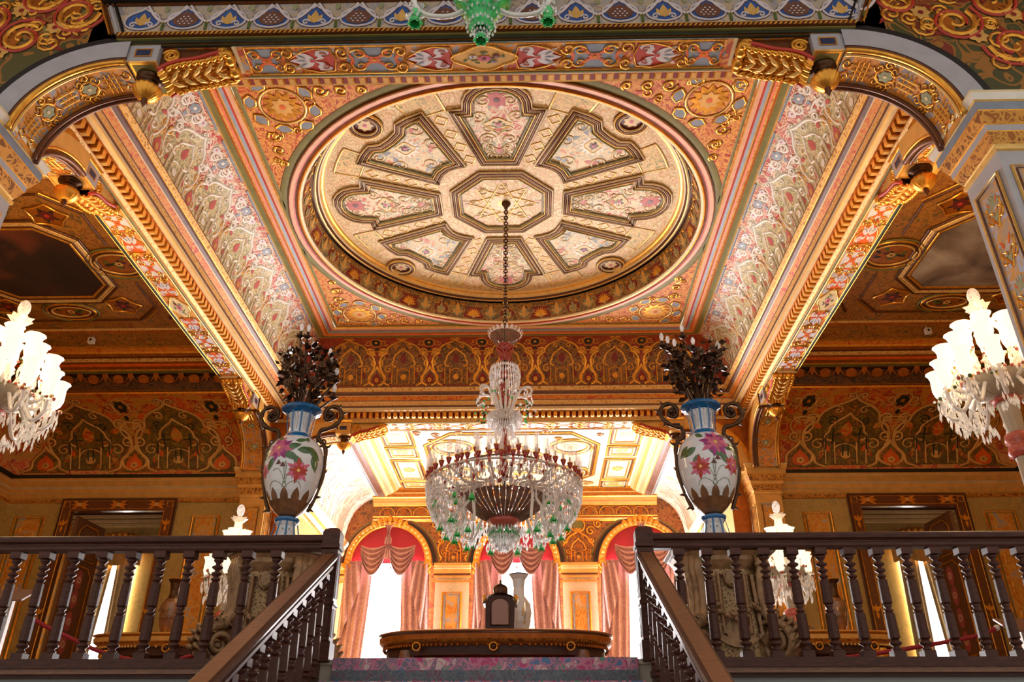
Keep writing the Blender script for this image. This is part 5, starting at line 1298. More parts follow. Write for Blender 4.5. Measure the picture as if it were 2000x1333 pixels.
# ------------------------------------------------------------------ vases with bronze bouquets on carved pedestals
VX, VY = (-1.495, 1.815), -3.80
VB = 0.945
VPROF = [(0.001, 0.0, 'porcelain_blue'), (0.135, 0.0, 'porcelain_blue'), (0.138, 0.03, 'porcelain_blue'), (0.125, 0.045, 'porcelain_blue'), (0.095, 0.075, 'porcelain'), (0.072, 0.12, 'porcelain'), (0.068, 0.16, 'porcelain'), (0.085, 0.19, 'porcelain'), (0.095, 0.205, 'porcelain_blue'), (0.095, 0.222, 'porcelain_blue'), (0.065, 0.235, 'porcelain_blue'),
         (0.07, 0.245, 'bronze'), (0.115, 0.285, 'porcelain_brown'), (0.155, 0.345, 'porcelain_brown'), (0.185, 0.41, 'porcelain'), (0.212, 0.49, 'porcelain'), (0.230, 0.58, 'porcelain'), (0.236, 0.66, 'porcelain'), (0.230, 0.73, 'porcelain'), (0.208, 0.80, 'porcelain'), (0.172, 0.85, 'porcelain'), (0.135, 0.878, 'porcelain'), (0.128, 0.885, 'porcelain_blue'),
         (0.115, 0.905, 'porcelain_blue'), (0.098, 0.925, 'porcelain_blue'), (0.088, 0.945, 'porcelain'), (0.084, 1.0, 'porcelain'), (0.090, 1.05, 'porcelain'), (0.110, 1.10, 'porcelain'), (0.130, 1.12, 'porcelain_blue'), (0.158, 1.135, 'porcelain_blue'), (0.165, 1.15, 'porcelain_blue'), (0.158, 1.162, 'porcelain_blue'), (0.12, 1.155, 'porcelain_blue'), (0.08, 1.10, 'porcelain_navy'), (0.05, 0.9, 'porcelain_navy')]
def vr(z):
    for (r0, z0, _), (r1, z1, _) in zip(VPROF, VPROF[1:]):
        if z0 <= z <= z1 and z1 > z0: return r0+(r1-r0)*(z-z0)/(z1-z0)
    return 0.1
def vase(x, lab, q):
    t = thing('vase', lab, 'vase', (x, VY, VB), 'painted porcelain vases flanking the stairs')
    mb = MB()
    for (r0, z0, _), (r1, z1, m) in zip(VPROF, VPROF[1:]): mb.lathe([(r0, z0), (r1, z1)], m, 40)
    S = lambda u, v, h: (lambda r: V3((r*sin(u/0.22), -r*cos(u/0.22), v)))(vr(v)+h)
    def leaf(u, v, a, L, W, mat='porcelain_green'): return [('f', leafp(u, v, a, L*1.2, W*1.35), mat, 0.0018), ('r', [(u, v), (u+L*1.1*cos(a), v+L*1.1*sin(a))], 0.004, 'sage')]
    def bloom(u, v, r, c1, c2, n=12):
        r *= 1.2; n += 4
        return [('f', leafp(u, v, 2*pi*i/n+0.2, r*(0.85+0.3*(i % 2)), r*0.42), c1 if i % 3 else c2, 0.0024) for i in range(n)]+[('f', leafp(u, v, 2*pi*i/8, r*0.6, r*0.3), c2, 0.004) for i in range(8)]+[('f', circ(u, v, r*0.14, 8), 'gold_pale', 0.006)]
    m = []
    m += leaf(-0.03, 0.72, 0.4, 0.12, 0.045)+leaf(-0.03, 0.70, -0.5, 0.12, 0.045)+leaf(-0.12, 0.72, 3.6, 0.11, 0.045)+leaf(-0.1, 0.66, 4.2, 0.1, 0.04)+leaf(0.05, 0.67, -0.9, 0.11, 0.04)+leaf(0.07, 0.72, 0.1, 0.12, 0.045)+leaf(0.15, 0.76, -0.7, 0.12, 0.05)+leaf(0.2, 0.7, -1.3, 0.12, 0.05)+leaf(-0.19, 0.75, 3.9, 0.1, 0.04)
    m += leaf(0.05, 0.80, 0.3, 0.09, 0.03)+leaf(-0.06, 0.81, 2.6, 0.09, 0.03)+leaf(0.14, 0.81, 0.9, 0.06, 0.03)
    for s in (1, -1):
        m += [('r', bez((0, 0.45), (0.02*s, 0.52), (0.05*s, 0.6), (0.10*s, 0.55), 8), 0.005, 'sage'), ('r', bez((0, 0.42), (0.06*s, 0.48), (0.12*s, 0.5), (0.15*s, 0.42), 8), 0.005, 'sage'), ('r', bez((0.02*s, 0.42), (0.0, 0.5), (-0.02*s, 0.56), (0.0, 0.62), 8), 0.004, 'porcelain_green')]
    c1 = ('flower_purple', 'flower_pink')
    if q < 0:
        m += bloom(-0.07, 0.735, 0.085, *c1)+bloom(0.10, 0.55, 0.075, 'flower_pink', 'red_line', 9)+bloom(-0.21, 0.57, 0.05, 'flower_pink', 'rose', 8)
        bells = ((-0.055, 0.615), (-0.02, 0.595))
    else:
        m += bloom(0.03, 0.755, 0.095, *c1)+bloom(-0.10, 0.56, 0.072, 'flower_pink', 'red_line', 9)+bloom(0.16, 0.58, 0.065, 'red_line', 'flower_pink', 9)
        bells = ((0.03, 0.625), (0.00, 0.595))
    for u, v in bells: m += [('f', [(u, v+0.02), (u+0.025, v-0.02), (u+0.01, v-0.012), (u, v-0.022), (u-0.01, v-0.012), (u-0.025, v-0.02)], 'maroon', 0.003)]
    # petals of gilt brown round the lower body, all round
    for k in range(12):
        u = 2*pi*0.22*k/12; m.append(('f', leafp(u, 0.30, pi/2, 0.13, 0.085), 'porcelain_brown', 0.002))
    for k in range(10):                    # flutes of neck and foot
        u = 2*pi*0.22*(k+0.5)/10
        m += [('r', [(u, 0.93), (u, 1.11)], 0.030, 'porcelain_blue'), ('r', [(u+0.069, 0.95), (u+0.069, 1.10)], 0.018, 'lilac_white')]+[('f', circ(u+0.069, z, 0.008, 6), 'maroon', 0.007) for z in (0.97, 1.01, 1.05, 1.09)]
        m += [('r', [(u, 0.055), (u, 0.19)], 0.032, 'porcelain_blue'), ('f', circ(u+0.069, 0.13, 0.01, 6), 'navy', 0.005)]
    paint(mb, S, m, 0.004, None, None)
    mb.build('body', t)
    mb = MB()                              # bronze foot mount
    mb.lathe([(0.001, -0.03), (0.15, -0.03), (0.165, -0.02), (0.15, -0.004), (0.001, 0.0)], 'bronze_dark', 24)
    for k in range(4):
        a = pi/4+k*pi/2; c = V3((cos(a), sin(a), 0))
        mb.tube([c*0.13+V3((0, 0, 0.0)), c*0.20+V3((0, 0, 0.0)), c*0.215+V3((0, 0, 0.025)), c*0.19+V3((0, 0, 0.04))], [0.018, 0.02, 0.014, 0.006], 'bronze_dark', 8)
    mb.build('foot_mount', t)
    for s in (-1, 1):
        mb = MB()
        pts = [(0.150, 0.28), (0.20, 0.40), (0.235, 0.55), (0.243, 0.70), (0.235, 0.80), (0.205, 0.86), (0.165, 0.90), (0.175, 0.965), (0.23, 0.985), (0.285, 1.01), (0.325, 1.06), (0.335, 1.11), (0.31, 1.165), (0.26, 1.185), (0.215, 1.165), (0.195, 1.12), (0.21, 1.075), (0.245, 1.065), (0.27, 1.09), (0.265, 1.125), (0.24, 1.125)]
        def sm(p):
            o = []
            for i in range(len(p)-1):
                a = p[max(i-1, 0)]; b = p[i]; c = p[i+1]; d = p[min(i+2, len(p)-1)]
                for k in range(4):
                    t_ = k/4; o.append(tuple(0.5*((2*b[j])+(-a[j]+c[j])*t_+(2*a[j]-5*b[j]+4*c[j]-d[j])*t_**2+(-a[j]+3*b[j]-3*c[j]+d[j])*t_**3) for j in (0, 1)))
            return o+[p[-1]]
        sp = sm(pts); N = len(sp)
        mb.tube([(s*a, 0, b) for a, b in sp], [0.013+0.006*sin(pi*i/N)+0.003*sin(i*0.9) for i in range(N)], 'bronze', 8)
        for (a, b, dx, dz) in ((0.335, 1.12, 0.05, 0.015), (0.24, 0.82, 0.04, 0.03), (0.15, 0.30, 0.05, -0.02), (0.235, 0.60, 0.035, 0.03), (0.29, 1.01, 0.03, -0.03), (0.20, 0.40, 0.045, 0.0), (0.18, 0.93, -0.03, 0.02), (0.30, 1.18, 0.03, 0.03)):
            mb.tube([(s*a, 0, b), (s*(a+dx*0.6), 0, b+dz*0.3), (s*(a+dx), 0, b+dz)], [0.014, 0.010, 0.003], 'bronze', 6)
        for k in range(5): mb.ball((s*(0.235+0.015*cos(k*1.3)), 0.01*(k-2), 1.11+0.02*sin(k*1.3)), 0.02, 'bronze_dark', 8, 6)
        mb.tube([(s*p[0]+s*0.20, 0.0, p[1]+0.865) for p in spiral(0, 0, 0.05, 0.01, 2, 1.4, 16)], 0.008, 'bronze', 6)
        mb.build('handle', t)
    return t
def bouquet(x, lab, bulbs, q):
    z0 = VB+0.95
    t = thing('candelabrum_bouquet', lab, 'candelabrum', (x, VY, z0), 'bronze flower bouquets with bulbs')
    rnd = random.Random(5+q)
    st = MB(); lf = MB(); cand = []
    for (bx, bz) in bulbs:
        X = bx-x; Z = bz-z0; y = rnd.uniform(-0.12, 0.12)
        p0 = (rnd.uniform(-.03, .03), rnd.uniform(-.03, .03), 0); p1 = (X*0.25, y*0.3, Z*0.45); p2 = (X*0.8, y, Z*0.75); p3 = (X, y, Z-0.06)
        pts = [tuple(sum(c*w for c, w in zip(cc, (( 1-u)**3, 3*u*(1-u)**2, 3*u*u*(1-u), u**3))) for cc in zip(p0, p1, p2, p3)) for u in [i/10 for i in range(11)]]
        st.tube(pts, [0.010]*8+[0.008, 0.007, 0.006], 'bronze_dark', 6); cand.append((X, y, Z))
        cd = MB(); cd.lathe([(0.001, -0.075), (0.012, -0.07), (0.03, -0.055), (0.034, -0.048), (0.012, -0.045), (0.012, -0.03), (0.014, -0.005), (0.001, -0.004)], 'bronze_dark', 12, (X, y, Z))
        for k in range(6):
            a = k*pi/3; cd.tube([(X, y, Z-0.06), (X+0.03*cos(a), y+0.03*sin(a), Z-0.052), (X+0.046*cos(a), y+0.046*sin(a), Z-0.04)], [0.006, 0.008, 0.003], 'bronze_dark', 5)
        cp = cd.build('candle_cup', t)
        bb = MB(); bb.lathe([(0.008, -0.005), (0.011, 0.01), (0.018, 0.03), (0.019, 0.042), (0.014, 0.06), (0.006, 0.075), (0.001, 0.08)], 'bulb_clear', 12, (X, y, Z)); bb.tube([(X-0.004, y, Z+0.005), (X-0.006, y, Z+0.04), (X, y, Z+0.05), (X+0.006, y, Z+0.04), (X+0.004, y, Z+0.005)], 0.0015, 'white_paint', 4)
        bb.build('bulb', t)
    for k in range(16):
        a = rnd.uniform(0, 6.28); r = rnd.uniform(0.06, 0.17); h = rnd.uniform(0.3, 0.62)
        st.tube([(0.02*cos(a), 0.02*sin(a), 0), (0.3*r*cos(a), 0.3*r*sin(a), h*0.5), (r*cos(a), r*sin(a)*0.8, h)], [0.008, 0.006, 0.004], 'bronze_dark', 5)
    for k in range(330):
        h = rnd.betavariate(2.2, 1.6)*0.55+0.24; spread = 0.07+0.17*min(1, (h-0.15)/0.35)
        a = rnd.uniform(0, 6.28); r = spread*sqrt(rnd.random())
        c = V3((r*cos(a), r*sin(a)*0.8, h)); d = V3((cos(a)+rnd.uniform(-.8, .8), sin(a)+rnd.uniform(-.8, .8), rnd.uniform(-.9, 1.0))).normalized()
        sd = d.cross(V3((rnd.uniform(-1, 1), rnd.uniform(-1, 1), rnd.uniform(-1, 1)))).normalized(); L = rnd.uniform(0.045, 0.085); W = L*0.34; nn = d.cross(sd)
        lf.add([c, c+d*L*0.45+sd*W+nn*L*0.12, c+d*L*0.5-nn*0.006, c+d*L*0.45-sd*W+nn*L*0.12, c+d*L-nn*L*0.15], [(0, 1, 2), (0, 2, 3), (1, 4, 2), (2, 4, 3)], 'bronze_dark' if k % 4 else 'bronze', True)
    for k in range(18):
        a = rnd.uniform(0, 6.28); r = rnd.uniform(0.1, 0.22); h = rnd.uniform(0.35, 0.72); c = (r*cos(a), r*sin(a)*0.8-0.03, h)
        for j in range(6):
            b = j*pi/3; dx, dz = 0.032*cos(b), 0.032*sin(b); lf.add([(c[0], c[1]-0.01, c[2]), (c[0]+dx*0.7-dz*0.4, c[1]-0.022, c[2]+dz*0.7+dx*0.4), (c[0]+dx*1.1, c[1]-0.012, c[2]+dz*1.1), (c[0]+dx*0.7+dz*0.4, c[1]-0.022, c[2]+dz*0.7-dx*0.4)], [(0, 1, 2, 3)], 'bronze', True)
        lf.ball((c[0], c[1]-0.014, c[2]), 0.009, 'bronze_dark', 6, 4)
    st.build('stem', t); o = lf.build('foliage', t); o['kind'] = 'stuff'
    return t
def pedestal(x, lab):
    t = thing('pedestal', lab, 'pedestal', (x, VY, 0), 'carved pedestals under the vases')
    mb = MB()
    n = 8; r8 = pi/8
    oc = lambda r, z, w=1.0: [(r*cos(r8+k*pi/4)*(1 if k % 2 else w), r*sin(r8+k*pi/4)*(1 if k % 2 else w), z) for k in range(8)]
    mb.rings([oc(0.30, 0.84), oc(0.40, 0.845), oc(0.42, 0.86), oc(0.42, 0.875), oc(0.40, 0.885), oc(0.36, 0.905), oc(0.20, 0.912)], 'marble', True, True); mb.build('slab', t)
    mb = MB()
    mb.rings([oc(0.38, 0.0), oc(0.40, 0.03), oc(0.40, 0.08), oc(0.34, 0.10), oc(0.335, 0.30), oc(0.31, 0.50), oc(0.305, 0.70), oc(0.32, 0.72), oc(0.345, 0.76), oc(0.35, 0.79), oc(0.385, 0.84)],
             ['carved', 'carved', 'carved', 'carved_lattice', 'carved_lattice', 'carved_lattice', 'carved', 'carved', 'carved', 'carved'], True, True)
    for k in range(8):                      # framed faces with palmette and garland
        a = k*pi/4+pi/4; ap = 0.285
        O = V3((ap*cos(a), ap*sin(a), 0)); U = V3((-sin(a), cos(a), 0)); N = V3((cos(a), sin(a), 0))
        S = lambda u, v, h: O+U*u+V3((0, 0, v))+N*(h+0.012-(v-0.5)*0.06)
        paint(mb, S, [('r', [(-0.09, 0.25), (-0.09, 0.66), (-0.05, 0.66), (-0.035, 0.60), (0, 0.57), (0.035, 0.60), (0.05, 0.66), (0.09, 0.66), (0.09, 0.25)], 0.022, 'carved'), ('f', circ(0, 0.64, 0.035, 12, 0.05), 'carved', 0.02)]+
              [('f', leafp(0, 0.16, pi/2+s*0.5*j, 0.2, 0.05, 0.1*s), 'carved', 0.012+0.004*j) for s in (1, -1) for j in (0, 1, 2)], 0.03)
        rnd = random.Random(k)
        for i in range(26):
            u = -0.13+0.26*i/25; z = 0.44-0.085*(1-(u/0.13)**2)+rnd.uniform(-.018, .018)
            p = S(u, z, 0.025+rnd.uniform(0, .02)); mb.ball(p, rnd.uniform(0.012, 0.021), 'carved', 6, 4)
    mb.build('body', t)
    for k in range(4):                      # corner scrolls: S-volutes from cornice to foot
        a = pi/4+k*pi/2; mb = MB(); c = V3((cos(a), sin(a), 0)); sd = V3((-sin(a), cos(a), 0))
        path = [(0.34, 0.80), (0.36, 0.72), (0.335, 0.62), (0.325, 0.50), (0.34, 0.40), (0.385, 0.32)]
        vol = [(0.40+p[0], 0.19+p[1]) for p in spiral(0, 0, 0.135, 0.018, 1.5, -1.9, 34)]
        pp = path+vol
        for off in (-0.045, 0.0, 0.045):
            mb.tube([c*r+sd*off+V3((0, 0, z)) for r, z in pp], [0.03]*6+[0.034-0.0006*i for i in range(len(vol))], 'carved', 8)
        for i in range(9):                  # acanthus on the volute
            f = i/8; r = 0.40+0.16*cos(2.4-f*2.6); z = 0.19+0.16*sin(2.4-f*2.6)
            for s in (-1, 1): mb.tube([c*r+sd*0.0+V3((0, 0, z)), c*(r+0.02)+sd*s*0.05+V3((0, 0, z+0.02)), c*(r-0.03)+sd*s*0.075+V3((0, 0, z-0.03))], [0.02, 0.016, 0.006], 'carved', 6)
        mb.ball(c*0.40+V3((0, 0, 0.19)), 0.03, 'carved', 8, 6, 1.6, 1.6)
        for i in range(5): mb.ball(c*(0.35)+sd*(0.03*(i-2))+V3((0, 0, 0.755-0.012*abs(i-2))), 0.024, 'carved', 8, 6)
        mb.build('volute', t)
    return t
BL = [(-1.58, 2.83), (-1.51, 2.81), (-1.71, 2.70), (-1.67, 2.54), (-1.45, 2.64), (-1.35, 2.67), (-1.32, 2.57), (-1.25, 2.44), (-1.27, 2.31)]
BR = [(1.75, 2.86), (1.54, 2.70), (1.60, 2.70), (1.67, 2.71), (1.83, 2.72), (1.89, 2.61), (1.93, 2.57), (1.96, 2.58), (2.0, 2.59)]
for x, q, bl, sd in ((VX[0], -1, BL, 'left'), (VX[1], 1, BR, 'right')):
    pedestal(x, 'carved octagonal pedestal with scroll feet under the %s porcelain vase' % sd)
    vase(x, 'tall flower-painted porcelain vase with blue rim and bronze handles, %s of the stairs' % sd, q)
    bouquet(x, 'dark bronze bouquet of leaves and candle bulbs standing in the %s vase' % sd, bl, q)
# ------------------------------------------------------------------ main chandelier
def drops(mb, rnd, n, rf, zf, h=(0.04, 0.075), r=0.011, mat='crystal'):
    for i in range(n):
        a = rnd.uniform(0, 2*pi); rr = rf(rnd); z = zf(rnd, rr)
        mb.drop((rr*cos(a), rr*sin(a), z), r*rnd.uniform(0.8, 1.3), rnd.uniform(*h), mat)
def chain_ring(mb, r, z, n, mat, size=0.012, h=0.05):
    for i in range(n):
        a = 2*pi*i/n; mb.drop((r*cos(a), r*sin(a), z), size, h, mat)
def arm(mb, a, pts, r, mat='glass_arm'):
    mb.tube([(p[0]*cos(a), p[0]*sin(a), p[1]) for p in pts], r, mat, 8)
def smooth2(p, k=5):
    o = []
    for i in range(len(p)-1):
        a = p[max(i-1, 0)]; b = p[i]; c = p[i+1]; d = p[min(i+2, len(p)-1)]
        for q in range(k):
            t = q/k; o.append(tuple(0.5*((2*b[j])+(-a[j]+c[j])*t+(2*a[j]-5*b[j]+4*c[j]-d[j])*t*t+(-a[j]+3*b[j]-3*c[j]+d[j])*t**3) for j in (0, 1)))
    return o+[p[-1]]
def honey(mb, prof, mat='ruby'):
    """ruby glass with pale raised lozenges"""
    mb.lathe(prof, mat, 20)
    n = 10; rows = max(2, len(prof)*1)
    z0, z1 = prof[0][1], prof[-1][1]
    def R(z):
        for (r0, a), (r1, b) in zip(prof, prof[1:]):
            lo, hi = min(a, b), max(a, b)
            if lo <= z <= hi and b != a: return r0+(r1-r0)*(z-a)/(b-a)
        return prof[-1][0]
    for s in (1, -1):
        for k in range(n):
            pts = []
            for i in range(13):
                z = z0+(z1-z0)*i/12; a = 2*pi*k/n+s*1.3*i/12*max(1, abs(z1-z0)/0.25); r = R(z)+0.002; pts.append((r*cos(a), r*sin(a), z))
            mb.tube(pts, 0.006, 'coral', 4, cap=False)
CX, CY = 0.06, 0.0
def main_chandelier():
    t = thing('chandelier', 'huge crystal chandelier with ruby cups and green bells hanging in the centre', 'chandelier', (CX, CY, 0))
    rnd = random.Random(11)
    mb = MB(); z = 4.98; k = 0
    mb.lathe([(0.001, 7.36), (0.075, 7.355), (0.065, 7.32), (0.035, 7.30), (0.028, 7.25), (0.001, 7.24)], 'bronze', 20)
    mb.build('ceiling_rose', t)
    mb = MB()
    while z < 7.24:
        a = (k % 2)*pi/2; mb.tube([(0.028*cos(a)*sin(2*pi*i/8), 0.028*sin(a)*sin(2*pi*i/8), z+0.038*cos(2*pi*i/8)) for i in range(9)], 0.0105, 'bronze_dark', 5, cap=False)
        z += 0.055; k += 1
    z = 5.05
    while z < 7.0:
        for s in (-1, 1): mb.ball((s*0.028, -0.026, z), 0.013, 'gold_pale', 6, 4)
        z += 0.115
    mb.build('chain', t)
    mb = MB()                               # fan crown
    for k in range(22):
        a = 2*pi*k/22; c = V3((cos(a), sin(a), 0)); sd = V3((-sin(a), cos(a), 0))
        for i, (r0, z0, r1, z1, m) in enumerate(((0.09, 4.80, 0.22, 4.97, 'crystal_dark'), (0.22, 4.97, 0.255, 5.03, 'crystal'))):
            w0, w1 = (0.010, 0.026) if i == 0 else (0.028, 0.012)
            mb.add([c*r0-sd*w0+V3((0, 0, z0)), c*r0+sd*w0+V3((0, 0, z0)), c*r1+sd*w1+V3((0, 0, z1)), c*r1-sd*w1+V3((0, 0, z1)), c*(r0+r1)/2+V3((0, 0, (z0+z1)/2-0.02))], [(0, 1, 4), (1, 2, 4), (2, 3, 4), (3, 0, 4)], m)
    mb.build('crown', t)
    mb = MB()
    honey(mb, [(0.10, 4.82), (0.12, 4.79), (0.11, 4.73), (0.075, 4.69)]); honey(mb, [(0.075, 4.69), (0.08, 4.65), (0.07, 4.60), (0.035, 4.57)])
    honey(mb, [(0.03, 4.42), (0.06, 4.38), (0.055, 4.32), (0.03, 4.29)]); honey(mb, [(0.045, 4.24), (0.05, 4.10), (0.05, 4.0), (0.04, 3.9)])
    honey(mb, [(0.03, 3.55), (0.03, 3.42), (0.05, 3.36), (0.085, 3.29), (0.09, 3.23), (0.06, 3.16), (0.03, 3.12)])
    for zz in (3.05, 2.98, 2.92): mb.ball((0, 0, zz), 0.055, 'ruby', 12, 8)
    mb.tube([(0, 0, 2.6), (0, 0, 4.99)], 0.022, 'bronze', 8); mb.build('stem', t)
    for k in range(4):                      # small white leaves under the crown
        pass
    cr = MB(); chain = [(0.0, 0)]
    for z0, r, n, h in ((4.50, 0.14, 26, 0.07), (4.48, 0.19, 34, 0.08), (4.42, 0.21, 38, 0.14), (4.34, 0.20, 34, 0.16), (4.22, 0.18, 30, 0.10), (4.52, 0.08, 16, 0.05)): chain_ring(cr, r, z0, n, 'crystal', 0.012, h)
    # middle tier of curled arms
    arms = 12
    for k in range(arms):
        a = 2*pi*k/arms+0.13; mb = MB()
        R_ = 0.40 if k % 2 else 0.31; Zt = 4.10 if k % 2 else 4.16
        p = smooth2([(0.05, 3.72), (0.10, 3.82), (0.15, 3.98), (0.22, Zt-0.03), (R_-0.06, Zt), (R_, Zt-0.05), (R_-0.02, Zt-0.11)])
        arm(mb, a, p, [0.017]*len(p)); mb.ball((( R_-0.02)*cos(a), (R_-0.02)*sin(a), Zt-0.125), 0.028, 'glass_arm', 8, 6)
        mb.build('curled_arm', t)
    fl = MB()
    for k in range(64):
        a = rnd.uniform(0, 6.28); r = rnd.choice([0.38, 0.42, 0.30]); zz = rnd.uniform(3.72, 3.98); fl.ball((r*cos(a), r*sin(a), zz), rnd.uniform(0.012, 0.022), rnd.choice(['green_glass', 'leaf_green', 'coral', 'crystal']), 6, 4)
    mb = MB(); mb.lathe([(0.03, 3.70), (0.10, 3.66), (0.22, 3.70), (0.24, 3.73), (0.10, 3.70), (0.03, 3.73)], 'crystal', 28); mb.lathe([(0.03, 3.58), (0.06, 3.60), (0.10, 3.65)], 'crystal_dark', 20); mb.build('drip_dish', t)
    for z0, r, n, h in ((3.69, 0.23, 40, 0.10), (3.66, 0.17, 34, 0.14), (3.62, 0.10, 24, 0.14), (3.73, 0.24, 36, 0.05), (3.50, 0.13, 22, 0.10), (3.42, 0.18, 20, 0.08), (3.97, 0.38, 24, 0.06)): chain_ring(cr, r, z0, n, 'crystal', 0.012, h)
    # inner tier of tubes and the great ring of candle tubes
    tube_ = MB(); tube_.lathe([(0.030, 0.04), (0.030, 0.26), (0.034, 0.28)], 'tube_glass', 14); tube_.lathe([(0.011, 0.02), (0.011, 0.12), (0.004, 0.13)], 'white_paint', 8)
    cup = MB(); cup.lathe([(0.001, -0.03), (0.012, -0.025), (0.022, 0.0), (0.032, 0.03), (0.036, 0.048), (0.024, 0.045), (0.001, 0.03)], 'ruby', 14); cup.lathe([(0.036, 0.045), (0.039, 0.05), (0.036, 0.055)], 'gold', 14); cup.lathe([(0.02, -0.03), (0.028, -0.05), (0.008, -0.09), (0.001, -0.12)], 'coral', 8)
    po = tube_.build('candle_tube'); co = cup.build('candle_cup'); COL.objects.unlink(po); COL.objects.unlink(co)
    spots = [(0.985, 2.80, 2*pi*k/44) for k in range(44)]+[(0.62, 3.02, 2*pi*k/14+0.1) for k in range(14)]+[(0.36, 3.10, 2*pi*k/8+0.2) for k in range(8)]
    for r, z0, a in spots:
        c = put(co, t, (r*cos(a), r*sin(a), z0), 'candle_cup'); put(po, c, (0, 0, 0), 'candle_tube')
    ring = MB(); ring.lathe([(0.965, 2.745), (1.0, 2.74), (1.01, 2.755), (1.0, 2.765), (0.965, 2.762), (0.965, 2.745)], 'glass_arm', 64)
    for k in range(22):
        a = 2*pi*k/22; ring.tube([(0.35*cos(a), 0.35*sin(a), 2.70), (0.7*cos(a), 0.7*sin(a), 2.62), (0.97*cos(a), 0.97*sin(a), 2.75)], 0.016, 'glass_arm', 6)
    ring.lathe([(0.60, 2.93), (0.64, 2.92), (0.64, 2.945), (0.60, 2.94)], 'crystal_dark', 48); ring.build('candle_ring', t)
    # great dish of dark glass slats
    mb = MB()
    for k in range(40):
        a = 2*pi*k/40; c = V3((cos(a), sin(a), 0)); sd = V3((-sin(a), cos(a), 0))
        pr = [(0.19, 2.305), (0.30, 2.36), (0.44, 2.46), (0.54, 2.58)]
        rs = [[c*r-sd*w+V3((0, 0, z)), c*(r+0.015)+V3((0, 0, z-0.02)), c*r+sd*w+V3((0, 0, z))] for (r, z), w in zip(pr, (0.012, 0.019, 0.029, 0.037))]
        mb.rings(rs, 'crystal_dark', False)
    mb.build('dish', t)
    mb = MB(); mb.lathe([(0.17, 2.32), (0.20, 2.29), (0.19, 2.25), (0.14, 2.21), (0.10, 2.19), (0.05, 2.18), (0.001, 2.18)], 'coral', 32, flute=12, fd=0.06); mb.build('collar', t)
    # S-shaped arms with green bells
    ANG = [radians(d) for d in (-48, -40, -22, -8, 8, 24, 40, 58, 75, 92, 108, 124, 142, 160, 176, 192, 206, 220, 228)]
    for k, a in enumerate(ANG):
        mb = MB(); R_ = 0.80 if k % 2 else 0.62; zb = 2.24 if k % 2 else 2.18
        p = smooth2([(0.42, 2.66), (0.52, 2.60), (0.54, 2.46), (R_-0.10, zb+0.02), (R_, zb-0.02), (R_+0.07, zb+0.05), (R_+0.08, zb+0.13)])
        arm(mb, a, p, [0.022-0.008*i/len(p) for i in range(len(p))]); mb.build('glass_arm', t)
    bell = MB(); bell.lathe([(0.001, 0.06), (0.010, 0.055), (0.012, 0.035), (0.022, 0.02), (0.034, -0.01), (0.046, -0.03)], 'green_glass', 12, flute=6, fd=0.10)
    for k in range(6): bell.drop((0.044*cos(k*pi/3), 0.044*sin(k*pi/3), -0.028), 0.007, 0.03, 'green_glass')
    bo = bell.build('green_bell'); COL.objects.unlink(bo)
    for k, a in enumerate(ANG):
        R_ = 0.80 if k % 2 else 0.62; zb = 2.16 if k % 2 else 2.05; put(bo, t, (R_*cos(a), R_*sin(a), zb), 'green_bell')
        put(bo, t, ((R_+0.1)*cos(a+0.2), (R_+0.1)*sin(a+0.2), 2.40), 'green_bell')
    # crystals
    def skirt(n, r0, r1, z0, z1, h, s=0.012, gap=0):
        for i in range(n):
            f = rnd.random(); a = rnd.uniform(-pi/2+gap, 1.5*pi-gap); r = r0+(r1-r0)*f; cr.drop((r*cos(a), r*sin(a), z0+(z1-z0)*f+rnd.uniform(-.03, .03)), s*rnd.uniform(.8, 1.25), rnd.uniform(*h), 'crystal')
    for z0, r, n, h in ((2.73, 1.0, 120, 0.08), (2.66, 0.99, 110, 0.09)): chain_ring(cr, r, z0, n, 'crystal', 0.014, h)
    for z0, r, n, h in ((2.58, 0.98, 84, 0.10), (2.50, 0.95, 80, 0.10), (2.42, 0.92, 70, 0.10)):
        for i in range(n): a = -pi/2+0.62+(2*pi-1.24)*i/(n-1); cr.drop((r*cos(a), r*sin(a), z0), 0.015, h, 'crystal')
    skirt(420, 0.58, 0.98, 2.62, 2.72, (0.05, 0.10)); skirt(460, 0.72, 0.97, 2.32, 2.52, (0.05, 0.10), 0.014, 0.66); skirt(260, 0.60, 0.90, 2.14, 2.36, (0.05, 0.09), 0.013, 0.7)
    skirt(200, 0.22, 0.60, 2.76, 2.70, (0.05, 0.09), 0.012)
    skirt(180, 0.45, 1.0, 2.84, 2.80, (0.05, 0.09), 0.010)
    for z0, r, n in ((2.20, 0.20, 30), (2.14, 0.17, 28), (2.08, 0.13, 24), (2.02, 0.10, 18), (1.98, 0.06, 12), (2.16, 0.08, 12)): chain_ring(cr, r, z0, n, 'crystal', 0.015, 0.10)
    for k, a in enumerate(ANG):
        R_ = 0.80 if k % 2 else 0.62; zb = 2.26 if k % 2 else 2.16
        for j in range(14):
            b = 2*pi*j/14; cr.drop((R_*cos(a)+0.055*cos(b), R_*sin(a)+0.055*sin(b), zb-0.03*(j % 3)), 0.010, 0.07, 'crystal')
    o = cr.build('crystal_drops', t); o['kind'] = 'stuff'
    o = fl.build('glass_flowers', t); o['kind'] = 'stuff'
    for k in range(10): put(bo, t, (0.15*cos(2*pi*k/10), 0.15*sin(2*pi*k/10), 2.13), 'green_bell')
    rb = MB()
    for k in range(26):
        a = rnd.uniform(0, 6.28); r = rnd.uniform(0.55, 0.98); rb.ball((r*cos(a), r*sin(a), rnd.uniform(2.42, 2.72)), rnd.uniform(0.015, 0.03), 'ruby', 8, 6)
    rb.build('ruby_beads', t)['kind'] = 'stuff'
main_chandelier()
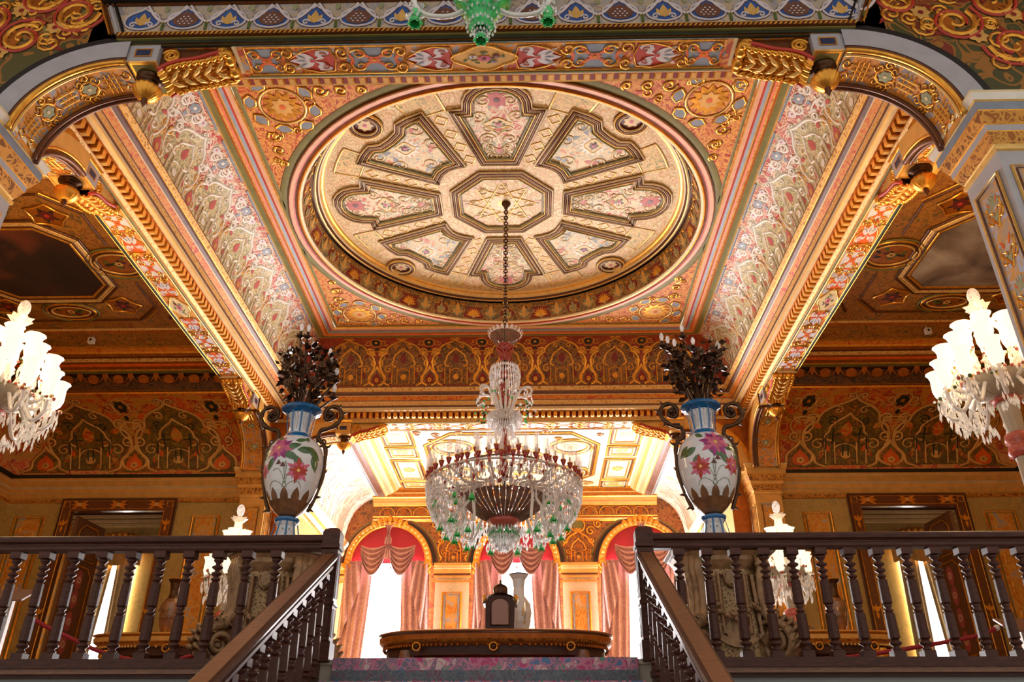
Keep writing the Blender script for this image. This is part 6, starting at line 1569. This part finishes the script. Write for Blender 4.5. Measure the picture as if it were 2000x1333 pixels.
# ------------------------------------------------------------------ crystal standing candelabra
def tulip():
    mb = MB(); mb.lathe([(0.03, 0.0), (0.055, 0.03), (0.072, 0.09), (0.070, 0.16), (0.066, 0.22), (0.082, 0.27), (0.098, 0.285)], 'shade_lit', 20, flute=8, fd=0.03); return mb
def candelabrum(x, y, zb, Htot, sc, lab, group, n_arm=12, wide=1.0):
    t = thing('standing_candelabrum', lab, 'candelabrum', (x, y, zb), group); rnd = random.Random(int(x*10))
    zc = Htot-1.32*sc                          # height of the bowl
    mb = MB(); s = sc
    mb.lathe([(0.001, 0), (0.30*s, 0), (0.32*s, 0.04*s), (0.26*s, 0.10*s), (0.15*s, 0.16*s), (0.10*s, 0.22*s)], 'crystal_dark', 24, flute=8, fd=0.03, cap=False); mb.build('base', t)
    mb = MB()
    z = 0.2*s; prof = []
    mb.lathe([(0.085*s, 0.2*s), (0.075*s, zc-0.62*s), (0.082*s, zc-0.58*s)], 'marble', 10, smooth=False)
    mb.lathe([(0.09*s, zc-0.58*s), (0.13*s, zc-0.55*s), (0.12*s, zc-0.48*s), (0.09*s, zc-0.46*s), (0.13*s, zc-0.42*s), (0.12*s, zc-0.36*s), (0.08*s, zc-0.33*s)], 'coral', 18, flute=6, fd=0.06)
    mb.lathe([(0.075*s, zc-0.33*s), (0.095*s, zc-0.02*s), (0.10*s, zc)], 'marble', 10, smooth=False)
    mb.lathe([(0.10*s, zc-0.02*s), (0.14*s, zc), (0.13*s, zc+0.03*s), (0.08*s, zc+0.05*s)], 'coral', 18, flute=9, fd=0.08); mb.build('column', t)
    mb = MB(); mb.lathe([(0.08*s, zc+0.03*s), (0.20*s, zc+0.08*s), (0.30*s, zc+0.16*s), (0.34*s, zc+0.23*s)], 'marble', 96, flute=24, fd=0.03)
    for k in range(36): mb.ball((0.345*s*cos(2*pi*k/36), 0.345*s*sin(2*pi*k/36), zc+0.235*s), 0.02*s, 'coral', 6, 4)
    mb.build('bowl', t)
    sh = tulip().build('shade'); COL.objects.unlink(sh); sh.scale = (s, s, s)
    am = MB(); fl = MB(); cr = MB()
    W = 0.54*wide*s
    for ring, (R_, Z_, n) in enumerate(((W, zc+0.16*s, n_arm), (W*0.78, zc+0.40*s, n_arm-2), (W*0.42, zc+0.60*s, max(4, n_arm//2)))):
        for k in range(n):
            a = 2*pi*(k+0.5*ring)/n; p = smooth2([(0.10*s, zc+0.2*s), (R_*0.45, zc+0.28*s-0.1*s), (R_*0.8, Z_-0.24*s), (R_, Z_-0.18*s), (R_*1.02, Z_-0.03*s)])
            arm(am, a, p, [0.02*s]*len(p), 'glass_arm')
            put(sh, t, (R_*cos(a), R_*sin(a), Z_), 'shade').scale = (s, s, s)
            for j in range(10):
                b = rnd.uniform(0, 6.28); q = rnd.uniform(0.03, 0.09)*s; fl.ball((R_*cos(a)+q*cos(b), R_*sin(a)+q*sin(b), Z_-0.03*s+rnd.uniform(-.03, .03)*s), rnd.uniform(.012, .022)*s, rnd.choice(['leaf_green', 'crystal_lit', 'crystal_lit', 'coral', 'gold_pale']), 6, 4)
            for j in range(12):
                b = 2*pi*j/12; cr.drop((R_*cos(a)+0.06*s*cos(b), R_*sin(a)+0.06*s*sin(b), Z_-0.05*s-0.05*s*(j % 3)), 0.014*s, 0.10*s, 'crystal_lit')
            if ring == 0:
                for j in range(16):
                    b = rnd.uniform(0, 6.28); cr.drop(((R_*0.78)*cos(a)+0.07*s*cos(b), (R_*0.78)*sin(a)+0.07*s*sin(b), Z_-0.28*s+rnd.uniform(-.05, .05)*s), 0.014*s, 0.10*s, 'crystal_lit')
    mb = MB(); mb.lathe([(0.05*s, zc+0.2*s), (0.07*s, zc+0.5*s), (0.05*s, zc+0.8*s), (0.07*s, zc+0.9*s), (0.05*s, zc+1.1*s)], 'crystal_lit', 12)
    for zz, r in ((zc+0.86*s, 0.15*s), (zc+1.06*s, 0.12*s)):
        for k in range(7):
            a = 2*pi*k/7+zz; c = V3((cos(a), sin(a), 0)); sd = V3((-sin(a), cos(a), 0))
            mb.add([c*0.04*s+V3((0, 0, zz-0.06*s)), c*r*0.7+sd*0.05*s+V3((0, 0, zz+0.03*s)), c*r*1.15+V3((0, 0, zz+0.045*s)), c*r*0.7-sd*0.05*s+V3((0, 0, zz+0.03*s))], [(0, 1, 2, 3)], 'crystal_lit', True)
    mb.ball((0, 0, zc+1.22*s), 0.062*s, 'crystal', 12, 10, 1, 1, 1.6); mb.build('finial', t)
    am.build('arms', t)['kind'] = 'stuff'; fl.build('glass_flowers', t)['kind'] = 'stuff'; cr.build('crystal_drops', t)['kind'] = 'stuff'
    return t
g = 'lit crystal candelabra beside the front piers'
candelabrum(-5.12, -2.5, 0, 4.05, 1.02, 'tall lit crystal candelabrum with tulip shades at the far left edge', g)
candelabrum(5.17, -2.5, 0, 4.07, 1.02, 'tall lit crystal candelabrum with tulip shades behind the right front pier', g)
g = 'smaller lit candelabra on the gilt console tables'
candelabrum(-3.55, 0.66, 0.985, 1.75, 0.86, 'lit crystal candelabrum on the left gilt table, behind the left pedestal', g, 9, 0.60)
candelabrum(3.70, 0.66, 0.985, 1.75, 0.86, 'lit crystal candelabrum on the right gilt table, behind the right pedestal', g, 9, 0.60)
# ------------------------------------------------------------------ green glass chandelier of the stair hall (only its foot shows)
def green_chandelier():
    x, y = 0.11, -6.25
    t = thing('chandelier', 'green glass chandelier foot hanging at the top edge of the view', 'chandelier', (x, y, 0)); rnd = random.Random(4)
    mb = MB(); mb.tube([(0, 0, 3.9), (0, 0, 7.3)], 0.02, 'bronze_dark', 8); mb.lathe([(0.02, 3.75), (0.07, 3.80), (0.16, 3.95), (0.22, 4.1), (0.05, 4.2)], 'green_glass', 20, flute=10, fd=0.06); mb.build('stem', t)
    cup = MB(); cup.lathe([(0.006, 0.05), (0.016, 0.045), (0.030, 0.02), (0.042, -0.005), (0.046, -0.02), (0.036, -0.026)], 'green_glass', 24, flute=6, fd=0.10)
    for k in range(6): cup.ball((0.040*cos(k*pi/3), 0.040*sin(k*pi/3), -0.018), 0.013, 'green_glass', 8, 6)
    cp = cup.build('green_bell'); COL.objects.unlink(cp)
    put(cp, t, (0.0, 0, 3.63), 'green_bell')
    cr = MB()
    for z, r, n in ((3.80, 0.075, 16), (3.76, 0.095, 18), (3.73, 0.06, 14), (3.70, 0.045, 12), (3.86, 0.11, 18), (3.68, 0.03, 10)): chain_ring(cr, r, z, n, 'crystal', 0.010, 0.045)
    b2 = MB(); b2.lathe([(0.05, 3.70), (0.075, 3.72), (0.07, 3.78), (0.03, 3.83)], 'green_glass', 24, flute=6, fd=0.12); b2.build('green_bowl', t)
    for k in range(5):
        a = pi+pi*k/4; R_ = 0.44; mb = MB(); p = smooth2([(0.06, 3.95), (0.2, 3.85), (0.36, 3.86), (R_, 3.95), (R_+0.02, 4.05)]); arm(mb, a, p, [0.018]*len(p)); mb.build('glass_arm', t)
        put(cp, t, (R_*cos(a), R_*sin(a), 3.80), 'green_bell')
        mb = MB(); mb.lathe([(0.02, 3.83), (0.04, 3.86), (0.03, 3.90)], 'green_glass', 12, (R_*cos(a), R_*sin(a), 0)); mb.build('green_bowl', t)
        for j in range(44):
            b = rnd.uniform(0, 6.28); q = rnd.uniform(0.015, 0.065); cr.drop((R_*cos(a)+q*cos(b), R_*sin(a)+q*sin(b), rnd.uniform(3.85, 3.97)), 0.010, 0.05, 'crystal')
    cr.build('crystal_drops', t)['kind'] = 'stuff'
green_chandelier()
# ------------------------------------------------------------------ centre table, clock, vases, consoles
def sup(rx, ry, n=48, p=3.2):
    o = []
    for i in range(n):
        a = 2*pi*i/n; c, s = cos(a), sin(a); o.append((rx*abs(c)**(2/p)*(1 if c > 0 else -1), ry*abs(s)**(2/p)*(1 if s > 0 else -1)))
    return o
def salon_table(x, y, rx, ry, H, lab, wood_, trim, group=None, rings_=True, name='salon_table'):
    t = thing(name, lab, 'table', (x, y, 0), group)
    R = lambda e, z: [(a*(1+e/rx), b*(1+e/ry), z) for a, b in sup(rx, ry)]
    mb = MB(); mb.rings([R(-0.05, H-0.03), R(-0.01, H-0.028), R(0.0, H-0.018), R(0.0, H-0.008), R(-0.02, H), R(-0.3*min(1, rx), H)], [trim, wood_, trim, wood_, wood_], True, True); mb.build('table_top', t)
    mb = MB(); mb.rings([R(-0.04, H-0.03), R(-0.01, H-0.05), R(-0.02, H-0.10), R(-0.06, H-0.125), R(-0.07, H-0.13), R(-0.05, H-0.14), R(-0.08, H-0.155), R(-0.10, H-0.16), R(-0.10, H-0.26)], [wood_, trim, 'leaf_gold', trim, wood_, trim, wood_, 'wood_dark'], True)
    ps = R(-0.065, 0)
    for i in range(len(ps)):                # scalloped edge
        a, b = ps[i], ps[(i+1) % len(ps)]
        for k in range(3):
            f = (k+0.5)/3; mb.ball((a[0]+(b[0]-a[0])*f, a[1]+(b[1]-a[1])*f, H-0.16), 0.016, trim, 6, 4)
    mb.build('apron', t)
    if rings_:
        for u in (-0.62, 0.0, 0.62):
            mb = MB(); c = (u*rx/1.0, -ry-0.0+0.02 if abs(u) < 0.1 else -ry*0.985+0.02, H-0.185); mb.tube([(c[0]+0.042*cos(2*pi*i/16), c[1]-0.0, c[2]+0.042*sin(2*pi*i/16)) for i in range(17)], 0.009, 'gold', 6); mb.ball((c[0], c[1]+0.015, c[2]), 0.03, 'bronze', 10, 6); mb.build('ring_pull', t)
    for sx in (-1, 1):
        for sy in (-1, 1):
            mb = MB(); cx, cy = sx*rx*0.72, sy*ry*0.66
            mb.lathe([(0.07, H-0.2), (0.085, H-0.28), (0.05, H-0.36), (0.06, H-0.45), (0.075, H-0.6), (0.045, 0.12), (0.07, 0.07), (0.075, 0.0), (0.001, 0.0)], wood_, 12, (cx, cy, 0)); mb.build('leg', t)
    return t
TH = 0.90
salon_table(-0.02, 0.0, 1.36, 0.72, 0.865, 'long dark wood table with gilt scalloped apron beneath the chandelier', 'wood_table', 'gold_deep')
TT = 0.865
def clock():
    t = thing('table_clock', 'dark arched table clock with domed top on the centre table', 'clock', (0.03, -0.10, TT))
    mb = MB()
    mb.box(-0.21, 0.21, -0.13, 0.13, 0, 0.05, 'wood_dark'); mb.box(-0.195, 0.195, -0.12, 0.12, 0.05, 0.075, 'bronze_dark')
    prof = [(-0.17, 0.075), (0.17, 0.075), (0.17, 0.37)]+[(0.17*cos(pi*i/12), 0.37+0.10*sin(pi*i/12)) for i in range(1, 12)]+[(-0.17, 0.37)]
    mb.rings([[(a, y, b) for a, b in prof] for y in (-0.11, 0.11)], 'wood_dark', True, True)
    mb.rings([[(a*1.06, y, 0.075+(b-0.075)*1.03) for a, b in prof[2:]] for y in (-0.13, -0.10)], 'wood_dark', False)
    mb.box(-0.20, -0.165, -0.13, 0.13, 0.36, 0.39, 'bronze_dark'); mb.box(0.165, 0.20, -0.13, 0.13, 0.36, 0.39, 'bronze_dark'); mb.build('case', t)
    mb = MB(); pr = [(-0.105, 0.12), (0.105, 0.12), (0.105, 0.34)]+[(0.105*cos(pi*i/12), 0.34+0.085*sin(pi*i/12)) for i in range(1, 12)]+[(-0.105, 0.34)]
    mb.poly([(a, -0.118, b) for a, b in pr], 'clock_face')
    mb.tube([(a, -0.12, b) for a, b in pr+[pr[0]]], 0.007, 'bronze', 5); mb.build('face', t)
    mb = MB(); mb.lathe([(0.17, 0.46), (0.15, 0.475), (0.10, 0.49), (0.085, 0.51), (0.09, 0.55), (0.075, 0.585), (0.045, 0.605), (0.02, 0.615), (0.012, 0.63), (0.018, 0.645), (0.001, 0.665)], 'bronze_dark', 20, sy=0.75)
    for s in (-1, 1): mb.lathe([(0.001, 0.39), (0.03, 0.39), (0.02, 0.41), (0.032, 0.43), (0.02, 0.455), (0.005, 0.47), (0.001, 0.48)], 'gold', 12, (s*0.185, -0.09, 0))
    mb.build('dome', t)
clock()
def small_vase(x, y, z, H, lab, mats, name='vase', group=None):
    t = thing(name, lab, 'vase', (x, y, z), group); k = H
    pr = [(0.001, 0), (0.10, 0), (0.11, 0.02), (0.10, 0.05), (0.14, 0.14), (0.18, 0.30), (0.195, 0.44), (0.18, 0.56), (0.12, 0.64), (0.085, 0.69), (0.08, 0.80), (0.10, 0.92), (0.15, 0.985), (0.155, 1.0), (0.13, 0.995), (0.06, 0.9)]
    mb = MB()
    for i, ((r0, a), (r1, b)) in enumerate(zip(pr, pr[1:])): mb.lathe([(r0*k, a*k), (r1*k, b*k)], mats[0] if a < 0.05 or a > 0.62 and a < .98 else (mats[1] if a < 0.6 else mats[2]), 24)
    rnd = random.Random(int(x*7)+3)
    S = lambda u, v, h: (lambda r: V3((r*sin(u), -r*cos(u), v*k)))(0.19*k*(1-((v-0.44)/0.55)**2)+h+0.004)
    m = []
    for i in range(22):
        u, v = rnd.uniform(0, 6.28), rnd.uniform(0.3, 0.5); m.append(('f', leafp(u, v, rnd.uniform(0, 6.28), 0.14, 0.07), rnd.choice(mats[3:]), 0.002))
    paint(mb, S, m, 0.003, None, None); mb.build('body', t); return t
small_vase(0.24, 0.40, TT, 0.84, 'pale tall vase with blue rim standing behind the clock', ['porcelain', 'porcelain', 'porcelain_navy', 'gold_pale', 'cream_gold', 'sage'])
salon_table(-4.0, 0.55, 1.05, 0.40, 0.985, 'gilded oval table in the left bay behind the balusters', 'gold', 'cream_gold', 'gilded side tables', True, 'console_table')
salon_table(3.80, 0.55, 1.05, 0.40, 0.985, 'gilded oval table in the right bay behind the balusters', 'gold', 'cream_gold', 'gilded side tables', True, 'console_table')
small_vase(-4.17, 0.50, 0.988, 0.70, 'dark painted vase on the left gilded table', ['bronze', 'porcelain_brown', 'gold', 'maroon', 'gold_pale', 'leaf_green'])
small_vase(4.20, 0.50, 0.988, 0.66, 'dark painted vase on the right gilded table', ['bronze', 'porcelain_brown', 'gold', 'maroon', 'gold_pale', 'leaf_green'])
# ------------------------------------------------------------------ rope barriers and sign posts
def sign_post(x, y, H, lab, q):
    t = thing('sign_post', lab, 'stand', (x, y, 0))
    mb = MB(); mb.lathe([(0.001, 0), (0.14, 0), (0.14, 0.015), (0.03, 0.03)], 'device_white', 20); mb.bevbox(-0.035, 0.035, -0.02, 0.02, 0.02, H, 0.004, 'device_white'); mb.build('post', t)
    mb = MB(); S = lambda u, v, h: V3((u*0.17, -0.02+v*0.10+0.0*h, H+0.03+v*0.06+h))
    mb.add([S(a, b, h) for h in (0, 0.015) for a, b in ((-1, -1), (1, -1), (1, 1), (-1, 1))], [(3, 2, 1, 0), (4, 5, 6, 7), (0, 1, 5, 4), (1, 2, 6, 5), (2, 3, 7, 6), (3, 0, 4, 7)], 'wood_rail'); mb.build('panel', t)
    return t
sign_post(-3.82, -3.3, 0.66, 'white post with sloping brown panel at the far left behind the balusters', -1)
sign_post(4.22, -3.3, 0.40, 'white post with red-brown sloping panel at the far right behind the balusters', 1)
def rope(pts, lab, posts):
    t = thing('rope_barrier', lab, 'rope', (pts[0][0], -3.3, 0)); mb = MB(); o = pts[0][0]
    mb.tube([(a-o, 0, b) for a, b in smooth2(pts, 6)], 0.016, 'rope_red', 8); mb.build('rope', t)
    mb = MB()
    for a, b in (pts[0], pts[-1]): mb.ball((a-o, 0, b), 0.024, 'device_white', 8, 6)
    mb.build('hook', t)
    for px, ph in posts:
        mb = MB(); mb.lathe([(0.001, 0), (0.12, 0), (0.12, 0.012), (0.02, 0.03), (0.016, 0.05), (0.016, ph), (0.03, ph+0.01), (0.001, ph+0.03)], 'bronze', 16, (px-o, 0, 0)); mb.build('post', t)
rope([(-3.62, 0.54), (-3.52, 0.48), (-3.33, 0.40), (-3.0, 0.27), (-2.70, 0.20), (-2.45, 0.19), (-2.2, 0.25), (-1.98, 0.34)], 'red velvet rope sagging behind the left balusters', [(-1.98, 0.34)])
rope([(4.02, 0.42), (3.85, 0.36), (3.5, 0.30), (3.1, 0.24), (2.75, 0.20), (2.45, 0.20), (2.3, 0.24)], 'red velvet rope stretched behind the right balusters', [(2.3, 0.24)])
def device(x, y, z, lab):
    t = thing('wall_speaker', lab, 'speaker', (x, y, z), 'small white speakers'); mb = MB(); mb.bevbox(-0.05, 0.05, -0.04, 0.03, -0.06, 0.05, 0.008, 'device_white'); mb.build('case', t)
    mb = MB(); mb.tube([(0, -0.041, 0), (0, -0.044, 0)], 0.022, 'black_band', 12); mb.tube([(0, 0.0, 0.04), (0, 0.02, 0.12)], 0.008, 'device_white', 6); mb.build('grille', t)
device(-7.15, 2.02, 6.12, 'small white box speaker under the left side ceiling'); device(7.15, 2.02, 6.14, 'small white box speaker under the right side ceiling')
# ------------------------------------------------------------------ light and camera
def light(name, kind, loc, energy, col=(1, 1, 1), size=1, rot=None, sy=None):
    d = bpy.data.lights.new(name, kind); d.energy = energy; d.color = col
    if kind == 'AREA':
        d.size = size
        if sy: d.shape = 'RECTANGLE'; d.size_y = sy
    elif kind == 'POINT': d.shadow_soft_size = size
    o = bpy.data.objects.new(name, d); COL.objects.link(o); o.location = loc
    if rot: o.rotation_euler = rot
    return o
for cx, hw in WIN: light('window_daylight', 'AREA', (cx, BY1+0.12, 2.2), 680, (0.97, 0.97, 1.0), 1.5, (radians(-90-12), 0, 0), 4.0)
for x in (-5.12, 5.17): light('candelabrum_glow', 'POINT', (x, -2.5, 3.55), 170, (1.0, 0.66, 0.30), 0.45)
for x in (-3.55, 3.70): light('candelabrum_glow', 'POINT', (x, 0.66, 2.45), 5, (1.0, 0.68, 0.32), 0.35)
W = bpy.data.worlds.new('World'); SC.world = W; W.use_nodes = True
nt = W.node_tree; bg = nt.nodes['Background']; bg.inputs['Color'].default_value = (1.0, 0.93, 0.84, 1); bg.inputs['Strength'].default_value = 0.52
cam = bpy.data.cameras.new('Camera'); co = bpy.data.objects.new('Camera', cam); COL.objects.link(co); SC.camera = co
cam.sensor_width = 36; cam.lens = 1562.79/2000*36; cam.shift_x = -6.686/2000; cam.shift_y = 34.17/2000
cam.clip_start = 0.05
p_, y_ = radians(28.1685), radians(-1.1859)
fw = V3((sin(y_)*cos(p_), cos(y_)*cos(p_), sin(p_))); rt = V3((cos(y_), -sin(y_), 0)); up = rt.cross(fw)
m4 = Matrix((( rt.x, up.x, -fw.x, 0.41), (rt.y, up.y, -fw.y, -9.853), (rt.z, up.z, -fw.z, -0.67), (0, 0, 0, 1)))
co.matrix_world = m4
SC.view_settings.view_transform = 'Standard'; SC.view_settings.look = 'None'; SC.view_settings.exposure = 0.55; SC.view_settings.gamma = 1.0; SC.view_settings.use_curve_mapping = False
SC.cycles.max_bounces = 8; SC.cycles.diffuse_bounces = 4; SC.cycles.glossy_bounces = 3; SC.cycles.transparent_max_bounces = 16; SC.cycles.transmission_bounces = 4
SC.cycles.sample_clamp_indirect = 6.0; SC.cycles.use_denoising = True; SC.cycles.use_adaptive_sampling = True; SC.cycles.adaptive_threshold = 0.05
